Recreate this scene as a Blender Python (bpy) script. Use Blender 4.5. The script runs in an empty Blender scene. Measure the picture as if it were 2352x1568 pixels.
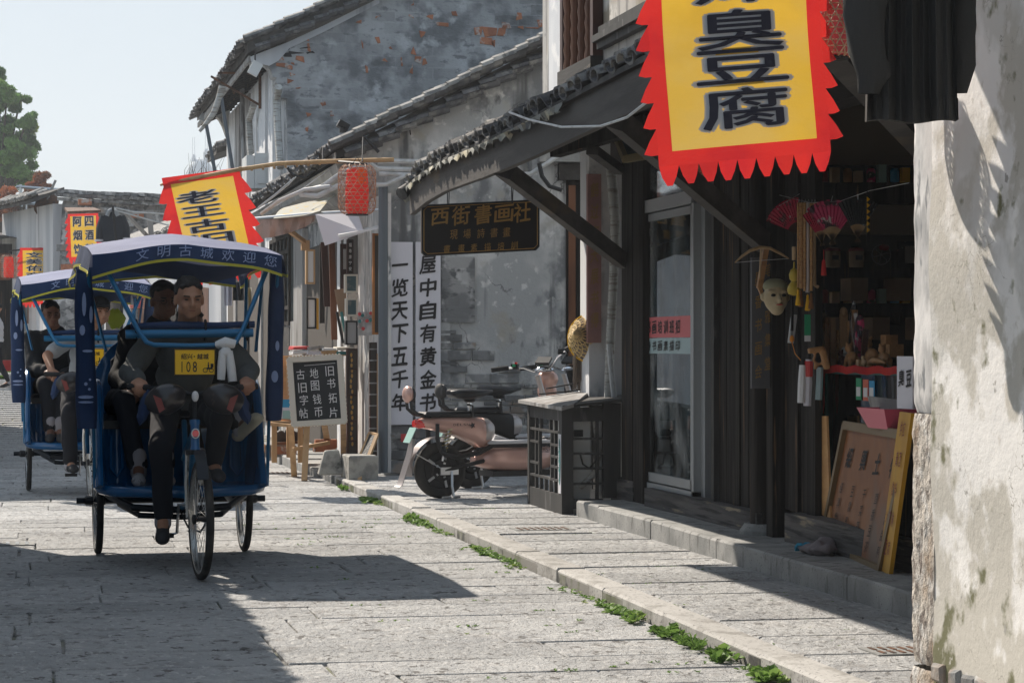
import bpy, bmesh, math, random
from mathutils import Vector, Matrix, Quaternion
from mathutils.geometry import tessellate_polygon
R = math.radians
rnd = random.Random(7)
SC = bpy.context.scene
COL = SC.collection

# ------------------------------------------------------------ camera, sky, sun, exposure
CAM_H = 1.27
FPX = 5553.0                       # 85 mm lens measured on a 2352 px wide picture
YAW = math.atan(1113 / FPX)        # the street runs 11.3 degrees to the side of the view
CY, SY = math.cos(YAW), math.sin(YAW)
cam = bpy.data.cameras.new('camera'); camo = bpy.data.objects.new('camera', cam); COL.objects.link(camo)
camo.location = (0, 0, CAM_H); camo.rotation_euler = (R(90), 0, -YAW)
cam.lens = 85; cam.sensor_width = 36; cam.shift_y = 14 / 2352
cam.clip_start = 0.1; cam.clip_end = 4000
SC.camera = camo
SUN_EL, SUN_AZ = R(42), R(-24)  # azimuth from the street direction (+Y) towards +X
world = bpy.data.worlds.new('World'); SC.world = world; world.use_nodes = True
wn = world.node_tree; bg = wn.nodes['Background']
sky = wn.nodes.new('ShaderNodeTexSky'); sky.sky_type = 'NISHITA'; sky.sun_disc = False
sky.sun_elevation = SUN_EL; sky.sun_rotation = SUN_AZ; sky.air_density = 1.0; sky.dust_density = 2.2; sky.ozone_density = 3.0
gm = wn.nodes.new('ShaderNodeGamma'); gm.inputs[1].default_value = 0.16      # hazy air: sky brightness evened out
hs = wn.nodes.new('ShaderNodeHueSaturation'); hs.inputs['Saturation'].default_value = 1.6; hs.inputs['Value'].default_value = 2.1
tn = wn.nodes.new('ShaderNodeMix'); tn.data_type = 'RGBA'; tn.blend_type = 'MULTIPLY'; tn.inputs[0].default_value = 1; tn.inputs[7].default_value = (.90, .985, 1.05, 1)
wn.links.new(sky.outputs[0], gm.inputs[0]); wn.links.new(gm.outputs[0], hs.inputs['Color']); wn.links.new(hs.outputs[0], tn.inputs[6]); wn.links.new(tn.outputs[2], bg.inputs[0])
bg.inputs[1].default_value = 0.15
sl = bpy.data.lights.new('sun', 'SUN'); so = bpy.data.objects.new('sun', sl); COL.objects.link(so)
sl.energy = 3.9; sl.angle = R(0.5); sl.color = (1.0, 0.90, 0.78)
sd = Vector((math.sin(SUN_AZ) * math.cos(SUN_EL), math.cos(SUN_AZ) * math.cos(SUN_EL), math.sin(SUN_EL)))
so.rotation_euler = sd.to_track_quat('Z', 'Y').to_euler(); so.location = (0, 0, 30)
vs = SC.view_settings; vs.view_transform = 'Standard'; vs.look = 'None'; vs.gamma = 1; vs.exposure = 0.85; vs.use_curve_mapping = False
SC.cycles.max_bounces = 8; SC.cycles.diffuse_bounces = 4; SC.cycles.transparent_max_bounces = 12
SC.cycles.use_denoising = True

# ------------------------------------------------------------ measured points: sight line meets a real plane
def ray(x, y):
    X = (x - 1176) / FPX
    return (CY * X + SY, -SY * X + CY, (798 - y) / FPX)
def G(x, y, z=0.0):
    a = ray(x, y); t = (z - CAM_H) / a[2]; return Vector((a[0] * t, a[1] * t, z))
def U(x, y, u):
    a = ray(x, y); t = u / a[0]; return Vector((u, a[1] * t, CAM_H + a[2] * t))
def W(x, y, v):
    a = ray(x, y); t = v / a[1]; return Vector((a[0] * t, v, CAM_H + a[2] * t))
def D(x, y, t):
    a = ray(x, y); return Vector((a[0] * t, a[1] * t, CAM_H + a[2] * t))
CAMR = Vector((CY, -SY, 0)); CAMF = Vector((SY, CY, 0)); UP = Vector((0, 0, 1))

# ------------------------------------------------------------ materials
MATS = {}
def M(name, base, rough=0.85, layers=(), bump=None, metal=0.0, rand=0.0, trans=0.0, spec=0.35, coord='pos', alpha=1.0, coat=0.0, emit=None, crack=None, brick=None):
    m = bpy.data.materials.new(name); MATS[name] = m; m.use_nodes = True
    nt = m.node_tree; N = nt.nodes; L = nt.links; b = N['Principled BSDF']
    b.inputs['Roughness'].default_value = rough; b.inputs['Metallic'].default_value = metal
    b.inputs['Specular IOR Level'].default_value = spec; b.inputs['Coat Weight'].default_value = coat
    if coord == 'pos': co = N.new('ShaderNodeNewGeometry').outputs['Position']
    else: co = N.new('ShaderNodeTexCoord').outputs['Object']
    def noise(s, st=(1, 1, 1), d=4.0, off=0.0, r=0.55):
        mp = N.new('ShaderNodeMapping'); mp.inputs['Scale'].default_value = st; mp.inputs['Location'].default_value = (off, off * .7, off * 1.3)
        L.new(co, mp.inputs[0]); t = N.new('ShaderNodeTexNoise'); t.inputs['Scale'].default_value = s; t.inputs['Detail'].default_value = d
        t.inputs['Roughness'].default_value = r; L.new(mp.outputs[0], t.inputs['Vector']); return t.outputs['Fac']
    cur = None
    def col4(c): return (c[0], c[1], c[2], 1) if isinstance(c, (tuple, list)) else (c, c, c, 1)
    b.inputs['Base Color'].default_value = col4(base)
    rgb = N.new('ShaderNodeRGB'); rgb.outputs[0].default_value = col4(base); cur = rgb.outputs[0]
    for i, l in enumerate(layers):
        f = noise(l[1], l[4] if len(l) > 4 else (1, 1, 1), l[5] if len(l) > 5 else 4.0, off=i * 7.3 + 1)
        mr = N.new('ShaderNodeMapRange'); mr.inputs[1].default_value = l[2]; mr.inputs[2].default_value = l[3]
        if len(l) > 6:
            sp = N.new('ShaderNodeSeparateXYZ'); L.new(co, sp.inputs[0]); zr = N.new('ShaderNodeMapRange'); zr.inputs[1].default_value = l[6][0]; zr.inputs[2].default_value = l[6][1]
            zr.inputs[3].default_value = l[6][2]; zr.inputs[4].default_value = 0.0; L.new(sp.outputs[2], zr.inputs[0]); ad = N.new('ShaderNodeMath'); ad.operation = 'ADD'
            L.new(f, ad.inputs[0]); L.new(zr.outputs[0], ad.inputs[1]); f = ad.outputs[0]
        L.new(f, mr.inputs[0])
        mx = N.new('ShaderNodeMix'); mx.data_type = 'RGBA'; L.new(mr.outputs[0], mx.inputs[0]); L.new(cur, mx.inputs[6]); mx.inputs[7].default_value = col4(l[0]); cur = mx.outputs[2]
    hgt = None
    if brick:   # faint courses under the wash: (brick length, course height, depth of tone, dark colour)
        sp = N.new('ShaderNodeSeparateXYZ'); L.new(co, sp.inputs[0]); cb = N.new('ShaderNodeCombineXYZ'); L.new(sp.outputs[0], cb.inputs[0]); L.new(sp.outputs[2], cb.inputs[1])
        wn_ = N.new('ShaderNodeTexNoise'); wn_.inputs['Scale'].default_value = 6; L.new(co, wn_.inputs['Vector']); vm = N.new('ShaderNodeVectorMath'); vm.operation = 'MULTIPLY_ADD'; vm.inputs[1].default_value = (.05, .05, 0); L.new(wn_.outputs['Color'], vm.inputs[0]); L.new(cb.outputs[0], vm.inputs[2])
        bt = N.new('ShaderNodeTexBrick'); bt.inputs['Scale'].default_value = 1; bt.inputs['Brick Width'].default_value = brick[0]; bt.inputs['Row Height'].default_value = brick[1]; bt.inputs['Mortar Size'].default_value = .012; bt.inputs['Mortar Smooth'].default_value = .6; bt.inputs['Bias'].default_value = -.1
        bt.inputs['Color1'].default_value = (.62, .62, .62, 1); bt.inputs['Color2'].default_value = (1.12, 1.12, 1.12, 1); bt.inputs['Mortar'].default_value = (.95, .95, .95, 1); L.new(vm.outputs[0], bt.inputs['Vector'])
        f = noise(1.3, off=50); mr = N.new('ShaderNodeMapRange'); mr.inputs[1].default_value = .38; mr.inputs[2].default_value = .6; mr.inputs[4].default_value = brick[2]; L.new(f, mr.inputs[0])
        mx = N.new('ShaderNodeMix'); mx.data_type = 'RGBA'; mx.blend_type = 'MULTIPLY'; L.new(mr.outputs[0], mx.inputs[0]); L.new(cur, mx.inputs[6]); L.new(bt.outputs[0], mx.inputs[7]); cur = mx.outputs[2]
    if crack:   # thin dark cracks: (scale, width, colour)
        wn_ = N.new('ShaderNodeTexNoise'); wn_.inputs['Scale'].default_value = crack[0] * 2; wn_.inputs['Detail'].default_value = 6; L.new(co, wn_.inputs['Vector'])
        vm = N.new('ShaderNodeVectorMath'); vm.operation = 'MULTIPLY_ADD'; vm.inputs[1].default_value = (.5, .5, .5); L.new(wn_.outputs['Color'], vm.inputs[0]); L.new(co, vm.inputs[2])
        vo = N.new('ShaderNodeTexVoronoi'); vo.feature = 'DISTANCE_TO_EDGE'; vo.inputs['Scale'].default_value = crack[0]; L.new(vm.outputs[0], vo.inputs['Vector'])
        f = noise(crack[0] * .9, off=77); mr0 = N.new('ShaderNodeMapRange'); mr0.inputs[1].default_value = .5; mr0.inputs[2].default_value = .6; L.new(f, mr0.inputs[0])
        mr = N.new('ShaderNodeMapRange'); mr.inputs[1].default_value = crack[1]; mr.inputs[2].default_value = 0; L.new(vo.outputs['Distance'], mr.inputs[0]); ml = N.new('ShaderNodeMath'); ml.operation = 'MULTIPLY'; L.new(mr.outputs[0], ml.inputs[0]); L.new(mr0.outputs[0], ml.inputs[1])
        mx = N.new('ShaderNodeMix'); mx.data_type = 'RGBA'; L.new(ml.outputs[0], mx.inputs[0]); L.new(cur, mx.inputs[6]); mx.inputs[7].default_value = col4(crack[2]); cur = mx.outputs[2]
    if rand:
        oi = N.new('ShaderNodeObjectInfo'); mr = N.new('ShaderNodeMapRange'); mr.inputs[3].default_value = 1 - rand; mr.inputs[4].default_value = 1 + rand
        L.new(oi.outputs['Random'], mr.inputs[0]); h = N.new('ShaderNodeHueSaturation'); L.new(cur, h.inputs['Color']); L.new(mr.outputs[0], h.inputs['Value']); cur = h.outputs[0]
    L.new(cur, b.inputs['Base Color'])
    if bump:
        prev = None
        for k, bp in enumerate(bump if isinstance(bump, list) else [bump]):
            st = bp[2] if len(bp) > 2 else (1, 1, 1)
            f = noise(bp[1], st, 5.0, off=31.0 + 9 * k, r=0.65); n = N.new('ShaderNodeBump'); n.inputs['Strength'].default_value = bp[0]; n.inputs['Distance'].default_value = bp[3] if len(bp) > 3 else 0.01
            L.new(f, n.inputs['Height'])
            if prev: L.new(prev, n.inputs['Normal'])
            prev = n.outputs[0]
        L.new(prev, b.inputs['Normal'])
    if trans:
        tr = N.new('ShaderNodeBsdfTranslucent'); L.new(cur, tr.inputs[0]); ms = N.new('ShaderNodeMixShader'); ms.inputs[0].default_value = trans
        L.new(b.outputs[0], ms.inputs[1]); L.new(tr.outputs[0], ms.inputs[2]); L.new(ms.outputs[0], N['Material Output'].inputs[0])
    if alpha < 1: b.inputs['Alpha'].default_value = alpha
    if emit: b.inputs['Emission Color'].default_value = col4(emit[0]); b.inputs['Emission Strength'].default_value = emit[1]
    return m
def glass(name, tint=(0.8, 0.9, 0.9), rough=0.02, refl=0.12, dirt=0.0):
    m = bpy.data.materials.new(name); MATS[name] = m; m.use_nodes = True; N = m.node_tree.nodes; L = m.node_tree.links; N.remove(N['Principled BSDF'])
    t = N.new('ShaderNodeBsdfTransparent'); t.inputs[0].default_value = (*tint, 1); g = N.new('ShaderNodeBsdfGlossy'); g.inputs['Roughness'].default_value = rough; g.inputs[0].default_value = (.9, .95, 1, 1)
    fr = N.new('ShaderNodeFresnel'); fr.inputs[0].default_value = 1.5; ad = N.new('ShaderNodeMath'); ad.operation = 'ADD'; ad.inputs[1].default_value = refl; L.new(fr.outputs[0], ad.inputs[0])
    ms = N.new('ShaderNodeMixShader'); L.new(ad.outputs[0], ms.inputs[0]); L.new(t.outputs[0], ms.inputs[1]); L.new(g.outputs[0], ms.inputs[2])
    out = ms
    if dirt:
        df = N.new('ShaderNodeBsdfDiffuse'); df.inputs[0].default_value = (.5, .52, .52, 1); tx = N.new('ShaderNodeTexNoise'); tx.inputs['Scale'].default_value = 5; tx.inputs['Detail'].default_value = 6
        mr = N.new('ShaderNodeMapRange'); mr.inputs[1].default_value = .45; mr.inputs[2].default_value = .75; mr.inputs[4].default_value = dirt; L.new(tx.outputs[0], mr.inputs[0])
        m2 = N.new('ShaderNodeMixShader'); L.new(mr.outputs[0], m2.inputs[0]); L.new(ms.outputs[0], m2.inputs[1]); L.new(df.outputs[0], m2.inputs[2]); out = m2
    L.new(out.outputs[0], N['Material Output'].inputs[0]); return m

# ------------------------------------------------------------ mesh building
class MB:
    def __init__(s): s.v = []; s.f = []; s.mi = []
    def add(s, vs, fs):
        n = len(s.v); s.v += [tuple(p) for p in vs]; s.f += [tuple(i + n for i in f) for f in fs]; return s
    def bb(s, a, b):
        x0, y0, z0 = (min(a[i], b[i]) for i in range(3)); x1, y1, z1 = (max(a[i], b[i]) for i in range(3))
        return s.add([(x0, y0, z0), (x1, y0, z0), (x1, y1, z0), (x0, y1, z0), (x0, y0, z1), (x1, y0, z1), (x1, y1, z1), (x0, y1, z1)],
                     [(0, 3, 2, 1), (4, 5, 6, 7), (0, 1, 5, 4), (1, 2, 6, 5), (2, 3, 7, 6), (3, 0, 4, 7)])
    def box(s, c, h, rot=None):
        c = Vector(c); q = MB().bb((-h[0], -h[1], -h[2]), h)
        return s.add([c + (rot @ Vector(p) if rot else Vector(p)) for p in q.v], q.f)
    def bar(s, a, b, w, h, up=UP):
        a = Vector(a); b = Vector(b); d = (b - a).normalized(); up = Vector(up)
        if abs(d.dot(up)) > .98: up = Vector((0, 1, 0))
        r = d.cross(up).normalized() * (w / 2); u = r.cross(d).normalized() * (h / 2)
        vs = [p + i * r + j * u for p in (a, b) for i, j in ((-1, -1), (1, -1), (1, 1), (-1, 1))]
        return s.add(vs, [(0, 1, 2, 3), (7, 6, 5, 4), (0, 4, 5, 1), (1, 5, 6, 2), (2, 6, 7, 3), (3, 7, 4, 0)])
    def tube(s, pts, r, n=8, cap=True, close=False):
        P = [Vector(p) for p in pts]; k = len(P); rr = r if isinstance(r, (list, tuple)) else [r] * k
        vs = []; prev = None
        for i in range(k):
            if close: t = P[(i + 1) % k] - P[i - 1]
            else: t = (P[min(i + 1, k - 1)] - P[max(i - 1, 0)])
            t.normalize()
            if prev is None:
                a = Vector((0, 0, 1)) if abs(t.z) < .9 else Vector((1, 0, 0)); x = t.cross(a).normalized()
            else: x = (prev - t * prev.dot(t)).normalized()
            prev = x; y = t.cross(x)
            for j in range(n):
                a = 2 * math.pi * j / n; vs.append(P[i] + (x * math.cos(a) + y * math.sin(a)) * rr[i])
        fs = []
        for i in range(k if close else k - 1):
            for j in range(n): a0 = i * n + j; a1 = i * n + (j + 1) % n; b0 = (i + 1) % k * n + j; b1 = (i + 1) % k * n + (j + 1) % n; fs.append((a0, a1, b1, b0))
        if cap and not close: fs += [tuple(range(n - 1, -1, -1)), tuple((k - 1) * n + j for j in range(n))]
        return s.add(vs, fs)
    def prism(s, poly, ext):
        # poly: planar 3D outline, ext: extrusion vector
        P = [Vector(p) for p in poly]; e = Vector(ext); n = len(P); vs = P + [p + e for p in P]
        tr = tessellate_polygon([P]); fs = [tuple(t) for t in tr] + [tuple(i + n for i in reversed(t)) for t in tr]
        fs += [(i, (i + 1) % n, (i + 1) % n + n, i + n) for i in range(n)]
        return s.add(vs, fs)
    def ell(s, c, r, rot=None, n=12, m=8):
        c = Vector(c); vs = []; fs = []
        for i in range(1, m):
            p = math.pi * i / m
            for j in range(n):
                a = 2 * math.pi * j / n; q = Vector((r[0] * math.sin(p) * math.cos(a), r[1] * math.sin(p) * math.sin(a), r[2] * math.cos(p))); vs.append(c + (rot @ q if rot else q))
        for q in (Vector((0, 0, r[2])), Vector((0, 0, -r[2]))): vs.append(c + (rot @ q if rot else q))
        T = len(vs) - 2; B = T + 1
        for j in range(n):
            k = (j + 1) % n; fs.append((T, j, k)); fs.append((B, (m - 2) * n + k, (m - 2) * n + j))
            for i in range(m - 2): fs.append((i * n + j, (i + 1) * n + j, (i + 1) * n + k, i * n + k))
        return s.add(vs, fs)
    def lathe(s, prof, c=(0, 0, 0), ax=UP, n=16, x=None):
        # prof: (radius, distance along axis)
        c = Vector(c); ax = Vector(ax).normalized(); X = ax.orthogonal().normalized() if x is None else Vector(x); Y = ax.cross(X)
        vs = [c + ax * h + (X * math.cos(2 * math.pi * j / n) + Y * math.sin(2 * math.pi * j / n)) * max(r, 1e-4) for r, h in prof for j in range(n)]
        k = len(prof); fs = [(i * n + j, i * n + (j + 1) % n, (i + 1) * n + (j + 1) % n, (i + 1) * n + j) for i in range(k - 1) for j in range(n)]
        fs += [tuple(range(n - 1, -1, -1)), tuple((k - 1) * n + j for j in range(n))]
        return s.add(vs, fs)
    def sheet(s, g, th=0.0, d=None):
        # g: rows of points; th: thickness along d
        m = len(g); n = len(g[0]); P = [Vector(p) for r in g for p in r]
        F = [(i * n + j, i * n + j + 1, (i + 1) * n + j + 1, (i + 1) * n + j) for i in range(m - 1) for j in range(n - 1)]
        if not th: return s.add(P, F)
        d = Vector(d) * th; k = m * n; fs = F + [tuple(i + k for i in reversed(f)) for f in F]
        bd = [j for j in range(n)] + [i * n + n - 1 for i in range(1, m)] + [(m - 1) * n + j for j in range(n - 2, -1, -1)] + [i * n for i in range(m - 2, 0, -1)]
        for i in range(len(bd)): a = bd[i]; b = bd[(i + 1) % len(bd)]; fs.append((b, a, a + k, b + k))
        return s.add(P + [p + d for p in P], fs)
    def slab(s, x0, x1, y0, y1, z0, z1, b=0.008, j=0.0):
        q = lambda: (rnd.random() - .5) * j
        o = [(x0 + q(), y0 + q()), (x1 + q(), y0 + q()), (x1 + q(), y1 + q()), (x0 + q(), y1 + q())]; i = [(o[0][0] + b, o[0][1] + b), (o[1][0] - b, o[1][1] + b), (o[2][0] - b, o[2][1] - b), (o[3][0] + b, o[3][1] - b)]
        vs = [(*p, z0) for p in o] + [(*p, z1 - b) for p in o] + [(*p, z1) for p in i]
        fs = [(8, 9, 10, 11)] + [(a, (a + 1) % 4, 4 + (a + 1) % 4, 4 + a) for a in range(4)] + [(4 + a, 4 + (a + 1) % 4, 8 + (a + 1) % 4, 8 + a) for a in range(4)]
        return s.add(vs, fs)
    def xf(s, f):
        s.v = [tuple(f(Vector(p))) for p in s.v]; return s
    def jit(s, a, r=rnd):
        s.v = [(p[0] + r.uniform(-a, a), p[1] + r.uniform(-a, a), p[2] + r.uniform(-a, a)) for p in s.v]; return s

WM = {}
def tomesh(name, mb, mat, smooth, ang, M4):
    me = bpy.data.meshes.new(name)
    vs = mb.v if M4 is None else [tuple(M4 @ Vector(p)) for p in mb.v]
    me.from_pydata(vs, [], mb.f); me.update()
    ms = mat if isinstance(mat, list) else [mat]
    for m in ms: me.materials.append(m if not isinstance(m, str) else MATS[m])
    if smooth:
        me.polygons.foreach_set('use_smooth', [True] * len(me.polygons))
        me.set_sharp_from_angle(angle=R(ang))
    return me
def tag(o, label=None, cat=None, group=None, kind=None):
    if label: o['label'] = label
    if cat: o['category'] = cat
    if group: o['group'] = group
    if kind: o['kind'] = kind
    return o
def thing(name, label, cat, loc=(0, 0, 0), rz=0.0, group=None, kind=None, mb=None, mat=None, smooth=False, ang=40):
    M4 = Matrix.Translation(Vector(loc)) @ Matrix.Rotation(rz, 4, 'Z')
    data = tomesh(name, mb, mat, smooth, ang, M4.inverted()) if mb else None
    o = bpy.data.objects.new(name, data); COL.objects.link(o); o.location = loc; o.rotation_euler = (0, 0, rz)
    if not mb: o.empty_display_size = 0.1
    WM[o.name] = M4
    return tag(o, label, cat, group, kind)
def part(name, mb, mat, parent, label=None, smooth=False, ang=40, kind=None):
    M4 = WM.get(parent.name, Matrix.Identity(4))
    o = bpy.data.objects.new(name, tomesh(name, mb, mat, smooth, ang, M4.inverted() if M4 != Matrix.Identity(4) else None))
    COL.objects.link(o); o.parent = parent; WM[o.name] = M4
    return tag(o, label, None, None, kind)
def struct(name, mb, mat, smooth=False, ang=40):
    o = bpy.data.objects.new(name, tomesh(name, mb, mat, smooth, ang, None)); COL.objects.link(o); o['kind'] = 'structure'; return o
def kids(o): return [c for c in list(bpy.data.objects) if c.parent == o]
def copy_tree(o, parent=None, ch=None):
    if ch is None:
        ch = {}
        for q in bpy.data.objects:
            if q.parent: ch.setdefault(q.parent.name, []).append(q)
    c = o.copy(); COL.objects.link(c); c.parent = parent
    for k in ch.get(o.name, []): copy_tree(k, c, ch)
    return c
def place(o, loc, rz=0.0, sc=1.0):
    o.location = loc; o.rotation_euler = (0, 0, rz); o.scale = (sc, sc, sc)
    WM[o.name] = Matrix.Translation(Vector(loc)) @ Matrix.Rotation(rz, 4, 'Z') @ Matrix.Scale(sc, 4); return o

# ------------------------------------------------------------ lettering
GL = {}
def glyph(ch, off):
    k = (ch, round(off, 4))
    if k in GL: return GL[k]
    cu = bpy.data.curves.new('lettering', 'FONT'); cu.body = ch; cu.size = 1; cu.resolution_u = 2; cu.fill_mode = 'FRONT'; cu.offset = off
    ob = bpy.data.objects.new('lettering', cu); COL.objects.link(ob)
    dg = bpy.context.evaluated_depsgraph_get(); me = bpy.data.meshes.new_from_object(ob.evaluated_get(dg))
    v = [(p.co.x, p.co.y) for p in me.vertices]; f = [tuple(q.vertices) for q in me.polygons]
    bpy.data.objects.remove(ob); bpy.data.curves.remove(cu); bpy.data.meshes.remove(me)
    GL[k] = (v, f); return GL[k]
def gbox(ch):
    v, f = glyph(ch, 0.0); xs = [p[0] for p in v]; ys = [p[1] for p in v]; return min(xs), max(xs), min(ys), max(ys)
def letter(mb, ch, P, cx, cy, w, h, off=0.02, brush=0.0, rg=None):
    """one character: its ink box is mapped on w x h around (cx, cy) of the surface P(x, y)"""
    x0, x1, y0, y1 = gbox(ch); v, f = glyph(ch, 0.0); W_ = max(x1 - x0, .25); H_ = max(y1 - y0, .25 if ch != '一' else .9)
    a = (rg or rnd).uniform(0, 6)
    k = 1 if off <= .012 else (5 if off < .035 else 9)      # bolder strokes: the glyph repeated around itself, each copy a hair deeper
    for j in range(k):
        e = off * .8; sx, sy = (0, 0) if j == 0 else (e * math.cos(2 * math.pi * j / (k - 1)), e * math.sin(2 * math.pi * j / (k - 1)))
        vs = []
        for x, y in v:
            X = (x + sx - (x0 + x1) / 2) / W_; Y = (y + sy - (y0 + y1) / 2) / H_
            if brush: X, Y = X + brush * (.25 * Y + .05 * math.sin(9 * Y + a)), Y + brush * (.35 * X + .06 * math.sin(8 * X + a))
            vs.append(P(cx + X * w, cy + Y * h, -.00012 * j))
        mb.add(vs, f)
def plane(o, right, up, out=None, d=0.003):
    o = Vector(o); r = Vector(right); u = Vector(up); n = r.cross(u).normalized() * d if out is None else Vector(out).normalized() * d
    return lambda x, y: o + r * x + u * y + n
# ------------------------------------------------------------ material list
M('road_stone', (.425, .43, .43), .88, [((.355, .36, .365), 2.0, .45, .65), ((.48, .475, .465), 5, .55, .7), ((.30, .295, .29), 15, .54, .66, (1, .5, 1), 6), ((.15, .145, .14), 24, .615, .66, (.7, .42, 1), 3), ((.54, .54, .53), 30, .58, .66, (1, .5, 1))], [(1.0, 15, (1, .5, 1), .05), (.8, 50, (1, .6, 1), .02)], rand=.13)
M('joint_dirt', (.27, .26, .24), .95, [((.15, .16, .10), 3, .5, .6), ((.07, .07, .065), 4, .52, .6)], (.5, 60))
M('kerb_granite', (.43, .42, .40), .85, [((.28, .27, .25), 7, .5, .65), ((.16, .155, .15), 60, .58, .66)], [(.5, 40, (1, 1, 1), .008)], rand=.08)
M('step_granite', (.34, .34, .33), .85, [((.22, .225, .22), 3, .42, .62), ((.15, .15, .145), 12, .56, .66, (1, 1, .4)), ((.12, .12, .12), 70, .6, .68)], [(.45, 50, (1, 1, 1), .006)], rand=.06)
M('rough_granite', (.52, .48, .43), .9, [((.62, .60, .57), 14, .5, .6), ((.22, .19, .17), 22, .5, .62, (1, 1, .7)), ((.30, .22, .15), 4, .55, .7)], [(1.0, 26, (1, 1, .7), .03)])
M('plaster_near', (.84, .83, .81), .9, [((.76, .755, .745), 1.8, .42, .62), ((.64, .63, .60), 1.7, .50, .56, (1, 1, .9), 5, (.95, 1.5, -.08)), ((.88, .87, .85), 3.3, .58, .68), ((.55, .53, .48), 2.6, .50, .55, (1, 1, 1), 7, (-.1, .95, .15)), ((.16, .16, .09), 6, .62, .70, (1, 1, 1), 6, (-.1, .45, .20)), ((.66, .64, .61), 14, .62, .70), ((.36, .35, .33), 9, .69, .72)], [(.3, 4, (1, 1, 1), .02), (.3, 34, (1, 1, 1), .008)], crack=(3.0, .008, (.25, .24, .21)))
M('plaster_paint', (.62, .61, .60), .9, [((.42, .42, .42), 5, .48, .56, (1, 1, .25)), ((.72, .71, .70), 3, .55, .65), ((.24, .25, .26), 11, .58, .64, (1, 1, .35))], [(.4, 12, (1, 1, .5), .01)])
M('plaster_grey', (.54, .54, .535), .92, [((.38, .39, .395), 1.2, .44, .54), ((.58, .58, .57), 2.8, .54, .62), ((.20, .21, .22), 2.1, .52, .60, (1, 1, .7), 7), ((.62, .62, .61), 8, .60, .66), ((.15, .155, .16), 5, .60, .68, (1, 1, .5), 8), ((.12, .125, .13), 1.5, .57, .64, (2.5, 2.5, .22)), ((.38, .36, .32), 2.2, .6, .7)], [(.7, 6, (1, 1, 1), .02), (.5, 40)], crack=(1.6, .012, (.06, .06, .06)))
M('plaster_upper', (.54, .52, .49), .92, [((.42, .41, .39), 1.4, .44, .56), ((.64, .62, .58), 3.2, .54, .62), ((.17, .17, .17), 1.4, .56, .66, (2.8, 2.8, .25), 6), ((.36, .31, .24), 2, .58, .68), ((.25, .25, .24), 7, .60, .67)], [(.6, 6, (1, 1, 1), .015), (.3, 50)], crack=(1.4, .012, (.07, .07, .07)))
M('brick_wash', (.32, .33, .34), .92, [((.42, .43, .44), 1.0, .44, .58), ((.17, .18, .19), 1.8, .48, .60), ((.50, .515, .53), 2.6, .55, .64, (1, 1, 1), 8), ((.22, .23, .24), 7, .56, .66, (1, 1, 2))], [(.7, 5, (1, 1, 2), .03), (.4, 30)], brick=(.34, .15, 1.0))
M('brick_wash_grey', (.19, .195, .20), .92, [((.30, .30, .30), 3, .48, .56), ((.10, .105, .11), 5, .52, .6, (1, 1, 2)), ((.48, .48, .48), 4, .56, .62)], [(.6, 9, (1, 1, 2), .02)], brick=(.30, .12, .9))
M('brick_orange', (.42, .17, .09), .9, [((.30, .12, .07), 8, .45, .6), ((.45, .40, .37), 6, .56, .62)], [(.4, 40)], rand=.15)
M('brick_grey', (.20, .205, .21), .92, [((.13, .135, .14), 6, .45, .6), ((.36, .36, .35), 5, .54, .62), ((.24, .2, .17), 4, .55, .65)], [(.6, 24, (1, 1, 1), .012)], rand=.25)
M('mortar', (.38, .375, .36), .95, [((.2, .2, .2), 4, .45, .6), ((.5, .5, .48), 7, .55, .62)], [(.7, 22, (1, 1, 1), .015)])
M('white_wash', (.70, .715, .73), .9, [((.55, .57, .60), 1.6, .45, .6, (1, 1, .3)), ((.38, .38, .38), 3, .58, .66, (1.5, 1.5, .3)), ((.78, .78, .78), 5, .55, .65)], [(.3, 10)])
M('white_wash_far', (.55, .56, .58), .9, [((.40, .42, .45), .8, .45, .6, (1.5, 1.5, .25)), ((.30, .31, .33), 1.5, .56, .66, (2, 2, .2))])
M('tile', (.115, .115, .12), .85, [((.20, .195, .185), 7, .48, .6), ((.07, .07, .072), 12, .5, .6)], [(.4, 40)], rand=.35)
M('tile_pale', (.24, .235, .225), .85, [((.33, .315, .29), 7, .48, .6), ((.13, .13, .13), 12, .52, .6)], [(.4, 40)], rand=.3)
M('roof_board', (.05, .048, .046), .9, [((.09, .085, .08), 4, .5, .6)])
M('soffit', (.33, .33, .32), .9, [((.24, .24, .235), 2, .45, .6), ((.42, .41, .39), 5, .56, .64)], [(.3, 12)])
M('dark_wood', (.012, .010, .009), .85, [((.030, .026, .023), 14, .48, .6, (1, 1, .08)), ((.13, .075, .04), 3, .62, .67, (6, 6, .35), 5), ((.035, .03, .027), 2, .56, .66, (8, 8, .25))], [(.8, 26, (1, 1, .08), .012)], spec=.2)
M('dark_wood_h', (.030, .027, .025), .7, [((.05, .046, .043), 9, .45, .62, (1, .12, 1)), ((.17, .14, .10), 3, .66, .72, (3, .6, 3))], [(.5, 26, (1, .1, 1), .01)])
M('sill_wood', (.075, .073, .073), .8, [((.13, .12, .115), 6, .45, .6, (1, .12, 2)), ((.30, .25, .18), 3, .60, .66, (3, .7, 5)), ((.035, .034, .034), 9, .5, .6, (1, .15, 3))], [(.9, 16, (1, .1, 2), .02)])
M('beam_wood', (.045, .040, .037), .75, [((.075, .068, .062), 7, .45, .6, (1, .12, 1)), ((.12, .085, .05), 2, .6, .72, (1, .4, 1))], [(.5, 26, (1, .1, 1), .01)])
M('grey_paint_wood', (.045, .044, .043), .7, [((.03, .03, .03), 5, .45, .6, (1, 1, .2)), ((.10, .10, .10), 9, .6, .68, (1, 1, .2))], [(.3, 30, (1, 1, .15), .006)])
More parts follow.
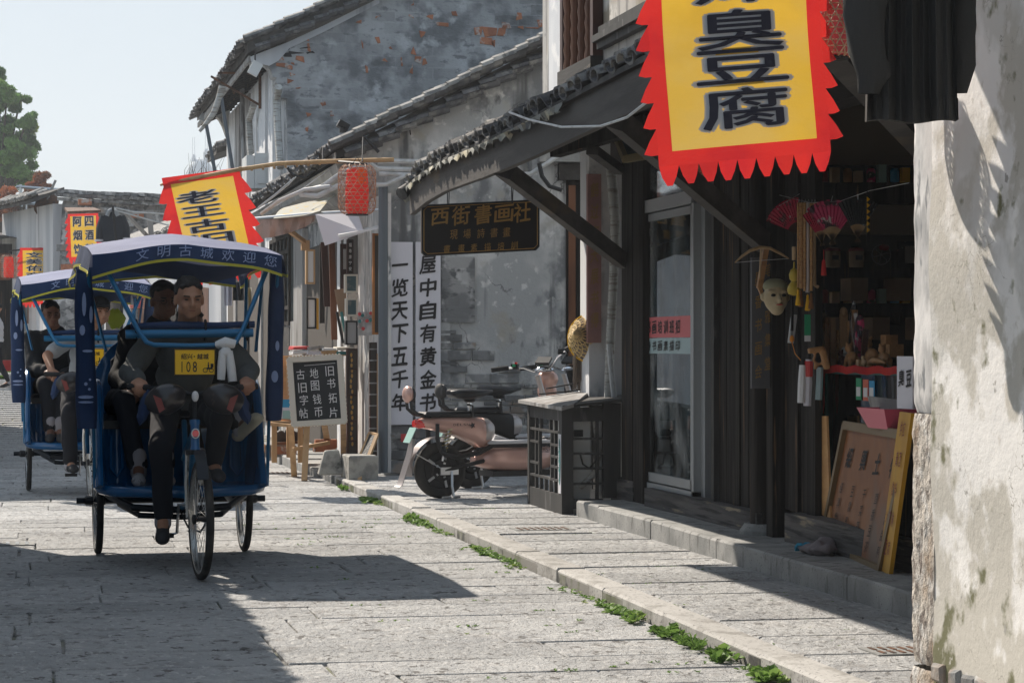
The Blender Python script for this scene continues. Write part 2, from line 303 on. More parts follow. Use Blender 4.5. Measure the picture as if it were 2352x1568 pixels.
M('brown_wood', (.16, .065, .03), .55, [((.09, .035, .018), 8, .45, .62, (1, 1, .12))], [(.2, 30, (1, 1, .1), .005)])
M('dark_red_wood', (.06, .022, .016), .55, [((.03, .013, .01), 8, .45, .62, (1, 1, .12))])
M('orange_wood', (.40, .16, .04), .5, [((.28, .10, .03), 8, .45, .62, (1, 1, .12))])
M('pine_wood', (.52, .33, .17), .6, [((.40, .24, .12), 8, .45, .62, (1, 1, .12))], [(.2, 30, (1, 1, .1), .004)])
M('plywood', (.60, .33, .13), .55, [((.50, .26, .10), 3, .45, .62, (1, 1, 3))])
M('weathered_wood', (.30, .29, .28), .85, [((.40, .40, .40), 5, .5, .6, (1, 1, .15)), ((.16, .15, .145), 9, .52, .62, (1, 1, .12))], [(.5, 24, (1, 1, .12), .008)])
M('bamboo', (.42, .27, .13), .5, [((.30, .18, .08), 8, .5, .65)], [(.2, 30)])
M('cage_bamboo', (.50, .30, .19), .55, [((.36, .19, .11), 20, .5, .6)])
M('straw', (.72, .54, .26), .7)
M('straw_cape', (.26, .21, .17), .95, [((.15, .12, .10), 20, .45, .6, (1, 1, .1))], [(1, 60, (1, 1, .1), .02)])
M('red_cloth', (.70, .035, .03), .8, [((.56, .025, .03), 3, .48, .66)], trans=.42, bump=[(.7, 4, (1, 1, 1.6), .03), (.3, 14, (1, 1, 1), .008)])
M('yellow_cloth', (.80, .50, .06), .8, [((.68, .42, .05), 3, .45, .65), ((.74, .50, .12), 1.4, .5, .7, (1, 1, 2))], trans=.40, bump=[(.7, 3.5, (1, 1, 1.6), .03), (.3, 14, (1, 1, 1), .008)])
M('red_lantern', (.88, .07, .05), .7, trans=.6)
M('orange_lantern', (.95, .16, .03), .7, trans=.5)
M('pink_lantern', (.75, .16, .18), .7, trans=.3)
M('ink', (.018, .017, .02), .7)
M('ink_blue', (.03, .03, .05), .7, trans=.1)
M('white_edge', (.62, .63, .66), .8, trans=.2)
M('gold', (.50, .29, .08), .35, metal=.5)
M('gold_dull', (.32, .19, .07), .5, metal=.2)
M('black_lacquer', (.008, .007, .007), .3)
M('board_white', (.66, .65, .70), .6, bump=(.05, 30))
M('paper_white', (.72, .72, .72), .8)
M('chalk', (.70, .70, .70), .95)
M('blackboard', (.012, .015, .017), .6, [((.04, .045, .045), 6, .6, .75)])
M('frame_cream', (.62, .58, .50), .6, bump=(.3, 40))
M('pink_board', (.36, .19, .17), .7, [((.28, .15, .14), 4, .5, .65)])
M('grey_board', (.10, .10, .105), .7)
M('alu', (.36, .38, .39), .4, metal=.4)
M('steel', (.55, .56, .57), .3, metal=.9)
M('chrome', (.75, .76, .78), .12, metal=1.0)
M('dark_metal', (.03, .03, .032), .5, metal=.5)
M('rust', (.14, .065, .035), .8, [((.06, .035, .025), 14, .45, .6)])
M('iron_pole', (.13, .15, .17), .5, metal=.4)
M('pvc', (.55, .56, .56), .45, [((.42, .42, .41), 9, .5, .65)])
M('ac_white', (.62, .63, .62), .5, [((.42, .41, .38), 4, .6, .72)])
M('ac_grille', (.20, .21, .21), .5)
M('black_plastic', (.014, .014, .015), .45)
M('black_rubber', (.016, .016, .017), .75, bump=(.2, 60))
M('rubber_worn', (.032, .031, .030), .85, [((.06, .056, .05), 9, .5, .65)])
M('rose_paint', (.62, .38, .32), .32, [((.52, .31, .26), 3, .45, .65)], metal=.25, coat=.4)
M('silver_paint', (.42, .38, .37), .3, metal=.5, coat=.3)
M('black_leather', (.014, .015, .018), .35, bump=(.15, 50))
M('tail_red', (.75, .03, .02), .2, coat=1)
M('green_btn', (.02, .35, .15), .4)
M('yellow_btn', (.8, .6, .05), .4)
M('plate_teal', (.35, .55, .50), .4)
M('teal_sign', (.04, .20, .20), .6)
M('rick_blue', (.007, .095, .25), .24, [((.006, .07, .19), 3, .45, .65)], coat=.6, coord='obj')
M('rick_frame', (.015, .13, .27), .35, metal=.2)
M('chassis', (.012, .016, .022), .5, metal=.3)
M('canvas_blue', (.017, .038, .10), .88, [((.028, .052, .125), 4, .45, .65)], bump=[(.3, 9), (.2, 200)], trans=.08)
M('canvas_top', (.20, .22, .34), .8, [((.16, .18, .29), 3, .4, .65)], bump=[(.3, 7)], trans=.1)
M('canvas_print', (.26, .33, .52), .8)
M('yellow_trim', (.45, .42, .05), .8)
M('plate_yellow', (.85, .50, .01), .45)
M('rim_steel', (.5, .5, .48), .25, metal=.9)
M('towel', (.72, .72, .72), .95, bump=(.8, 90))
M('bag_film', (.022, .020, .022), .3, [((.07, .05, .05), 14, .58, .66)], alpha=.9, coat=.4, coord='obj')
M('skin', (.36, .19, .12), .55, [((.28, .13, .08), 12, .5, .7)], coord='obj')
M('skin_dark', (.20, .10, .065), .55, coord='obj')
M('hair', (.012, .011, .011), .6, bump=(.6, 80))
M('eye_dark', (.01, .008, .008), .3)
M('lip', (.20, .07, .06), .5)
M('jersey_grey', (.085, .09, .088), .95, [((.07, .074, .073), 6, .45, .6)], bump=[(.5, 14), (.2, 150)])
M('tee_grey', (.34, .36, .38), .95, bump=[(.4, 12)])
M('black_cloth', (.010, .010, .011), .9, bump=[(.5, 10)])
M('jacket_dark', (.018, .019, .022), .9, bump=[(.5, 10)])
M('trouser_dark', (.016, .017, .022), .9, bump=[(.6, 9)])
M('shoe_grey', (.30, .30, .32), .7, [((.12, .12, .13), 30, .55, .6)])
M('shoe_dark', (.03, .03, .032), .7)
M('shoe_cream', (.45, .42, .32), .7)
M('sock', (.30, .29, .31), .9)
M('sweater', (.055, .052, .050), .98, [((.042, .040, .038), 3, .45, .65, (1, 1, .3))], bump=[(.6, 7, (1, 1, .2), .02), (.35, 170)])
M('navy_quilt', (.018, .024, .035), .8, bump=(.5, 12))
M('white_cloth', (.62, .62, .64), .9, bump=(.4, 8), trans=.2)
M('awning_pink', (.52, .38, .33), .9, [((.40, .29, .25), 5, .5, .6, (3, .6, 1))], bump=(.4, 8), trans=.25)
M('awning_cream', (.55, .54, .48), .9, [((.62, .50, .25), 3, .55, .65, (4, 1, 1))], bump=(.3, 9), trans=.25)
M('leaf', (.20, .33, .08), .6, [((.12, .22, .05), 9, .45, .6), ((.34, .42, .13), 5, .56, .68)], trans=.35)
M('leaf_dark', (.16, .30, .07), .7, [((.09, .18, .05), .6, .45, .6), ((.38, .45, .09), .35, .54, .64)], trans=.3)
M('leaf_orange', (.33, .10, .03), .7, [((.10, .08, .04), .8, .48, .6)], trans=.3)
M('bark', (.06, .05, .04), .9)
M('haze_dome', (.42, .46, .50), .8)
M('red_plastic', (.55, .02, .03), .4)
M('pink_plastic', (.60, .10, .16), .4)
M('menu_board', (.27, .10, .03), .5, [((.21, .075, .024), 4, .45, .65), ((.16, .11, .085), 2.2, .56, .74, (1, 1, 1), 4, (.2, .9, .12))], [(.2, 8)])
M('menu_frame', (.20, .14, .07), .45, metal=.2, bump=(.3, 40))
M('sign_mustard', (.56, .30, .02), .5, [((.48, .24, .02), 5, .45, .65, (1, 1, .4)), ((.2, .13, .05), 3, .60, .75)])
M('purple_ink', (.20, .03, .05), .7)
M('carved_wood', (.46, .24, .10), .5, [((.30, .15, .06), 12, .45, .6)], [(.3, 30)])
M('pale_wood', (.50, .34, .19), .55, [((.40, .26, .13), 9, .45, .6)])
M('cane', (.50, .28, .11), .5, [((.36, .18, .07), 40, .5, .6, (1, 1, 3))])
M('gourd', (.50, .36, .04), .4)
M('mask_paint', (.52, .42, .26), .45)
M('mask_hair', (.30, .29, .18), .5)
M('tassel_yellow', (.75, .42, .02), .9)
M('tassel_brown', (.22, .09, .03), .9)
M('fan_red', (.42, .02, .06), .7, [((.12, .02, .03), 20, .55, .6), ((.5, .35, .35), 30, .64, .68)])
M('fan_pink', (.55, .04, .14), .7, [((.06, .03, .04), 16, .52, .56), ((.55, .42, .42), 22, .62, .66)])
M('fan_black', (.012, .014, .018), .7, [((.45, .12, .14), 24, .64, .68), ((.25, .3, .28), 30, .66, .7)])
M('poster_red', (.30, .02, .02), .5)
M('poster_white', (.36, .36, .36), .5)
M('poster_photo', (.05, .10, .11), .5, [((.14, .16, .16), 12, .5, .6)])
M('sign_red', (.60, .07, .07), .6)
M('sticker_pink', (.62, .14, .15), .5)
M('sticker_blue', (.36, .48, .50), .5)
M('card_green', (.02, .30, .14), .5)
M('card_blue', (.03, .30, .55), .5)
M('card_salmon', (.65, .16, .10), .5)
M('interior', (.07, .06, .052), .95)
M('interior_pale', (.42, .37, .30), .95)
M('carton', (.34, .23, .15), .8)
M('bag_red', (.20, .05, .045), .5)
M('jar_label', (.45, .33, .20), .6)
M('shoe_leather', (.035, .022, .016), .6, bump=(.4, 30))
M('orange_handle', (.72, .26, .02), .4)
M('rag_grey', (.20, .18, .19), .95, bump=(.8, 20))
M('rag_blue', (.03, .25, .40), .9)
M('torn_sheet', (.20, .20, .18), .7, [((.42, .38, .27), 4, .54, .62), ((.06, .06, .06), 9, .58, .64)], [(.5, 10)])
M('window_glass_far', (.16, .19, .20), .15)
M('wrap_tape', (.44, .44, .42), .6, [((.25, .23, .2), 14, .5, .6, (.5, .5, 4))], [(.5, 30, (1, 1, 4), .01)])
M('haze_green', (.35, .5, .1), .8)
M('rim_gold', (.55, .45, .25), .3, metal=.8)
M('hi_vis', (.30, .36, .03), .8)
M('stone_block', (.35, .34, .31), .9, [((.22, .215, .20), 7, .48, .6), ((.10, .10, .09), 5, .62, .66)], [(.8, 14, (1, 1, 1), .02)])
glass('pane', (.72, .80, .80), .03, .06, dirt=.45)
glass('case_glass', (.80, .88, .86), .02, .05)
glass('clear_bag', (.85, .85, .85), .15, .12)

# ------------------------------------------------------------ the ground
CURB, STEP, FAC, GABV, HSU, TALLV = 2.83, 3.87, 4.28, 22.6, 3.3, 32.5
def gz(v):
    t = min(max((v - 30) / 30, 0), 1); return .68 * t * t * (3 - 2 * t)
g = MB(); vv = [-14, 0, 10, 20, 26, 30, 34, 38, 42, 46, 50, 54, 58, 62, 80, 200, 515]; uu = [-255, -100, -8, -3, 0, 3, 8, 100, 155]
g.sheet([[(u, v, gz(v) - .05) for u in uu] for v in vv])
struct('ground', g, 'joint_dirt', smooth=True)
road = thing('road', None, None, (0, 0, 0), kind='structure', mb=MB().sheet([[(u, v, gz(v) - .014) for u in (-5, 0, CURB - .01)] for v in (2, 10, 20, 30, 34, 38, 42, 46, 50, 54, 58, 62)]), mat='joint_dirt')
def slab_piece(x0, x1, y0, y1, z0, z1, par, name='paving_stone', mat='road_stone', b=.010, j=.012):
    cx, cy = (x0 + x1) / 2, (y0 + y1) / 2
    mb = MB().slab(x0, x1, y0, y1, z0, z1, b, j); a = rnd.uniform(-.004, .004); c = rnd.uniform(-.006, .006); dz = rnd.uniform(-.003, .002)
    mb.xf(lambda p: Vector((p.x, p.y, p.z + dz + a * (p.x - cx) + c * (p.y - cy))))
    return part(name, mb, mat, par)
v = 7.0; far = MB(); row = 0; nslab = 0
while v < 60:
    d = rnd.uniform(.38, .54) if v < 33 else .6; u = -4.6 + rnd.uniform(0, .8)
    while u < CURB - .02:
        w = rnd.uniform(.75, 1.35); e = min(u + w, CURB - .012)
        if CURB - e < .3: e = CURB - .012
        if u > -1.7 and v < 27.5 and nslab < 298: slab_piece(u + .004, e - .004, v + .0035, v + d - .0035, -.05, 0, road, b=.006); nslab += 1
        else: far.slab(u + .008, e - .008, v + .006, v + d - .006, gz(v + d / 2) - .05, gz(v + d / 2), .008, .01)
        u = e
    v += d
part('paving', far, 'road_stone', road, kind='stuff')
side = thing('sidewalk', None, None, kind='structure', mb=MB().bb((CURB, 6, -.2), (8, GABV + .4, .045)), mat='joint_dirt')
v = 7.0
while v < GABV:
    d = rnd.uniform(.36, .62); u = CURB + .165; lim = STEP + .05 if v < 17.0 else 6.6
    while u < lim - .02:
        w = rnd.uniform(.6, 1.3); e = min(u + w, lim)
        if lim - e < .25: e = lim
        slab_piece(u + .006, e - .006, v + .006, v + d - .006, -.02, .06, side, 'flagstone', 'road_stone', .010, .016); u = e
    v += d
kerb = thing('kerb', None, None, kind='structure', mb=MB().bb((CURB + .012, 6, -.2), (CURB + .15, 22.6, .052)), mat='kerb_granite')
v = 6.2
while v < 22.5:
    d = min(rnd.uniform(1.0, 1.7), 22.6 - v); slab_piece(CURB, CURB + .16, v + .003, v + d - .003, -.1, .066, kerb, 'kerb_stone', 'kerb_granite', .012, .008); v += d
# door step of the shop
step = thing('shop_step', None, None, kind='structure', mb=MB().bb((STEP + .03, 7.5, -.1), (FAC + .1, 17.0, .15)), mat='joint_dirt')
v = 7.6
for d in (1.6, 1.9, 2.25, 1.5, 1.45, .65):
    slab_piece(STEP, FAC + .12, v + .004, v + d - .004, 0, .175, step, 'step_stone', 'step_granite', .012, .008); v += d
# raised kerb before the old book shop
st2 = thing('shop_terrace', None, None, kind='structure', mb=MB().bb((2.84, 22.6, -.2), (HSU + .1, 29.2, .05)), mat='joint_dirt')
v = 22.62
for k in range(7):
    slab_piece(2.80 - .03 * k if k < 5 else 2.65, HSU + .1, v + .004, v + .9, -.1, .07 + .012 * k, st2, 'terrace_stone', 'step_granite', .014, .01); v += .905
# drains
def grate(name, label, c, wx, wy, nx, z=.004, mat='dark_metal'):
    t = thing(name, label, 'drain cover', (c[0], c[1], z), mb=MB().bb((c[0] - wx, c[1] - wy, z - .012), (c[0] + wx, c[1] + wy, z)), mat='step_granite')
    b = MB()
    for i in range(nx):
        for k in (-1, 1): x = c[0] - wx * .88 + (i + .5) * 2 * wx * .88 / nx; b.bb((x - wx / nx * .35, c[1] + k * wy * .45 - wy * .33, z - .004), (x + wx / nx * .35, c[1] + k * wy * .45 + wy * .33, z + .003))
    part('grate_slots', b, mat, t)
p = G(18, 1250); grate('drain_cover', 'pale slotted drain cover set in the shaded road at the picture edge', (p.x, p.y), .17, .13, 5, .008, 'alu')
p = G(1245, 1215, .06); grate('drain_cover', 'rusty slotted drain cover in the footpath before the lattice box', (p.x, p.y), .20, .13, 8, .066, 'rust')
p = G(2070, 1495, .06); grate('drain_cover', 'slotted drain cover in the footpath beside the granite pillar', (p.x, p.y), .14, .12, 6, .066, 'rust')
p = G(1100, 1073 + 20, 0); p = G(1080, 1500 - 190, 0); p = G(680, 1090, 0); grate('drain_cover', 'narrow slotted drain cover on the road at the easel feet', (p.x - .25, p.y + .3), .25, .15, 9, .008, 'rust')

# ------------------------------------------------------------ tiles
def arc_mesh(name, w=.20, l=.21, h=.055, th=.016, up=True):
    n = 5; vs = []; fs = []
    for y, sc in ((0, 1.0), (l, .88)):
        for t in (0, th):
            for i in range(n + 1):
                a = math.pi * i / n; x = -math.cos(a) * (w / 2 - t) * sc; z = math.sin(a) * (h - t)
                vs.append((x, y, z if up else -z + h))
    k = n + 1
    for i in range(n):
        fs += [(i, i + 1, 2 * k + i + 1, 2 * k + i), (k + i, 3 * k + i, 3 * k + i + 1, k + i + 1), (i, k + i, k + i + 1, i + 1), (2 * k + i, 2 * k + i + 1, 3 * k + i + 1, 3 * k + i)]
    fs += [(0, 2 * k, 3 * k, k), (n, k + n, 3 * k + n, 2 * k + n)]
    me = bpy.data.meshes.new(name); me.from_pydata(vs, [], fs); me.update(); return me
TILES = {}
for mname in ('tile', 'tile_pale'):
    for nm, upx in (('cover', True), ('pan', False)):
        me = arc_mesh('roof_tile', up=upx); me.materials.append(MATS[mname]); TILES[mname, nm] = me
def tile(par, kind, pos, slope, acr, tilt=.0, mat='tile', sc=1.0):
    # slope: uphill unit vector; acr: across vector
    y = Vector(slope).normalized(); x = Vector(acr).normalized(); z = x.cross(y)
    if z.z < 0: x = -x; z = -z
    r = Matrix((x, y, z)).transposed().to_4x4(); r = r @ Matrix.Rotation(tilt, 4, 'X')
    o = bpy.data.objects.new('roof_tile', TILES[mat, kind]); COL.objects.link(o); o.parent = par
    o.matrix_local = WM[par.name].inverted() @ Matrix.Translation(Vector(pos)) @ r @ Matrix.Scale(sc, 4)
    return o
def eave_tiles(par, a, b, up, step=.2, rows=2, mat='tile', jitter=.02):
    a = Vector(a); b = Vector(b); d = (b - a); n = max(1, int(d.length / step)); e = d.normalized()
    for i in range(n):
        p = a + d * ((i + .5) / n)
        for r_ in range(rows):
            q = p + Vector(up) * (.12 * r_) + Vector((rnd.uniform(-1, 1), rnd.uniform(-1, 1), rnd.uniform(-1, 1))) * jitter
            tile(par, 'cover', q + UP * .045, up, e, rnd.uniform(-.14, .05), mat, rnd.uniform(.9, 1.08))
            if r_ < 2: tile(par, 'pan', q + e * step / 2 + UP * (-.01) - Vector(up) * .03, up, e, rnd.uniform(-.05, .05), mat)
def verge_tiles(par, a, up, L_, acr, step=.13, cols=1, mat='tile', jitter=.012, tilt=-.10):
    a = Vector(a); up = Vector(up).normalized(); n = int(L_ / step)
    for c in range(cols):
        for i in range(n):
            p = a + up * (i * step) + Vector(acr) * (.21 * c + rnd.uniform(-jitter, jitter) * 1.5) + UP * rnd.uniform(-jitter, jitter)
            tile(par, 'cover', p + UP * .06, up, acr, tilt + rnd.uniform(-.04, .04), mat)
            if c == 0: tile(par, 'pan', p - UP * .005 - Vector(acr) * .03, up, acr, tilt, 'tile')
# ------------------------------------------------------------ helpers for things measured on the photograph
def fbox(mb, x0, y0, x1, y1, v, th):
    a = W(x0, y1, v); b = W(x1, y0, v); k = Vector((b.x, v + th, b.z)); return mb.bb(a, k)
def vat(x, u): return U(x, 500, u).y
def ubox(mb, x0, x1, z0, z1, u0, u1):
    return mb.bb((u0, vat(x0, u0), z0), (u1, vat(x1, u0), z1))
def text_on(parent, txt, P, mat, cx, cy, w, h, dx=0, dy=0, off=.02, brush=0.0, name='lettering', outline=None, rows=None):
    """characters of txt at (cx, cy) + k * (dx, dy) on surface P"""
    if len(txt) > 1 and h > .04:
        for k, ch in enumerate(txt):
            if ch != ' ': o_ = text_on(parent, ch, P, mat, cx + dx * k, cy + dy * k, w, h, 0, 0, off, brush, 'letter')
        return o_
    r1 = random.Random(hash_(txt)); seq = [c for c in txt]
    if outline:
        mo = MB(); r2 = random.Random(hash_(txt))
        for k, ch in enumerate(seq):
            if ch != ' ': letter(mo, ch, lambda a, b, e=0: P(a, b, .0015 + e), cx + dx * k, cy + dy * k, w, h, off + outline[1], brush, r2)
        part('letter_outline', mo, outline[0], parent)
    mb = MB()
    for k, ch in enumerate(seq):
        if ch != ' ': letter(mb, ch, lambda a, b, e=0: P(a, b, .0035 + e), cx + dx * k, cy + dy * k, w, h, off, brush, r1)
    return part(name, mb, mat, parent)
def hash_(t): return sum((i + 1) * ord(c) for i, c in enumerate(t))
def PL(o, right, up):
    o = Vector(o); r = Vector(right).normalized(); u = Vector(up).normalized(); n = r.cross(u)
    return lambda x, y, d=0.0: o + r * x + u * y + n * d
XV = Vector((1, 0, 0)); YV = Vector((0, 1, 0))

# ------------------------------------------------------------ near wall with the granite corner
nw = thing('house_wall', 'pale flaking plaster wall with rough granite corner pillar beside the souvenir shop', 'wall', (3.05, 7, 0))
NU, NV0, NV1 = 3.05, 2.5, 8.07
nb = 7.85
part('plaster_face', MB().bb((NU + .012, NV0, 0), (NU + 1.6, nb, 3.9)), 'plaster_near', nw)
# fine sheet of uneven plaster skin in front of the core
sk = []
for i in range(34):
    z = .05 + i * .115; sk.append([(NU - .006 - .008 * math.sin(3 * v_ + 2 * z) - .006 * math.sin(9 * z), v_, z) for v_ in [NV0 + (nb - NV0) * j / 30 for j in range(31)]])
part('plaster_skin', MB().sheet(sk, .02, (1, 0, 0)), 'plaster_near', nw, smooth=True)
pil = MB(); seg = [(0.0, .14, .03), (.15, 1.06, 0.0)]
def rough_block(v0, v1, u0, u1, z0, z1, a, n=10, sd=3):
    r_ = random.Random(sd); mb = MB(); rows = []
    m = max(2, int((z1 - z0) / .035))
    for i in range(m + 1):
        z = z0 + (z1 - z0) * i / m; e = .5 if i in (0, m) else 0
        rows.append([(u1, v1, z)] + [(u0 + .02 * (k == 0) + r_.uniform(-a, a) + e * .02, v1 - (v1 - v0) * k / n, z) for k in range(n + 1)] + [(u1, v0, z)])
    return mb.sheet(rows)
part('granite_pillar', rough_block(nb, NV1, NU, NU + .5, .17, 1.04, .0045, 14), 'rough_granite', nw, smooth=True, ang=70)
part('pillar_base', rough_block(nb - .01, NV1 + .005, NU - .006, NU + .5, -.05, .155, .006, sd=9), 'rough_granite', nw, smooth=True, ang=70)
part('painted_pillar', rough_block(nb, NV1, NU + .004, NU + .5, 1.042, 3.9, .003, sd=5), 'plaster_paint', nw, smooth=True)
r_ = random.Random(4)
for k in range(9):
    v_ = 7.78 - (k % 5) * .13 + r_.uniform(-.02, .02); z = .06 + (k // 5) * .085; s_ = r_.uniform(.04, .065)
    q = MB().slab(v_ - s_, v_ + s_, z, z + .07, 0, .045, .012, .014)
    q.v = [(NU + .022 - p[2] * .95 + .004 * math.sin(k), p[0], p[1] * (1 if z > .2 else .9)) for p in q.v]; q.f = [tuple(reversed(f)) for f in q.f]
    part('wall_stone', q, 'brick_grey', nw)
# unseen eave above the wall, added and cut to length for its shade
ne = thing('shade_eave', 'added unseen eave shaped to shade the near plaster wall', 'roof', (2.6, 6, 3.6))
part('roof_slab', MB().prism([(2.35, 2.5, 3.36), (3.15, 2.5, 3.66), (3.15, 2.5, 3.74), (2.35, 2.5, 3.42)], (0, 6.2, 0)), 'roof_board', ne)

# ------------------------------------------------------------ the timber shop
sh = thing('timber_shop', 'dark timber souvenir shop with folding plank doors and plastered upper storey', 'shop', (FAC, 13, 0))
Z0 = .175
# sills
for x0, x1, zt in ((1480, 1738, .30), (1802, 2110, .34)):
    q = MB().bb((FAC - .09, vat(x1, FAC - .09), Z0), (FAC + .08, vat(x0, FAC - .09), zt)); part('sill_beam', q, 'sill_wood', sh)
part('sill_beam', MB().bb((FAC - .07, vat(1475, FAC) - .0, .06), (FAC + .1, 17.3, .32)), 'sill_wood', sh)
# posts
for x0, x1, z1, m in ((1428, 1452, 2.9, 'dark_wood'), (1454, 1476, 2.9, 'dark_wood')):
    q = MB(); ubox(q, x0, x1, .12, z1, FAC - .06, FAC + .14); part('post', q, m, sh)
q = MB().tube([(FAC - .02, vat(1763, FAC), Z0), (FAC - .02, vat(1763, FAC), 2.9)], .085, 12); part('post', q, 'dark_wood', sh, smooth=True)
q = MB().bb((FAC - .06, vat(1797, FAC), Z0), (FAC + .08, vat(1783, FAC), 2.9)); part('post', q, 'dark_wood', sh)
part('post_base', MB().lathe([(.15, 0), (.15, .03), (.12, .07)], (FAC - .02, vat(1763, FAC), Z0 - .01), n=14), 'step_granite', sh)
# folding plank doors: each plank a piece
def planks(x0, x1, n, z0, z1, mat='dark_wood', u=FAC):
    a = vat(x0, u); b = vat(x1, u)
    for i in range(n):
        v0 = a + (b - a) * i / n; v1 = a + (b - a) * (i + 1) / n
        part('plank', MB().bb((u + rnd.uniform(-.014, .010), v0 - .004, z0), (u + .035, v1 + .002, z1)), mat, sh)
planks(1650, 1736, 5, .30, 2.9)
planks(1800, 1876, 4, .34, 2.9)
part('door_stile', MB().bb((FAC - .03, vat(1650, FAC), .27), (FAC + .05, vat(1643, FAC), 2.9)), 'grey_paint_wood', sh)
# header, dark lintel zone
part('header_beam', MB().bb((FAC - .05, 8.08, 2.58), (FAC + .12, 17.4, 2.86)), 'dark_wood_h', sh)
# aluminium sliding window
ag = thing('sliding_window', 'tall aluminium framed glass door panel with pink and blue stickers', 'glass door', (FAC, 15.8, .3))
av0, av1 = vat(1603, FAC), vat(1477, FAC)
q = MB(); zt = 2.21
for a_, b_ in (((FAC - .03, av1 - .06, .30), (FAC + .05, av1, 2.6)), ((FAC - .03, av0, .30), (FAC + .05, av0 + .05, 2.6)), ((FAC - .045, av0, zt), (FAC + .06, av1, zt + .085)), ((FAC - .03, av0, .27), (FAC + .05, av1, .33))): q.bb(a_, b_)
part('frame', q, 'alu', ag)
q = MB(); s0, s1 = av0 + .06, av1 - .07
for a_, b_ in (((FAC - .02, s1 - .05, .34), (FAC + .01, s1, zt - .01)), ((FAC - .02, s0, .34), (FAC + .01, s0 + .05, zt - .01)), ((FAC - .02, s0, zt - .06), (FAC + .01, s1, zt - .01)), ((FAC - .02, s0, .34), (FAC + .01, s1, .40))): q.bb(a_, b_)
for k in range(4): q.bb((FAC + .02 + .008 * k, s1 - .10 - .05 * k, .34), (FAC + .028 + .008 * k, s1 - .085 - .05 * k, zt - .02))
part('sash', q, 'alu', ag)
part('pane', MB().bb((FAC - .008, s0 + .05, .40), (FAC - .002, s1 - .05, zt - .06)), 'pane', ag)
part('transom_pane', MB().bb((FAC - .008, av0 + .05, zt + .085), (FAC - .002, av1 - .06, 2.6)), 'pane', ag)
for y0, y1, m, lab, txt in ((727, 775, 'sticker_pink', 'pink sticker with painted characters on the glass', '书画培训班招'), (776, 812, 'sticker_blue', 'pale blue sticker with painted characters on the glass', '诗书画素描印')):
    za, zb = U(1535, y1, FAC).z, U(1535, y0, FAC).z
    st = part('sticker', MB().bb((FAC - .012, s0 + .06, za), (FAC - .009, s1 - .06, zb)), m, ag)
    P = PL((FAC - .012, s1 - .14, (za + zb) / 2), (0, -1, 0), (0, 0, 1)); text_on(st, txt, P, 'ink', 0, 0, .11, (zb - za) * .62, dx=.155, off=.015, brush=.2)
    bpy.data.objects[-1] if False else None
# grey folded frame panel behind the glass door
q = MB().bb((FAC + .02, vat(1612, FAC), .3), (FAC + .06, vat(1601, FAC), 2.6)); part('side_frame', q, 'alu', ag)
# interior
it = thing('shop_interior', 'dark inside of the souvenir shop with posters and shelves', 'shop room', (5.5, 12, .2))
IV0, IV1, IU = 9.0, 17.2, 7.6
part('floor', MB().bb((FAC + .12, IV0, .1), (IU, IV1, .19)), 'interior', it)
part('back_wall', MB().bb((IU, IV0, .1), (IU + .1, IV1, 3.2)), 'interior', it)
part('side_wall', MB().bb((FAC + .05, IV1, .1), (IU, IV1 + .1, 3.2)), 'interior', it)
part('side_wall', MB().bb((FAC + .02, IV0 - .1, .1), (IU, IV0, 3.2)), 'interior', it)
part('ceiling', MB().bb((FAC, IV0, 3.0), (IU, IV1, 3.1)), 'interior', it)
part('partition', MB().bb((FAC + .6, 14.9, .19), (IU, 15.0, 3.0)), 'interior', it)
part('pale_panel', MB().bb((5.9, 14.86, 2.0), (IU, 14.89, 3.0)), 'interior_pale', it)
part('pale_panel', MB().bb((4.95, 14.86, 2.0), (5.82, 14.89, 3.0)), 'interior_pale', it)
# upper storey
q = MB().bb((FAC + .004, 6.0, 3.05), (FAC + 3, 20.05, 5.6)); part('upper_wall', q, 'plaster_upper', sh)
cv1, cv0 = vat(1263, FAC - .04), vat(1292, FAC - .04)
part('corner_pier', MB().bb((FAC - .05, cv0, 3.22), (FAC + .3, cv1, 5.6)), 'white_wash', sh)
part('corner_pier_side', MB().bb((FAC - .02, vat(1308, FAC), 3.24), (FAC + .2, cv0 - .004, 5.6)), 'plaster_grey', sh)
wv0, wv1 = vat(1384, FAC), vat(1309, FAC)
win = part('window', MB().bb((FAC - .02, wv0 + .08, 3.45), (FAC + .1, wv1 - .02, 5.6)), 'black_cloth', sh)
q = MB()
for v_ in (wv0 + .03, wv1 - .03): q.bb((FAC - .08, v_ - .045, 3.30), (FAC, v_ + .045, 5.6))
part('window_frame', q, 'dark_red_wood', win)
part('window_sill_board', MB().bb((FAC - .10, wv0 - .02, 3.26), (FAC, wv1 + .02, 3.48)), 'dark_wood_h', win)
for i in range(4):
    v_ = wv0 + .20 + i * (wv1 - wv0 - .38) / 3; pr = [(.045, 3.48)]
    for k in range(18): z = 3.52 + k * .12; pr += [(.032 if z > 4.02 else .045, z), (.048 if (k % 3 == 1 and z > 3.9) else .034, z + .05)]
    part('baluster', MB().lathe(pr, (FAC - .05, v_, 0), n=10), 'brown_wood', win, smooth=True, ang=30)
q = MB()
for k, (du, dz) in enumerate(((.06, .0), (.10, .05), (.05, .12))): q.bb((FAC - du, 8.1, 3.52 + dz), (FAC, wv0 - .06, 3.57 + dz))
part('cornice', q, 'grey_paint_wood', sh)
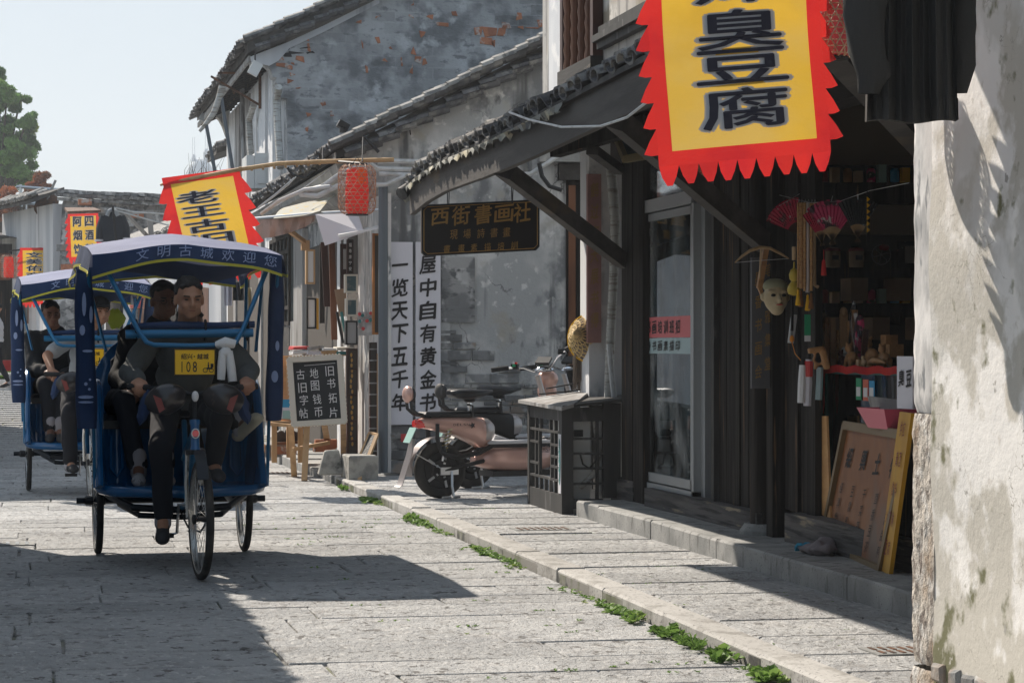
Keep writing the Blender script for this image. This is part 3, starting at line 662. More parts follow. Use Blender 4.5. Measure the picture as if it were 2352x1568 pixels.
# unseen roof added above the shop, overhang shaped to shade the footpath
ur = thing('shade_roof', 'added unseen roof above the timber shop, shaped to shade the footpath', 'roof', (3, 10, 5.4))
part('roof_slab', MB().prism([(1.75, 12.6, 4.3), (FAC, 12.6, 5.2), (FAC, 12.6, 5.3), (1.75, 12.6, 4.4)], (0, 4.7, 0)), 'roof_board', ur)
part('gutter', MB().tube([(1.72, 12.6, 4.3), (1.72, 17.3, 4.3)], .05, 8), 'grey_paint_wood', ur)

# tiled awning on braces
aw = thing('tiled_awning', 'sagging dark tiled awning roof on diagonal wooden braces over the footpath', 'awning', (3.3, 14, 2.5))
FU = 3.0
q = MB(); N_ = 14; va, vb = 7.9, 19.0
def fz(v): return 2.434 + .03 * math.sin((v - 8) * .6) - (.12 * max(0, (v - 16.8) / 2.2) ** 2)
rows = [[(FU - .02, va + (vb - va) * i / N_, fz(va + (vb - va) * i / N_) + dz) for i in range(N_ + 1)] for dz in (0, .20)]
q.sheet(rows, .045, (1, 0, 0)); part('fascia_beam', q, 'beam_wood', aw)
q = MB(); q.sheet([[(FU - .05, va + (vb - va) * i / N_, fz(va + (vb - va) * i / N_) + .205) for i in range(N_ + 1)], [(FAC + .05, va + (vb - va) * i / N_, fz(va + (vb - va) * i / N_) + .74) for i in range(N_ + 1)]], .03, (0, 0, 1)); part('roof_boards', q, 'roof_board', aw)
for v_ in (8.7, 10.4, 12.2, 13.8, 15.3, 16.9, 18.5): part('rafter', MB().bar((FU + .03, v_, fz(v_) + .14), (FAC + .03, v_, fz(v_) + .68), .06, .09), 'beam_wood', aw)
upv = Vector((.93, 0, .37)).normalized()
for i in range(58):
    v_ = va + .1 + (vb - va - .1) * i / 58; z = fz(v_) + .235
    for k in range(3):
        q_ = Vector((FU - .07 + rnd.uniform(-.02, .02), v_ + rnd.uniform(-.02, .02), z + rnd.uniform(-.01, .015))) + upv * (.14 * k) + UP * .02 * k
        tile(aw, 'cover', q_ + UP * .02, upv, (0, 1, 0), rnd.uniform(-.16, .02), 'tile' if rnd.random() < .6 else 'tile_pale', rnd.uniform(.85, 1.0))
    if i % 2: tile(aw, 'pan', Vector((FU - .05, v_ + .09, z - .02)), upv, (0, 1, 0), 0, 'tile')
# torn weather sheet along the edge
rr = random.Random(5); q = MB(); g0 = []; g1 = []; g2 = []
for i in range(150):
    v_ = 13.2 + (19.05 - 13.2) * i / 149; z = fz(v_) + .22; w_ = .012 * math.sin(i * .9) + rr.uniform(-.01, .01)
    g0.append((FU - .04, v_, z)); g1.append((FU - .07 + w_, v_, z - .012 + w_ * .5)); g2.append((FU - .065 - w_ * 1.5, v_, z - .03 - (rr.uniform(0, .045) if i % 3 else .0)))
q.sheet([g0, g1, g2]); part('torn_sheet', q, 'torn_sheet', aw, smooth=True, ang=80)
q = MB(); pts = [(W(958 - 5 * k, 400 + 8 * k, 19.1)) for k in range(9)]
q.sheet([[p + Vector((.02, 0, .03)) for p in pts], [p + Vector((.05 + .02 * (k % 2), .01, -.01)) for k, p in enumerate(pts)]]); part('torn_strip', q, 'torn_sheet', aw)
part('gutter_end', MB().tube([W(938, 432, 19.0), W(922, 446, 18.95)], [.045, .055], 10), 'grey_paint_wood', aw, smooth=True)
for xa, ya, xb, yb in ((1160, 372, 1437, 604), (1418, 290, 1765, 566), (1900, 178, 2140, 350)):
    A = U(xa, ya, FU + .05); B = U(xb, yb, FAC - .03); A = Vector((FU + .05, A.y, fz(A.y) + .02))
    part('brace', MB().bar(A, B, .10, .13, (0, 1, 0)), 'beam_wood', aw)
part('brace', MB().bar(U(1360, 345, 3.75), U(1424, 392, 4.22), .06, .08, (0, 1, 0)), 'beam_wood', aw)
part('cross_beam', MB().bar(U(1275, 345, 3.6), U(1430, 300, 3.9), .09, .1), 'dark_wood', aw)
# white cable hanging under the awning
c = [U(1170, 258, 2.9), U(1215, 275, 2.9), U(1290, 292, 2.9), U(1380, 290, 2.9), U(1440, 270, 2.9), U(1485, 235, 2.9)]
thing('cable', 'white cable sagging along the tiled awning edge', 'cable', c[0], mb=MB().tube(c, .007, 6), mat='pvc')

# picture frame tucked under the awning
o = Vector(W(1468, 338, 15.8)); pf = thing('picture_frame', 'dusty gilt framed picture tucked under the tiled awning', 'picture', o)
rt = (W(1500, 360, 15.6) - W(1440, 368, 15.9)).normalized(); a_, b_, c_, d_ = W(1412, 305, 16.2), W(1436, 366, 15.9), W(1500, 355, 15.6), W(1478, 318, 16.0)
q = MB()
for i, j in ((a_, b_), (b_, c_), (c_, d_), (d_, a_)): q.bar(i, j, .035, .05)
part('frame', q, 'rim_gold', pf); part('picture', MB().prism([a_, b_, c_, d_], (.0, .012, .01)), 'poster_photo', pf)

# ------------------------------------------------------------ end pillar with the pink couplet board, wrapped pipe
ep = thing('wall_pillar', 'narrow whitewashed wall pillar behind the dark lattice box', 'pillar', (4.4, 18.2, 0))
part('pier', MB().bb(tuple(W(1353, 1000, 18.0))[:1] + (18.0, 0), (W(1432, 0, 18.0).x, 18.3, 3.1)), 'white_wash', ep)
a = W(1350, 787, 17.9); b = W(1381, 400, 17.9)
cb = thing('couplet_board', 'faded pink couplet board with ochre brush characters on the pillar', 'sign board', (a.x, 17.9, a.z))
part('board', MB().bb(a, (b.x, 17.95, b.z)), 'pink_board', cb)
text_on(cb, '鹤过南天展书得', PL(((a.x + b.x) / 2, 17.898, b.z - .12), (1, 0, 0), (0, 0, 1)), 'gold_dull', 0, 0, .06, .11, dy=-.165, off=.03, brush=.3)
pts = [W(1402, 385, 17.75), W(1408, 440, 17.7), W(1413, 520, 17.7), W(1409, 640, 17.7), W(1403, 760, 17.7), W(1399, 860, 17.7), W(1397, 925, 17.7)]
wp = thing('wrapped_pipe', 'pale tape wrapped air conditioner pipe running down the pillar', 'pipe', pts[-1], mb=MB().tube(pts, [.035, .038, .036, .034, .034, .033, .033], 10), mat='wrap_tape', smooth=True)
pts = [W(1399, 790, 17.65), W(1404, 850, 17.62), W(1412, 930, 17.6)]
thing('wrapped_pipe', 'thin white hose beside the wrapped pipe on the pillar', 'pipe', pts[-1], mb=MB().tube(pts, .022, 8), mat='pvc', smooth=True)

# ------------------------------------------------------------ gable house
gh = thing('gable_house', 'low grey plastered house with tiled roof, its gable behind the parked scooters', 'house', (HSU, GABV, 0))
rk = [(3.3, 2.78), (3.18, 2.86), (3.02, 3.02), (2.98, 3.09), (4.92, 4.10), (7.2, 5.2), (7.2, 0), (3.3, 0)]
part('gable_wall', MB().prism([(u, GABV + .01, z) for u, z in rk], (0, .35, 0)), 'plaster_grey', gh)
part('street_wall', MB().bb((HSU + .012, GABV + .36, 0), (HSU + .3, 32.3, 3.2)), 'plaster_grey', gh)
# courses of brick and stone where the plaster has gone
r_ = random.Random(11); nb_ = 0
def wall_brick(u0, u1, z0, z1, v=GABV, par=gh, mat='brick_grey', d=.012):
    q = MB().slab(u0, u1, z0, z1, 0, .05, .006, .006); dd = d * r_.uniform(.6, 1.6)
    q.v = [(p[0], v + .05 - p[2] - dd, p[1]) for p in q.v]; part('brick', q, mat, par)
z = .08
while z < 1.52:
    h = r_.choice((.045, .06, .075, .10)) if z > .5 else r_.choice((.10, .13)); u = 3.32 + r_.uniform(0, .05)
    while u < 5.2:
        w = r_.uniform(.13, .3) if z > .5 else r_.uniform(.2, .36)
        hid = z > 1.05 + .3 * math.sin(u * 2.1) and u > 3.9
        if not hid and r_.random() < (.80 if u > 3.9 or z < .75 else .6) and u + w < 5.24: wall_brick(u, u + w - .012, z, z + h - .01)
        u += w
    z += h
part('plaster_patch', MB().bb((3.31, GABV - .012, .80), (3.93, GABV + .02, 2.78)), 'plaster_grey', gh)
a, b = W(1014, 740, GABV), W(1090, 590, GABV)
part('dark_panel', MB().bb((a.x, GABV - .02, a.z), (b.x, GABV + .02, b.z)), 'brick_wash_grey', gh)
# doorway in the gable wall
a, b = W(1293, 1060, GABV), W(1352, 415, GABV)
dr = part('door', MB().bb((a.x + .03, GABV - .01, .06), (b.x + .15, GABV + .02, b.z)), 'dark_wood', gh)
for i in range(5): part('door_board', MB().bb((a.x + .05 + i * .075, GABV - .028, .1), (a.x + .118 + i * .075, GABV - .012, b.z - .05)), 'dark_wood' if i else 'brown_wood', dr)
part('lintel', MB().bb((a.x - .05, GABV - .06, b.z), (b.x + .2, GABV + .05, b.z + .16)), 'dark_wood_h', gh)
a2 = W(1200, 395, GABV); part('ledge', MB().bb((a.x - .25, GABV - .10, b.z + .17), (b.x + .3, GABV, b.z + .36)), 'soffit', gh)
# roof: slab, verge tiles, eave tiles
sl1 = Vector((1.94, 0, 1.01)).normalized(); E0 = Vector((2.83, GABV - .1, 3.05))
part('roof_slab', MB().prism([E0 + UP * -.02, E0 + sl1 * 5.2, E0 + sl1 * 5.2 + UP * .07, E0 + UP * .05], (0, 9.7, 0)), 'roof_board', gh)
verge_tiles(gh, E0 + UP * .05 + Vector((-.05, .02, 0)), sl1, 3.3, (0, 1, 0), step=.125, mat='tile_pale')
verge_tiles(gh, E0 + UP * -.035 + Vector((.08, .02, 0)), sl1, 3.1, (0, 1, 0), step=.18, mat='tile', tilt=-.18)
eave_tiles(gh, E0 + Vector((-.04, .2, .03)), E0 + Vector((-.04, 9.5, .03)), sl1, step=.2, rows=2, jitter=.025)
# pale cement cornice under the eave, curved corbel at the corner
q = MB(); pf_ = [(3.32, 2.72), (3.18, 2.76), (3.05, 2.86), (2.92, 2.90), (2.88, 3.02), (3.3, 3.2)]
q.prism([(u, GABV + .3, z) for u, z in pf_], (0, 9.3, 0)); part('eave_cornice', q, 'soffit', gh)
# street side: pillars, openings
for x0, x1, m, z0, z1, pr_ in ((822, 884, 'plaster_paint', .1, 2.72, .01), (774, 782, 'white_wash', .1, 2.6, .01), (789, 797, 'plaster_paint', .1, 2.6, .01), (674, 694, 'weathered_wood', .1, 2.7, .06), (650, 674, 'weathered_wood', .1, 1.6, .04)):
    q = MB(); ubox(q, x0, x1, z0, z1, HSU - pr_, HSU + .05); part('wall_pier', q, m, gh)
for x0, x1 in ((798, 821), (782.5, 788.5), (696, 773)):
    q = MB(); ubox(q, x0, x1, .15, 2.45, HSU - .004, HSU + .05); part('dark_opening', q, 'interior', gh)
# octagon lattice shutter
lv0, lv1 = vat(673, HSU), vat(629, HSU)
sb = part('shutter', MB().bb((HSU - .03, lv0, 1.55), (HSU + .03, lv1, 2.72)), 'window_glass_far', gh); q = MB()
for z_ in (1.58, 1.78, 2.5, 2.7): q.bb((HSU - .06, lv0, z_ - .025), (HSU - .028, lv1, z_ + .025))
n_ = 5
for i in range(n_ + 1): v_ = lv0 + (lv1 - lv0) * i / n_; q.bb((HSU - .062, v_ - .03, 1.55), (HSU - .03, v_ + .03, 2.72))
for i in range(n_):
    v_ = lv0 + (lv1 - lv0) * (i + .5) / n_; w_ = (lv1 - lv0) / n_ * .5
    for sg in (-1, 1): q.bar((HSU - .045, v_ + sg * w_, 1.95), (HSU - .045, v_ + sg * w_ * .5, 1.78), .02, .02); q.bar((HSU - .045, v_ + sg * w_, 2.33), (HSU - .045, v_ + sg * w_ * .5, 2.5), .02, .02)
part('lattice', q, 'dark_wood', sb); q = MB(); q.bb((HSU - .05, lv0, .95), (HSU + .03, lv1, 1.53)); part('lower_panel', q, 'dark_wood_h', gh)

# ------------------------------------------------------------ tall house
th = thing('tall_house', 'two storey house with weathered blue grey brick gable and white front', 'house', (3.37, TALLV, 0))
def WT(x, y): return W(x, y, TALLV)
outl = [(660, 1015), (660, 226), (645, 224), (650, 211), (645, 197), (633, 190), (636, 179), (627, 176), (622, 158), (612, 148), (595, 143.6), (579, 147), (575, 131), (660, 98), (746, 58), (871, -4), (1000, -75), (1330, -260), (1330, 1015)]
part('gable_wall', MB().prism([WT(*p) for p in outl], (0, .4, 0)), 'brick_wash', th)
q = MB().prism([WT(*p) + Vector((0, -.02, 0)) for p in ((579, 152), (575, 131), (660, 98), (746, 58), (871, -4), (871, 8), (748, 72), (664, 112), (640, 140), (618, 152), (596, 146))], (0, .02, 0)); part('plaster_band', q, 'white_wash_far', th)
def tbrick(x, y, w=26, h=9, m='brick_orange'):
    p = WT(x, y); q = MB().slab(p.x, p.x + w / 165, p.z - h / 165, p.z, 0, .04, .004, .05)
    q.v = [(k[0], TALLV + .03 - k[2], k[1]) for k in q.v]; part('brick', q, m, th)
for x, y, w, h in ((637, 147, 20, 8), (661, 150, 12, 8), (640, 134, 10, 6), (680, 132, 18, 8), (666, 140, 6, 9), (667, 169, 9, 6), (660, 184, 16, 5), (704, 98, 9, 18), (694, 84, 18, 7), (722, 75, 7, 5), (837, 152, 8, 13), (829, 97, 6, 16),
                   (820, 48, 12, 7), (862, 34, 16, 5), (864, 86, 6, 12), (893, 106, 7, 9), (919, 135, 6, 14), (938, 33, 10, 6), (963, 73, 13, 12), (946, 3, 7, 12), (955, 131, 10, 14), (970, 134, 9, 14), (945, 112, 8, 12), (944, 150, 7, 18),
                   (980, 32, 12, 10), (1000, 55, 30, 4), (1090, 64, 18, 20), (1111, 64, 30, 20), (1142, 66, 18, 14), (1105, 84, 26, 16), (1152, 50, 20, 14), (1185, 30, 16, 14), (1192, 60, 14, 5), (1208, 62, 30, 6), (1235, 46, 14, 18), (1128, 95, 10, 10), (738, 235, 7, 10), (757, 252, 7, 16), (706, 262, 8, 5), (700, 290, 6, 14), (880, 136, 8, 6), (1240, 150, 12, 6), (1040, 25, 8, 8), (676, 203, 12, 4)):
    tbrick(x, y, w, h)
for x, y, w in ((688, 110, 24), (660, 119, 34), (640, 113, 22), (705, 118, 14), (650, 124, 18), (622, 136, 16)): tbrick(x, y, w, 4, 'ink')
sl2 = (WT(871, -4) - WT(575, 131)).normalized(); E2 = WT(568, 124) + Vector((0, -.12, 0))
part('roof_slab', MB().prism([E2, E2 + sl2 * 9, E2 + sl2 * 9 + UP * .17, E2 + UP * .15], (0, 9.9, 0)), 'roof_board', th)
verge_tiles(th, E2 + UP * .12 + Vector((-.05, .04, 0)), sl2, 3.6, (0, 1, 0), step=.15, mat='tile_pale')
verge_tiles(th, E2 + UP * .02 + Vector((.1, .03, 0)), sl2, 3.3, (0, 1, 0), step=.22, mat='tile', tilt=-.16)
eave_tiles(th, E2 + Vector((-.08, .1, .08)), E2 + Vector((-.08, 10.2, .08)), sl2, step=.2, rows=2, mat='tile', jitter=.03)
q = MB(); zz = E2.z
for i in range(20): q.bar(E2 + Vector((0.05, .3 + i * .5, -.05)), E2 + Vector((.55, .3 + i * .5, .17)), .06, .08)
part('rafter_ends', q, 'dark_wood', th, kind='stuff')
part('eave_board', MB().bb((E2.x + .02, TALLV + .05, zz - .1), (E2.x + .05, TALLV + 10, zz - .02)), 'weathered_wood', th)
# far corbel of the front
part('corbel', MB().prism([Vector((p.x, 41.6, p.z)) for p in (W(x, y, 41.6) for x, y in ((528, 400), (528, 240), (450, 236), (468, 256), (492, 262), (505, 275), (513, 290), (520, 310), (528, 330)))], (0, .3, 0)), 'plaster_upper', th)
tu = 3.37
part('front_wall', MB().bb((tu + .012, TALLV + .4, 0), (tu + .35, 42, 5.25)), 'white_wash', th)
for x0, x1, m, pr_ in ((632, 655, 'white_wash', .10), (606, 622, 'white_wash', .08), (585, 604, 'white_wash', .06), (568, 580, 'weathered_wood', .05), (546, 556, 'weathered_wood', .05)):
    q = MB().bb((tu - pr_, max(TALLV + .42, vat(x1, tu)), 3.0), (tu + .05, vat(x0, tu), 5.15)); part('wall_pier', q, m, th)
for x0, x1 in ((623, 631), (558, 567)):
    q = MB(); ubox(q, x0, x1, 3.0, 4.9, tu - .02, tu + .02); part('window', q, 'window_glass_far', th)
for (x0, y0, x1, y1) in ((595, 190, 560, 245),):
    q = MB(); p0 = U(597, 250, tu - .1); q.bar(p0, p0 + UP * .55, .04, .04); q.bar(p0 + UP * .5, p0 + Vector((-.6, 0, .5)), .03, .03); q.bar(p0 + UP * .05, p0 + Vector((-.7, 0, .45)), .03, .03); part('bracket', q, 'rust', th)
for pp in ([U(640, 200, 3.2), U(636, 230, 3.2), U(638, 300, 3.2), U(644, 385, 3.2)], [U(583, 240, 3.2), U(572, 275, 3.2), U(574, 330, 3.2), U(580, 400, 3.2)]): part('drain_pipe', MB().tube(pp, .05, 8), 'wrap_tape', th, smooth=True)
part('drain_pipe', MB().tube([U(556, 205, 3.25), U(560, 400, 3.25)], .04, 6), 'weathered_wood', th)
# ground floor: dark doors, white piers
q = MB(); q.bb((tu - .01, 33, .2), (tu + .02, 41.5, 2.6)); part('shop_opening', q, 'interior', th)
for k, v_ in enumerate((33.2, 35.2, 37.4, 39.6)): part('wall_pier', MB().bb((tu - .04, v_, .1), (tu + .05, v_ + .4, 2.9)), 'weathered_wood' if k % 2 else 'dark_wood', th)
# small roof beyond the tall house
nx = thing('small_roof', 'small tiled lean-to roof at the far corner of the tall house', 'roof', W(520, 335, 43))
p = W(497, 340, 43); part('roof_slab', MB().prism([p + Vector((0, 0, -.1)), p + Vector((1.0, 0, .25)), p + Vector((1.0, 0, .35)), p], (0, 2.2, 0)), 'roof_board', nx)
eave_tiles(nx, p, p + Vector((0, 2.2, 0)), (.94, 0, .33), step=.2, rows=2)
verge_tiles(nx, p + Vector((0, -.05, 0)), (.94, 0, .33), 1.0, (0, 1, 0), step=.15)
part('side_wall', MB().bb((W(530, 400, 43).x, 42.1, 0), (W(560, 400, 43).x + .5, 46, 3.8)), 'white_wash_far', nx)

# ------------------------------------------------------------ the end of the street
fh = thing('far_house', 'far low house with tile capped brick wall and whitewashed front', 'house', (.59, 54.9, .6))
A0 = D(122, 850, 54.6); C0 = D(5, 850, 62.5)
fz1 = D(122, 468, 54.6).z; fz0 = D(5, 492, 62.5).z
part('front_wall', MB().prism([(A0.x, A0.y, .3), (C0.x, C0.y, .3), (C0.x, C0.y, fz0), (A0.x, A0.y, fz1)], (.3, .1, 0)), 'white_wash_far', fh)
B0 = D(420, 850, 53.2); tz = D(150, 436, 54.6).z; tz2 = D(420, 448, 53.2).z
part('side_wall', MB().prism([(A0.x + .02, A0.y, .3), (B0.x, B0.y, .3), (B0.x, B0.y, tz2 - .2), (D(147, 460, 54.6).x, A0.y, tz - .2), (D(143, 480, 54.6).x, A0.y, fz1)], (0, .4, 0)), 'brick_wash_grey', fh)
d_ = (Vector((B0.x, B0.y, tz2)) - Vector((D(147, 460, 54.6).x, A0.y, tz)))
for k, (hh, oo) in enumerate(((-.22, .10), (-.13, .16), (-.04, .10))):
    n_ = 16
    for i in range(n_):
        p = Vector((D(147, 460, 54.6).x, A0.y, tz)) + d_ * (i / n_) + UP * (hh + rnd.uniform(-.012, .012)); q_ = p + d_ / n_ * .95
        part('roof_tile', MB().bar(p + UP * .0, q_, .3 + oo * 2, .075), 'tile' if k == 1 else 'brick_wash_grey', fh)
for x, y, w in ((150, 500, 30), (195, 520, 24), (250, 540, 34), (300, 500, 30), (330, 545, 26), (210, 560, 30), (262, 575, 24), (130, 575, 26), (170, 600, 22), (140, 620, 30), (352, 500, 24), (310, 560, 34), (282, 520, 26), (228, 490, 24), (345, 470, 30), (180, 470, 30)):
    p = D(x, y, 53.6); part('brick', MB().bb(p, p + Vector((w / 103, .4, .13))), 'brick_grey' if x % 20 else 'brick_orange', fh)
part('roof_slab', MB().prism([(C0.x - .5, C0.y, fz0), (A0.x - .5, A0.y - .1, fz1), (A0.x + .25, A0.y, fz1 + .30), (C0.x + .25, C0.y, fz0 + .30)], (0, 0, .08)), 'roof_board', fh)
sl3 = Vector((.9, 0, .36)).normalized()
eave_tiles(fh, (A0.x - .55, A0.y - .1, fz1 + .1), (C0.x - .55, C0.y, fz0 + .1), sl3, step=.2, rows=3, mat='tile_pale', jitter=.03)
sr = thing('shed_roof', 'low tiled shed roof before the far brick wall', 'roof', D(370, 545, 48))
part('roof_slab', MB().prism([D(300, 575, 48), D(420, 530, 48), D(420, 515, 48), D(300, 562, 48)], (0, 3, .3)), 'tile_pale', sr)
part('wall', MB().prism([D(305, 830, 48), D(430, 830, 48), D(430, 535, 48), D(305, 578, 48)], (0, .3, 0)), 'brick_wash_grey', sr)
eave_tiles(sr, D(300, 566, 47.9), D(418, 520, 47.9), (0, 1, .1), step=.2, rows=2, mat='tile_pale')
# far white-walled row seen under the canopies
fr = thing('far_shopfronts', 'row of pale far shopfronts with timber windows beyond the rickshaws', 'shop row', D(40, 850, 58))
for x0, x1, y0, y1, t, m in ((-60, 28, 560, 850, 60, 'dark_wood'), (30, 48, 640, 862, 58.5, 'white_wash_far'), (66, 96, 640, 858, 57, 'white_wash_far'), (100, 130, 640, 855, 56, 'plaster_grey'), (135, 150, 650, 850, 55, 'white_wash_far')):
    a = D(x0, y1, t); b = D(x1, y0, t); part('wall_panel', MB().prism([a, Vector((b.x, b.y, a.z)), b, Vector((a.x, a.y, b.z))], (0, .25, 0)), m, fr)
for x0, x1, y0, y1, t in ((40, 66, 655, 740, 58), (0, 24, 585, 640, 59.5), (-40, -4, 600, 640, 59.5)):
    a = D(x0, y1, t); b = D(x1, y0, t); w_ = part('window', MB().prism([a, Vector((b.x, b.y, a.z)), b, Vector((a.x, a.y, b.z))], (0, .12, 0)), 'window_glass_far', fr); q = MB()
    for i, j in ((a, Vector((b.x, b.y, a.z))), (Vector((b.x, b.y, a.z)), b), (b, Vector((a.x, a.y, b.z))), (Vector((a.x, a.y, b.z)), a), ((a + Vector((b.x, b.y, a.z))) / 2, (b + Vector((a.x, a.y, b.z))) / 2)): q.bar(i + Vector((0, -.03, 0)), j + Vector((0, -.03, 0)), .06, .07)
    part('window_frame', q, 'brown_wood', w_)
part('roof_slab', MB().prism([D(-80, 562, 60), D(30, 545, 60), D(50, 508 + 40, 60), D(-80, 540, 60)], (0, 4, .3)), 'roof_board', fr)
q = MB().prism([D(40, 640, 57.5), D(82, 640, 57.5), D(66, 615, 57.8)], (.1, 1.0, .1)); part('small_canopy', q, 'weathered_wood', fr)
# row closing the far right side under canopies (behind rickshaws)
fb = thing('far_street_front', 'far whitewashed street front seen between the two canopies', 'shop row', (2.0, 47, .5))
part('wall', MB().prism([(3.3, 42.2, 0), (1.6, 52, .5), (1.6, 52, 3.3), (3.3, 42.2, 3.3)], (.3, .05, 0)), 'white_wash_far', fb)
for k in range(4):
    a = Vector((3.28, 42.6, 0)).lerp(Vector((1.58, 52, .5)), k / 4 + .05); b = Vector((3.28, 42.6, 0)).lerp(Vector((1.58, 52, .5)), k / 4 + .2)
    part('door', MB().prism([a + UP * .1, b + UP * .1, b + UP * 2.3, a + UP * 2.3], (-.05, -.01, 0)), 'dark_wood' if k % 2 else 'brown_wood', fb)

# hazy theatre dome far off
dm = thing('dome_tower', 'hazy distant dome with two thin mast spires', 'tower', D(460, 430, 420))
c = D(460, 430, 420); k = 420 / FPX
part('dome', MB().lathe([(36 * k, 0), (35 * k, 22 * k), (30 * k, 40 * k), (22 * k, 54 * k), (12 * k, 62 * k), (3 * k, 66 * k)], c, n=24), 'haze_dome', dm, smooth=True)
for x, yb, yt, w in ((445, 375, 315, 5), (474, 362, 298, 7)):
    p = D(x, yb + 10, 420); part('spire', MB().lathe([(w * k, 0), (w * k, 22 * k), (w * .5 * k, 30 * k)], p, n=8), 'haze_dome', dm)
    q = MB()
    for s_ in (-1, 1): q.tube([p + CAMR * s_ * 2.6 * k + UP * 26 * k, p + CAMR * s_ * 2.2 * k + UP * (yb - yt + 10) * k], .5 * k, 4)
    part('mast', q, 'haze_dome', dm)

# ------------------------------------------------------------ houses across the street, out of frame, that shade it
for nm, lab, v0, v1, ue, ze in (('row_house', 'tiled house across the street shading the near paving', -2.0, 18.4, -.56, 3.3), ('row_house', 'tiled house across the street shading the road behind', 24.2, 40.0, -.95, 3.5)):
    o = thing(nm, lab, 'house', (ue - 1, v0, 0))
    part('wall', MB().bb((ue - 3, v0, 0), (ue - .55, v1 - .3, ze + .1)), 'white_wash', o)
    part('roof_slab', MB().prism([(ue, v0, ze - .06), (ue, v0, ze), (ue - 2.5, v0, ze + .6), (ue - 3.2, v0, ze + .3)], (0, v1 - v0, 0)), 'roof_board', o)
    eave_tiles(o, (ue + .04, max(v0, 6), ze), (ue + .04, v1, ze), (-.9, 0, .43), step=.24, rows=1)
# ------------------------------------------------------------ people
def capsule(mb, a, b, ra, rb, n=12):
    a = Vector(a); b = Vector(b); d = b - a; L_ = d.length
    if L_ < 1e-5: return mb.ell(a, (ra, ra, ra), n=n)
    pr = [(ra * math.sin(t), -ra * math.cos(t)) for t in (.2, .6, 1.0, 1.35)] + [(ra, 0), (rb, L_)] + [(rb * math.cos(t), L_ + rb * math.sin(t)) for t in (.25, .6, 1.0, 1.4)]
    return mb.lathe(pr, a, d, n)
def frame_of(fwd, up=UP):
    f = Vector(fwd).normalized(); r = f.cross(Vector(up)).normalized(); u = r.cross(f); return Matrix((r, f, u)).transposed()
def remeshed(name, prims, vox, mat, par, wr=0.0, sm=3, wscale=9.0, seed=0, root=False, label=None):
    me = bpy.data.meshes.new('tmp'); me.from_pydata(prims.v, [], prims.f); me.update()
    o = bpy.data.objects.new('tmp', me); COL.objects.link(o)
    m = o.modifiers.new('r', 'REMESH'); m.mode = 'VOXEL'; m.voxel_size = vox
    s = o.modifiers.new('s', 'SMOOTH'); s.iterations = sm; s.factor = .5
    dg = bpy.context.evaluated_depsgraph_get(); nm = bpy.data.meshes.new_from_object(o.evaluated_get(dg))
    bpy.data.objects.remove(o); bpy.data.meshes.remove(me)
    if wr:
        from mathutils import noise as nz
        nor = [v.normal.copy() for v in nm.vertices]
        for v, n in zip(nm.vertices, nor):
            q = v.co * wscale + Vector((seed, 0, 0)); v.co += n * (wr * (abs(nz.noise(Vector((q.x, q.y, q.z * .6)))) * 2 - .5))
    nm.polygons.foreach_set('use_smooth', [True] * len(nm.polygons)); nm.materials.clear(); nm.materials.append(MATS[mat]); nm.name = name
    c = bpy.data.objects.new(name, nm); COL.objects.link(c)
    if par: c.parent = par
    WM[c.name] = Matrix.Identity(4)
    if label: c['label'] = label
    return c
def hand(mb, wrist, knuck, down=Vector((0, 0, -1)), side=None, sgn=1, spread=1.0):
    w = Vector(wrist); k = Vector(knuck); f = (k - w).normalized(); dn = (Vector(down) - f * Vector(down).dot(f)).normalized(); s = f.cross(dn).normalized()
    rot = Matrix((s, f, dn)).transposed(); mb.ell((w + k) / 2, (.042, .052, .022), rot, 10, 6); capsule(mb, w - f * .03, w + f * .02, .028, .03, 8)
    for i in range(4):
        a = k + s * (-.031 + .021 * i); l = (.034, .040, .037, .028)[i]; b = a + f * l * .8 + dn * l * .5; c = b + dn * l * 1.0 - f * .004; e = c + dn * l * .45 - f * l * .7
        capsule(mb, a - f * .02, b, .0105, .0095, 7); capsule(mb, b, c, .0095, .009, 7); capsule(mb, c, e, .009, .008, 7)
    t0 = w + f * .025 - s * sgn * .034; t1 = t0 + f * .03 - s * sgn * .014 + dn * .02; t2 = t1 + f * .022 + dn * .02 + s * sgn * .006
    capsule(mb, t0, t1, .014, .011, 7); capsule(mb, t1, t2, .011, .009, 7)
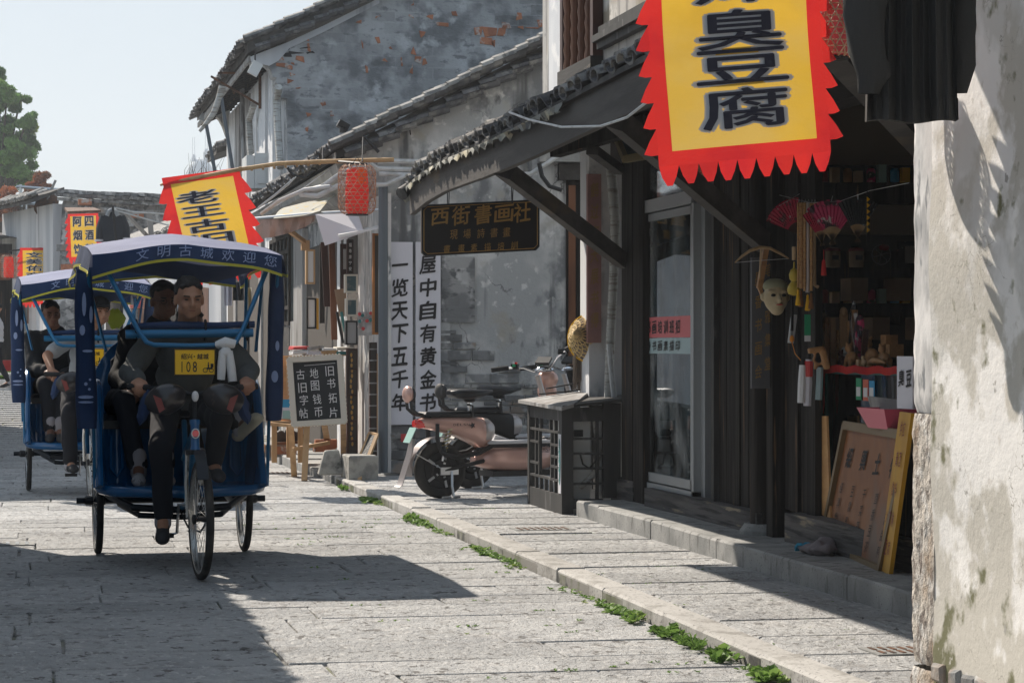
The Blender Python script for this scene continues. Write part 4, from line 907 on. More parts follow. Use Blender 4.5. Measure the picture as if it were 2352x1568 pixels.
def person(label, P, top, legs, skin='skin', shoe='shoe_dark', hair=True, cap=None, sleeve=1.0, glasses=False, vest=None, tw=1.0, seed=1, scale=1.0, coatlike=0.0):
    """P: joints in metres. Facing is P['face']."""
    V_ = {k: Vector(v) for k, v in P.items()}
    b = MB(); F = frame_of(V_['face']); hc = V_['head']; H = lambda x, y, z: hc + F @ Vector((x, y, z))
    # head: cranium, face, jaw, nose, brows, cheeks, lips, ears
    b.ell(hc + F @ Vector((0, -.018, .032)), (.076, .096, .086), F, 20, 14); b.ell(H(0, .018, -.035), (.060, .066, .074), F, 18, 12); b.ell(H(0, .050, -.083), (.032, .032, .026), F, 12, 8)
    for s in (-1, 1):
        b.ell(H(s * .036, .060, -.028), (.025, .022, .024), F, 10, 8); capsule(b, H(s * .012, .083, .024), H(s * .048, .066, .026), .010, .008, 8); b.ell(H(s * .079, -.008, -.008), (.010, .020, .034), F, 8, 8)
        b.ell(H(s * .050, .012, -.062), (.018, .035, .03), F, 8, 8)
    capsule(b, H(0, .084, .012), H(0, .108, -.026), .008, .015, 10); b.ell(H(-.014, .096, -.030), (.010, .010, .008), F, 8, 6); b.ell(H(.014, .096, -.030), (.010, .010, .008), F, 8, 6)
    b.ell(H(0, .083, -.053), (.024, .010, .006), F, 10, 6); b.ell(H(0, .080, -.064), (.021, .010, .007), F, 10, 6)
    capsule(b, V_['neck'], hc + F @ Vector((0, -.02, -.05)), .058, .052, 14)
    torso = MB(); T = torso
    ch, pe = V_['chest'], V_['pelvis']; Tm = Matrix()
    spine = (ch - pe).normalized(); sh = (V_['shR'] - V_['shL']).normalized(); fr = sh.cross(spine).normalized(); rt = Matrix((sh, fr, spine)).transposed()
    T.ell(ch, (.165 * tw, .115 * tw, .17), rt, 16, 12); T.ell((ch + pe) / 2, (.150 * tw, .115 * tw, .17), rt, 16, 12); T.ell(pe, (.165 * tw, .125, .12), rt, 16, 12)
    for s in 'LR': capsule(T, ch + spine * .10, V_['sh' + s], .075, .062, 12)
    capsule(T, ch + spine * .12, V_['neck'], .085, .06, 12)
    b.add(T.v, T.f); arms = {}; lg = MB()
    for s in 'LR':
        a1, a2, a3 = V_['sh' + s], V_['el' + s], V_['wr' + s]; capsule(b, a1, a2, .052, .042); capsule(b, a2, a3, .041, .029)
        hand(b, a3, V_['kn' + s] if 'kn' + s in V_ else a3 + (a3 - a2).normalized() * .08, sgn=1 if s == 'L' else -1)
        h1, k1, n1, t1 = V_['hip' + s], V_['knee' + s], V_['ank' + s], V_['toe' + s]; capsule(b, h1, k1, .082, .056); capsule(b, k1, n1, .054, .038); capsule(b, n1, t1, .036, .030)
    body = remeshed('person', b, .0085, skin, None, sm=2); tag(body, label, 'person')
    # clothes follow the body
    c = MB(); g = .016 + coatlike
    c.ell(ch, (.165 * tw + g, .115 * tw + g, .17), rt, 16, 12); c.ell((ch + pe) / 2, (.150 * tw + g, .115 * tw + g, .17), rt, 16, 12); c.ell(pe + spine * .02, (.168 * tw + g, .128 + g, .10), rt, 16, 12)
    for s in 'LR':
        capsule(c, ch + spine * .10, V_['sh' + s], .080 + g * .5, .062 + g); a1, a2, a3 = V_['sh' + s], V_['el' + s], V_['wr' + s]
        if sleeve >= 1: capsule(c, a1, a2, .056 + g, .046 + g); capsule(c, a2, a2.lerp(a3, .9), .046 + g, .030 + g)
        else: capsule(c, a1, a1.lerp(a2, sleeve), .056 + g, .052 + g)
    capsule(c, ch + spine * .12, V_['neck'] - spine * .035, .09 + g, .055 + g)
    remeshed('jacket' if coatlike else ('sweater' if sleeve >= 1 else 'shirt'), c, .011, top, body, wr=.012, sm=3, seed=seed)
    q = MB(); q.ell(pe - spine * .03, (.172 * tw, .135, .11), rt, 16, 12)
    for s in 'LR': h1, k1, n1 = V_['hip' + s], V_['knee' + s], V_['ank' + s]; capsule(q, h1, k1, .096, .072); capsule(q, k1, k1.lerp(n1, .93), .070, .058)
    remeshed('trousers', q, .012, legs, body, wr=.012, sm=3, seed=seed + 3, wscale=7)
    for s in 'LR':
        n1, t1 = V_['ank' + s], V_['toe' + s]; f = (t1 - n1); f.z *= .5; d = (t1 - n1).normalized(); up = Vector((0, 0, 1)) if abs(d.z) < .8 else Vector((0, -1, 0)); r_ = frame_of(d, up)
        w = MB(); heel = n1 - (r_ @ Vector((0, .035, .045))); w.ell(heel, (.040, .055, .040), r_, 10, 8); capsule(w, heel, t1 + d * .03, .038, .040); w.ell(t1 + d * .035, (.045, .060, .032), r_, 12, 8)
        so_ = MB(); remeshed('shoe', w, .009, shoe, body, sm=2)
        part('sock', capsule(MB(), n1 + Vector((0, 0, .08)), n1 - Vector((0, 0, .025)), .047, .049), 'sock', body, smooth=True)
    if hair:
        h = MB(); h.ell(hc + F @ Vector((0, -.034, .056)), (.081, .088, .078), F, 18, 12)
        h.ell(hc + F @ Vector((0, .004, .092)), (.064, .062, .028), F, 14, 8)
        for k in range(-3, 4): h.ell(hc + F @ Vector((k * .019, .048 + .006 * math.sin(k * 2.3), .088 - abs(k) * .005)), (.014, .022, .013 + .004 * (k % 2)), F, 8, 6)
        for s in (-1, 1): h.ell(hc + F @ Vector((s * .072, -.012, .034)), (.010, .030, .026), F, 8, 6)
        remeshed('hair', h, .010, 'hair', body, wr=.006, sm=1, wscale=40)
    if cap:
        h = MB(); h.ell(hc + F @ Vector((0, -.016, .052)), (.088, .104, .082), F, 18, 12); h.ell(hc + F @ Vector((0, .088, .052)), (.062, .062, .010), F, 14, 6); remeshed('cap', h, .009, cap, body, sm=1)
    for s in (-1, 1):
        part('eye', MB().ell(H(s * .032, .079, .004), (.012, .006, .0045), F, 8, 6), 'eye_dark', body); part('eyebrow', MB().bar(H(s * .015, .091, .022), H(s * .048, .080, .024), .005, .007), 'hair', body)
    part('mouth', MB().ell(H(0, .090, -.058), (.020, .004, .003), F, 8, 4), 'lip', body)
    if glasses:
        gm_ = MB()
        for s in (-1, 1): gm_.tube([H(s * .034 + .020 * math.cos(a), .098, .002 + .016 * math.sin(a)) for a in [i * math.pi / 5 for i in range(10)]], .0016, 5, close=True); gm_.tube([H(s * .056, .096, .004), H(s * .078, .01, .006)], .0016, 5)
        part('glasses', gm_, 'dark_metal', body)
    return body

# ------------------------------------------------------------ cycle rickshaw (forward is -Y in its own frame)
def wheel_parts(par, c, r, rz=0.0, tyre='rubber_worn', w=.022):
    c = Vector(c); ax = Matrix.Rotation(rz, 3, 'Z') @ Vector((1, 0, 0)); e1 = Matrix.Rotation(rz, 3, 'Z') @ Vector((0, 1, 0)); e2 = Vector((0, 0, 1))
    def ring(R_, off=0, n=36): return [c + ax * off + (e1 * math.cos(2 * math.pi * i / n) + e2 * math.sin(2 * math.pi * i / n)) * R_ for i in range(n)]
    wl = part('wheel', MB().tube(ring(r - w), w, 10, close=True), tyre, par, smooth=True)
    q = MB(); a, b_ = ring(r - w * 2.2, -.016), ring(r - w * 2.2, .016); a2, b2 = ring(r - w * 1.3, -.018), ring(r - w * 1.3, .018); n = 36
    q.add(a + b_ + a2 + b2, [(i, (i + 1) % n, n + (i + 1) % n, n + i) for i in range(n)] + [(2 * n + i, 2 * n + (i + 1) % n, (i + 1) % n, i) for i in range(n)] + [(n + i, n + (i + 1) % n, 3 * n + (i + 1) % n, 3 * n + i) for i in range(n)])
    part('rim', q, 'rim_steel', wl, smooth=True); q = MB()
    for i in range(28):
        t = 2 * math.pi * i / 28; d = e1 * math.cos(t) + e2 * math.sin(t); p = c + ax * (.03 if i % 2 else -.03) + (e1 * math.cos(t + .5) + e2 * math.sin(t + .5)) * .02; q.tube([p, c + d * (r - w * 2)], .0017, 4, cap=False)
    part('spokes', q, 'steel', wl); part('hub', MB().lathe([(.012, -.05), (.028, -.045), (.028, -.03), (.016, -.025), (.016, .025), (.028, .03), (.028, .045), (.012, .05)], c, ax, 12), 'dark_metal', wl, smooth=True)
    return wl
def make_rickshaw(number, label):
    rk_ = thing('cycle_rickshaw', label, 'rickshaw', group='cycle rickshaws riding along the street')
    wheel_parts(rk_, (-.45, 0, .33), .33); wheel_parts(rk_, (.45, 0, .33), .33); wheel_parts(rk_, (.015, -1.80, .332), .332, R(4))
    # moulded tub
    ys = [-.80, -.76, -.70, -.63, -.56, -.48, -.38, -.2, 0, .2, .35, .45]; tops = [.46, .53, .62, .78, .93, 1.02, 1.06, 1.06, 1.06, 1.07, 1.08, 1.08]
    for s in (-1, 1):
        g_ = []
        for i in range(10):
            t = i / 9; g_.append([(s * (.435 + .06 * math.sin(t * 1.9) + .012 * math.sin(y * 9 + t * 3)), y + (.03 * math.sin(t * math.pi) if y < -.4 else 0), .43 + (tp - .43) * t) for y, tp in zip(ys, tops)])
        part('side_panel', MB().sheet(g_, .035, (-s, 0, 0)), 'rick_blue', rk_, smooth=True, ang=60)
        part('side_rim', MB().tube([(s * (.435 + .06 * math.sin(1.9) - .017), y, tp) for y, tp in zip(ys, tops)], .022, 8), 'rick_blue', rk_, smooth=True)
    part('floor_tray', MB().prism([(-.47, -.66, .42), (-.40, -.77, .42), (0, -.84, .42), (.40, -.77, .42), (.47, -.66, .42), (.47, .45, .42), (-.47, .45, .42)], (0, 0, .04)), 'rick_blue', rk_)
    part('floor_lip', MB().tube([(-.475, -.55, .45), (-.465, -.70, .44), (-.40, -.795, .43), (-.2, -.84, .425), (0, -.855, .42), (.2, -.84, .425), (.40, -.795, .43), (.465, -.70, .44), (.475, -.55, .45)], .032, 10), 'rick_blue', rk_, smooth=True)
    g_ = [[(x, -.30 - .10 * (1 - t) ** 2 - .025 * math.exp(-((abs(x) - .30) / .03) ** 2) - .02 * math.exp(-((abs(x) - .40) / .02) ** 2), .44 + .34 * t) for x in [-.46 + .92 * j / 46 for j in range(47)]] for t in [i / 8 for i in range(9)]]
    part('seat_riser', MB().sheet(g_, .03, (0, 1, 0)), 'rick_blue', rk_, smooth=True)
    for x in (-.36, .36):
        part('rib', MB().tube([(x - .03, -.375, .74), (x - .035, -.43, .55), (x, -.45, .50), (x + .035, -.43, .55), (x + .03, -.375, .74)], .012, 8), 'rick_blue', rk_, smooth=True)
    part('seat_cushion', MB().slab(-.43, .43, -.34, .22, .78, .86, .03), 'black_leather', rk_)
    g_ = [[(x, .25 + .12 * t - .05 * (x / .45) ** 2, .80 + t * (.28 + .28 * (1 - (x / .471) ** 4))) for x in [-.47 + .94 * j / 16 for j in range(17)]] for t in [i / 6 for i in range(7)]]
    part('seat_back', MB().sheet(g_, .04, (0, 1, 0)), 'rick_blue', rk_, smooth=True)
    part('back_cushion', MB().slab(-.36, .36, .16, .26, .86, 1.22, .03), 'black_leather', rk_)
    # chassis
    part('axle', MB().tube([(-.58, 0, .33), (.58, 0, .33)], .020, 8), 'chassis', rk_)
    for s in (-1, 1):
        part('axle_nut', MB().lathe([(.03, 0), (.03, .03), (.015, .05)], (s * .49, 0, .33), (s, 0, 0), 8), 'dark_metal', rk_)
        part('chassis_rail', MB().tube([(s * .40, .35, .39), (s * .40, -.45, .38), (s * .28, -.72, .33), (.0, -.78, .315)], .022, 8), 'chassis', rk_, smooth=True)
        part('chassis_rail', MB().tube([(s * .34, .2, .36), (s * .34, -.40, .33), (s * .24, -.66, .28), (.0, -.70, .27)], .018, 8), 'chassis', rk_, smooth=True)
        part('canopy_post', MB().tube([(s * .505, -.74, .45), (s * .52, -.76, 1.1), (s * .55, -.90, 1.72)], .011, 6), 'rick_frame', rk_)
        part('canopy_post', MB().tube([(s * .49, .42, .6), (s * .52, .5, 1.72)], .012, 6), 'rick_frame', rk_)
        part('canopy_stay', MB().tube([(s * .47, -1.08, 1.74), (s * .29, -1.33, 1.36), (s * .25, -1.38, 1.30), (s * .21, -1.385, 1.285), (0, -1.385, 1.28)], .014, 8), 'rick_frame', rk_, smooth=True)
        part('canopy_stay', MB().tube([(s * .53, -.3, 1.70), (s * .44, -.72, 1.25)], .010, 6), 'rick_frame', rk_)
    part('front_bar', MB().tube([(-.36, -1.26, 1.345), (.36, -1.28, 1.355)], .026, 10), 'rick_frame', rk_, smooth=True)
    part('rolled_curtain', MB().tube([(-.33, -1.24, 1.39), (-.1, -1.25, 1.398), (.15, -1.26, 1.396), (.37, -1.26, 1.402)], [.016, .022, .018, .020], 8), 'canvas_blue', rk_, smooth=True)
    for x in (-.30, .09, .33): part('strap', MB().tube([(x, -1.25 + .035 * math.cos(a), 1.37 + .055 * math.sin(a)) for a in [i * math.pi / 4 for i in range(8)]], .008, 5, close=True), 'black_cloth', rk_)
    # bicycle front
    part('main_tube', MB().tube([(0, -1.59, .76), (0, -1.35, .52), (0, -1.15, .38), (0, -.74, .33)], .020, 8), 'rick_frame', rk_, smooth=True)
    part('top_tube', MB().tube([(0, -1.585, .82), (0, -1.2, .72), (0, -.86, .62)], .016, 8), 'rick_frame', rk_, smooth=True)
    part('seat_tube', MB().tube([(0, -1.12, .38), (0, -.90, .86)], .016, 8), 'rick_frame', rk_); part('saddle', MB().ell((0, -.84, .89), (.11, .15, .035)), 'black_leather', rk_, smooth=True)
    hd = part('head_tube', MB().lathe([(.030, 0), (.030, .02), (.025, .03), (.025, .15), (.030, .16), (.030, .18)], (0, -1.62, .69), (0, .16, 1), 12), 'rick_blue', rk_, smooth=True)
    part('badge', MB().lathe([(.019, 0), (.019, .004)], (0, -1.636, .795), (0, -1, .1), 14), 'tail_red', hd); part('badge_ring', MB().tube([(0 + .021 * math.cos(a), -1.638, .795 + .026 * math.sin(a)) for a in [i * math.pi / 7 for i in range(14)]], .003, 5, close=True), 'steel', hd)
    part('stem', MB().tube([(0, -1.60, .86), (0, -1.575, 1.01)], .013, 8), 'chassis', rk_)
    for s in (-1, 1):
        part('fork_blade', MB().tube([(s * .045, -1.635, .70), (s * .055, -1.70, .52), (s * .055, -1.79, .34)], .011, 8), 'rim_steel', rk_, smooth=True)
        hb = part('handlebar', MB().tube([(0, -1.57, 1.01), (s * .10, -1.56, 1.03), (s * .20, -1.53, 1.045), (s * .34, -1.47, 1.05)], .011, 8), 'chassis', rk_, smooth=True)
        part('grip', MB().tube([(s * .24, -1.515, 1.047), (s * .36, -1.462, 1.052)], .019, 8), 'black_rubber', hb)
        bag = MB(); bag.ell((s * .16, -1.60, .985), (.120, .055, .085), Matrix.Rotation(s * .25, 3, 'Y')); bag.jit(.0025, random.Random(3)); part('handlebar_bag', bag, 'bag_film', rk_, smooth=True)
        m_ = MB(); m_.ell((s * .27, -1.56, .94), (.035, .05, .10), Matrix.Rotation(-s * .3, 3, 'Y')); m_.jit(.008, random.Random(8)); part('fur_mitt', m_, 'canvas_blue', rk_, smooth=True)
        part('bag_patch', MB().prism([(s * .19, -1.655, .99), (s * .235, -1.65, 1.01), (s * .20, -1.655, .91), (s * .17, -1.655, .93)], (0, -.003, 0)), 'bag_red', rk_)
    part('knot', MB().ell((0.0, -1.62, 1.0), (.02, .02, .03)), 'towel', rk_)
    part('fork_crown', MB().bb((-.055, -1.66, .68), (.055, -1.61, .705)), 'dark_metal', rk_)
    part('mudguard', MB().sheet([[(x, -1.80 + .37 * math.sin(a), .332 + .37 * math.cos(a)) for x in (-.03, 0, .03)] for a in [-.9 + i * .15 for i in range(9)]], .004, (0, 0, 1)), 'chassis', rk_, smooth=True)
    part('crank', MB().tube([(-.09, -1.13, .20), (-.06, -1.13, .21), (-.05, -1.13, .37), (.05, -1.13, .37), (.06, -1.13, .53), (.09, -1.13, .53)], .010, 6), 'steel', rk_)
    part('chainring', MB().lathe([(.09, 0), (.09, .006)], (.035, -1.13, .37), (1, 0, 0), 20), 'dark_metal', rk_)
    for x, z in ((-.13, .195), (.13, .53)): part('pedal', MB().bb((x - .05, -1.17, z - .012), (x + .05, -1.09, z + .012)), 'black_plastic', rk_)
    cb_ = MB(); cb_.tube([(-.05, -1.3, .33), (-.02, -1.4, .26), (.04, -1.5, .24), (.06, -1.62, .30)], .006, 5); cb_.tube([(.08, -1.55, .22), (.05, -1.6, .33), (.0, -1.62, .6)], .005, 5); part('cable', cb_, 'black_plastic', rk_, kind='stuff')
    # canopy
    def cz(x, y): return 1.975 - .115 * abs((y - .05) / 1.2) ** 1.4 - .085 * (abs(x) / .56) ** 1.3 * (1 - .25 * abs((y - .05) / 1.2)) + .006 * math.sin(11 * x) * math.sin(7 * y)
    X = [-.54 + 1.08 * i / 24 for i in range(25)]; Y = [-1.15 + 2.45 * i / 24 for i in range(25)]
    part('canopy', MB().sheet([[(x, y, cz(x, y)) for x in X] for y in Y], .006, (0, 0, -1)), 'canvas_top', rk_, smooth=True)
    def skirt(pts, h, out, nm='valance'):
        rows = []; n = len(pts)
        for t in (0, .15, .5, .85, 1.0):
            rows.append([Vector(p) + Vector(out) * (.008 + .018 * t + .014 * math.sin(i * .8 + (out[0] or out[1]) * 3) * t) + Vector((0, 0, -h(i / (n - 1)) * t)) for i, p in enumerate(pts)])
        v_ = part(nm, MB().sheet(rows), 'canvas_blue', rk_, smooth=True)
        part('yellow_trim', MB().sheet([[p + Vector(out) * .004 for p in rows[-1]], [p + Vector(out) * .004 + Vector((0, 0, -.016)) for p in rows[-1]]], .004, out), 'yellow_trim', v_, smooth=True)
        return rows
    fr_ = skirt([(x, Y[0], cz(x, Y[0])) for x in X], lambda t: .080 + .028 * abs(2 * t - 1) ** 3 * (1 if t > .5 else 1.6), (0, -1, 0))
    skirt([(x, Y[-1], cz(x, Y[-1])) for x in X], lambda t: .10, (0, 1, 0)); skirt([(X[0], y, cz(X[0], y)) for y in Y], lambda t: .11, (-1, 0, 0)); skirt([(X[-1], y, cz(X[-1], y)) for y in Y], lambda t: .11, (1, 0, 0))
    def PV(a, b, d=0.0):
        f = (a / 1.08 + .5) * 24; i = int(min(max(f, 0), 23)); t = f - i; p = fr_[0][i].lerp(fr_[0][i + 1], t); q = fr_[4][i].lerp(fr_[4][i + 1], t)
        k = .5 - b / (p - q).length; return p.lerp(q, k) + Vector((0, -.012 - d, 0))
    text_on(rk_, '文明古城欢迎您', PV, 'canvas_print', -.26, 0.004, .072, .066, dx=.122, off=.012, brush=.25)
    g_ = [[(x, -1.02 + .5 * t, 1.76 - .10 * math.sin(math.pi * (x / 1.1 + .5)) * math.sin(t * math.pi) - .02 * math.sin(8 * x)) for x in [-.52 + 1.04 * j / 14 for j in range(15)]] for t in [i / 5 for i in range(6)]]
    part('lining', MB().sheet(g_), 'canvas_blue', rk_, smooth=True)
    # tied-up side curtains
    for s, wd, zb in ((-1, .052, .80), (1, .044, .84)):
        pr = MB(); rows = []
        for i in range(15):
            t = i / 14; z = 1.70 - (1.70 - zb) * t; w_ = wd * (.75 + .35 * math.sin(t * 2.6) + .1 * math.sin(9 * t)); cx = s * ((.575 if s < 0 else .55) - .02 * t)
            rows.append([(cx + w_ * math.cos(a) * (1 + .12 * math.sin(5 * a)), -.86 + w_ * .7 * math.sin(a), z) for a in [k * 2 * math.pi / 20 for k in range(21)]])
        pr.sheet(rows); n_ = len(pr.v); pr.f += [tuple(range(n_ - 21, n_ - 1))]; cu_ = part('curtain', pr, 'canvas_blue', rk_, smooth=True, ang=75)
        # pale printed shapes
        q = MB(); sur = lambda x, z, d=0.0: Vector((s * (.565 if s < 0 else .54) + x, -.86 - math.sqrt(max(.0001, 1 - min(1, (x / (wd * 1.1))) ** 2)) * wd * .86 - .012 - d, z))
        def blob(cx, cz_, rx, rz_, n=12): q.add([sur(cx, cz_)] + [sur(cx + rx * math.cos(a), cz_ + rz_ * math.sin(a)) for a in [k * 2 * math.pi / n for k in range(n)]], [(0, 1 + k, 1 + (k + 1) % n) for k in range(n)])
        if s < 0:
            for b_ in ((-.01, 1.52, .012, .07), (.03, 1.46, .010, .05), (-.02, 1.37, .016, .03), (.01, 1.25, .03, .008), (.0, 1.06, .010, .010), (.024, 1.085, .007, .007), (.02, 1.03, .008, .008), (0, .985, .045, .010), (0, .955, .045, .007)): blob(*b_)
        else:
            blob(-.01, 1.10, .020, .035); blob(.005, 1.28, .012, .03)
        part('curtain_print', q, 'canvas_print', cu_, kind='stuff')
    # number plate
    pc = Vector((.015, -1.43, 1.188)); pl_ = part('number_plate', MB().bb(pc + Vector((-.113, 0, -.073)), pc + Vector((.113, .006, .073))), 'plate_yellow', rk_)
    part('plate_rim', MB().tube([pc + Vector(k) for k in ((-.111, -.002, -.071), (.111, -.002, -.071), (.111, -.002, .071), (-.111, -.002, .071))], .0025, 4, close=True), 'rust', pl_)
    P = PL(pc + Vector((0, 0, 0)), (1, 0, 0), (0, 0, 1)); text_on(pl_, '绍兴', P, 'ink', -.062, .032, .030, .030, dx=.034, off=.02); text_on(pl_, '越城', P, 'ink', .028, .032, .030, .030, dx=.034, off=.02)
    part('plate_dot', MB().lathe([(.004, 0), (.004, .003)], pc + Vector((-.003, 0, .032)), (0, -1, 0), 8), 'ink', pl_)
    for i, ch in enumerate(number): text_on(pl_, ch, P, 'ink', -.072 + .036 * i, -.026, .012 if ch == '1' else .024, .060, off=.0)
    q = MB(); q.tube([pc + Vector((.058 + .012 * math.cos(a), -.003, -.045 + .012 * math.sin(a))) for a in [i * math.pi / 6 for i in range(12)]], .0018, 4, close=True); q.tube([pc + Vector((.092 + .012 * math.cos(a), -.003, -.045 + .012 * math.sin(a))) for a in [i * math.pi / 6 for i in range(12)]], .0018, 4, close=True)
    q.bb(pc + Vector((.066, -.003, -.040)), pc + Vector((.098, -.001, -.030))); q.bb(pc + Vector((.088, -.003, -.03)), pc + Vector((.104, -.001, -.008))); q.bb(pc + Vector((.072, -.003, -.03)), pc + Vector((.080, -.001, -.010))); q.ell(pc + Vector((.076, -.002, -.004)), (.004, .001, .004))
    part('rickshaw_emblem', q, 'ink', pl_, kind='stuff')
    return rk_
R1, A1 = (.875, 15.1, 0), R(1.3)
R2, A2 = (.46, 21.9, 0), R(1.6)
rs1 = make_rickshaw('108', 'blue canopied cycle rickshaw with yellow number plate 108, nearest on the road')
rs2 = make_rickshaw('010', 'second blue cycle rickshaw with number plate 010 behind the one numbered 108')
place(rs1, R1, A1); place(rs2, R2, A2)
# people riding them; coordinates in the rickshaw frame
drv = dict(head=(.0, -1.24, 1.545), face=(.12, -1, -.10), neck=(0, -1.12, 1.42), chest=(0, -1.02, 1.24), pelvis=(0, -.84, .97), shL=(-.185, -1.07, 1.335), shR=(.185, -1.07, 1.335),
           elL=(-.33, -1.20, 1.13), elR=(.35, -1.20, 1.13), wrL=(-.30, -1.41, 1.075), wrR=(.305, -1.41, 1.08), knL=(-.29, -1.48, 1.075), knR=(.30, -1.48, 1.08),
           hipL=(-.10, -.88, .93), hipR=(.10, -.88, .93), kneeL=(-.155, -1.22, .70), kneeR=(.17, -1.30, .86), ankL=(-.14, -1.13, .29), ankR=(.15, -1.12, .60), toeL=(-.15, -1.24, .215), toeR=(.16, -1.25, .55))
d1 = person('rickshaw driver in a dark grey sweater leaning on the handlebars of rickshaw 108', drv, 'jersey_grey', 'trouser_dark', seed=2); place(d1, R1, A1)
pas = dict(head=(-.05, -.06, 1.555), face=(.25, -1, -.05), neck=(-.07, .02, 1.43), chest=(-.08, .03, 1.22), pelvis=(-.14, .05, .93), shL=(-.235, .02, 1.32), shR=(.09, .02, 1.34),
           elL=(-.31, -.16, 1.08), elR=(.06, -.15, 1.07), wrL=(-.28, -.36, 1.02), wrR=(-.10, -.36, 1.02), hipL=(-.32, -.02, .93), hipR=(-.14, -.02, .93), kneeL=(-.32, -.46, .95), kneeR=(-.13, -.46, .95),
           ankL=(-.24, -.56, .55), ankR=(-.08, -.58, .55), toeL=(-.25, -.72, .50), toeR=(-.08, -.74, .50))
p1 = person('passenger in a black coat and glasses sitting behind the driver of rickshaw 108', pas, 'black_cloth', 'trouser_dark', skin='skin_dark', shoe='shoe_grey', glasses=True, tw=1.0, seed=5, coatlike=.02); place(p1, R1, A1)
ps2 = dict(pas); ps2.update({k: (v[0] + .36, v[1], v[2]) for k, v in pas.items() if k != 'face'}); ps2['head'] = (.12, .02, 1.40); ps2['neck'] = (.14, .06, 1.27); ps2['chest'] = (.14, .06, 1.10); ps2['shL'] = (-.02, .05, 1.18); ps2['shR'] = (.30, .05, 1.18); ps2['kneeR'] = (.20, -.50, .98); ps2['ankR'] = (.36, -.62, .80); ps2['toeR'] = (.42, -.76, .84)
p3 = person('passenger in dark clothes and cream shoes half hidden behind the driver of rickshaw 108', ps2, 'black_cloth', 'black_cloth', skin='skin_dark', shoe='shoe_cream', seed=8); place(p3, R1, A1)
dr2 = dict(drv); dr2.update(head=(.12, -1.05, 1.575), face=(.28, -1, -.02), neck=(.07, -1.0, 1.45), chest=(.05, -.95, 1.24), shL=(-.13, -.98, 1.345), shR=(.25, -.98, 1.345), elL=(-.33, -1.16, 1.20), wrL=(-.30, -1.38, 1.075), knL=(-.27, -1.45, 1.06), toeL=(-.12, -1.24, .26))
d2 = person('rickshaw driver in a light grey T-shirt and black cap riding the second rickshaw', dr2, 'tee_grey', 'trouser_dark', cap='black_cloth', sleeve=.75, seed=4); place(d2, R2, A2)
pa2 = dict(pas); pa2.update(neck=(-.22, .02, 1.43), chest=(-.23, .03, 1.22), shL=(-.42, .02, 1.34), shR=(-.05, .02, 1.34), elL=(-.40, -.18, 1.08), elR=(-.02, -.15, 1.07), head=(-.26, -.10, 1.56), face=(.2, -1, -.06), ankL=(-.28, -.62, .55), ankR=(-.20, -.64, .55), toeL=(-.29, -.76, .50), toeR=(-.2, -.78, .50), wrL=(-.30, -.40, 1.06), wrR=(-.16, -.42, 1.03))
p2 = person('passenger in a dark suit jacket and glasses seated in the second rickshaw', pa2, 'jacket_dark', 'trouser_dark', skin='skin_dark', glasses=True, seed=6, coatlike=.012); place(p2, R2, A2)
# towel knotted on the front stay
tw_ = MB(); tw_.tube([(.14, -1.41, 1.285), (.185, -1.44, 1.30), (.24, -1.43, 1.29)], [.022, .032, .024], 10); tw_.ell((.185, -1.45, 1.245), (.035, .02, .03))
for x0, x1, zb in ((.17, .16, 1.09), (.205, .225, 1.08)): tw_.tube([(x0, -1.445, 1.25), ((x0 + x1) / 2, -1.45, 1.16), (x1, -1.445, zb)], [.020, .026, .024], 9)
tw_.jit(.003); to = thing('towel', 'white towel knotted on the front stay of rickshaw 108', 'towel', mb=tw_, mat='towel', smooth=True, ang=80); place(to, R1, A1)
# bright jacket behind the second driver
hv = MB().ell((.27, -.75, 1.52), (.075, .04, .085)); hv.jit(.012); hv = thing('jacket', 'yellow green jacket hung behind the second rickshaw driver', 'jacket', mb=hv, mat='hi_vis', smooth=True); place(hv, R2, A2)
# person walking at the edge
pw = dict(head=(0, 0, 1.55), face=(-1, -.2, 0), neck=(0, 0, 1.41), chest=(0, 0, 1.22), pelvis=(0, 0, .92), shL=(0, -.18, 1.34), shR=(0, .18, 1.34), elL=(-.05, -.22, 1.06), elR=(.05, .22, 1.06), wrL=(-.2, -.2, .98), wrR=(0, .24, .82),
          hipL=(0, -.09, .9), hipR=(0, .09, .9), kneeL=(-.12, -.09, .5), kneeR=(.05, .09, .48), ankL=(-.05, -.09, .09), ankR=(.25, .09, .12), toeL=(-.2, -.09, .05), toeR=(.13, .09, .04))
w1 = person('person in a loose white shirt walking at the edge of the far street', pw, 'white_cloth', 'trouser_dark', seed=9, tw=1.1); pp = D(-8, 850, 48); place(w1, (pp.x, pp.y, gz(pp.y)), 0)
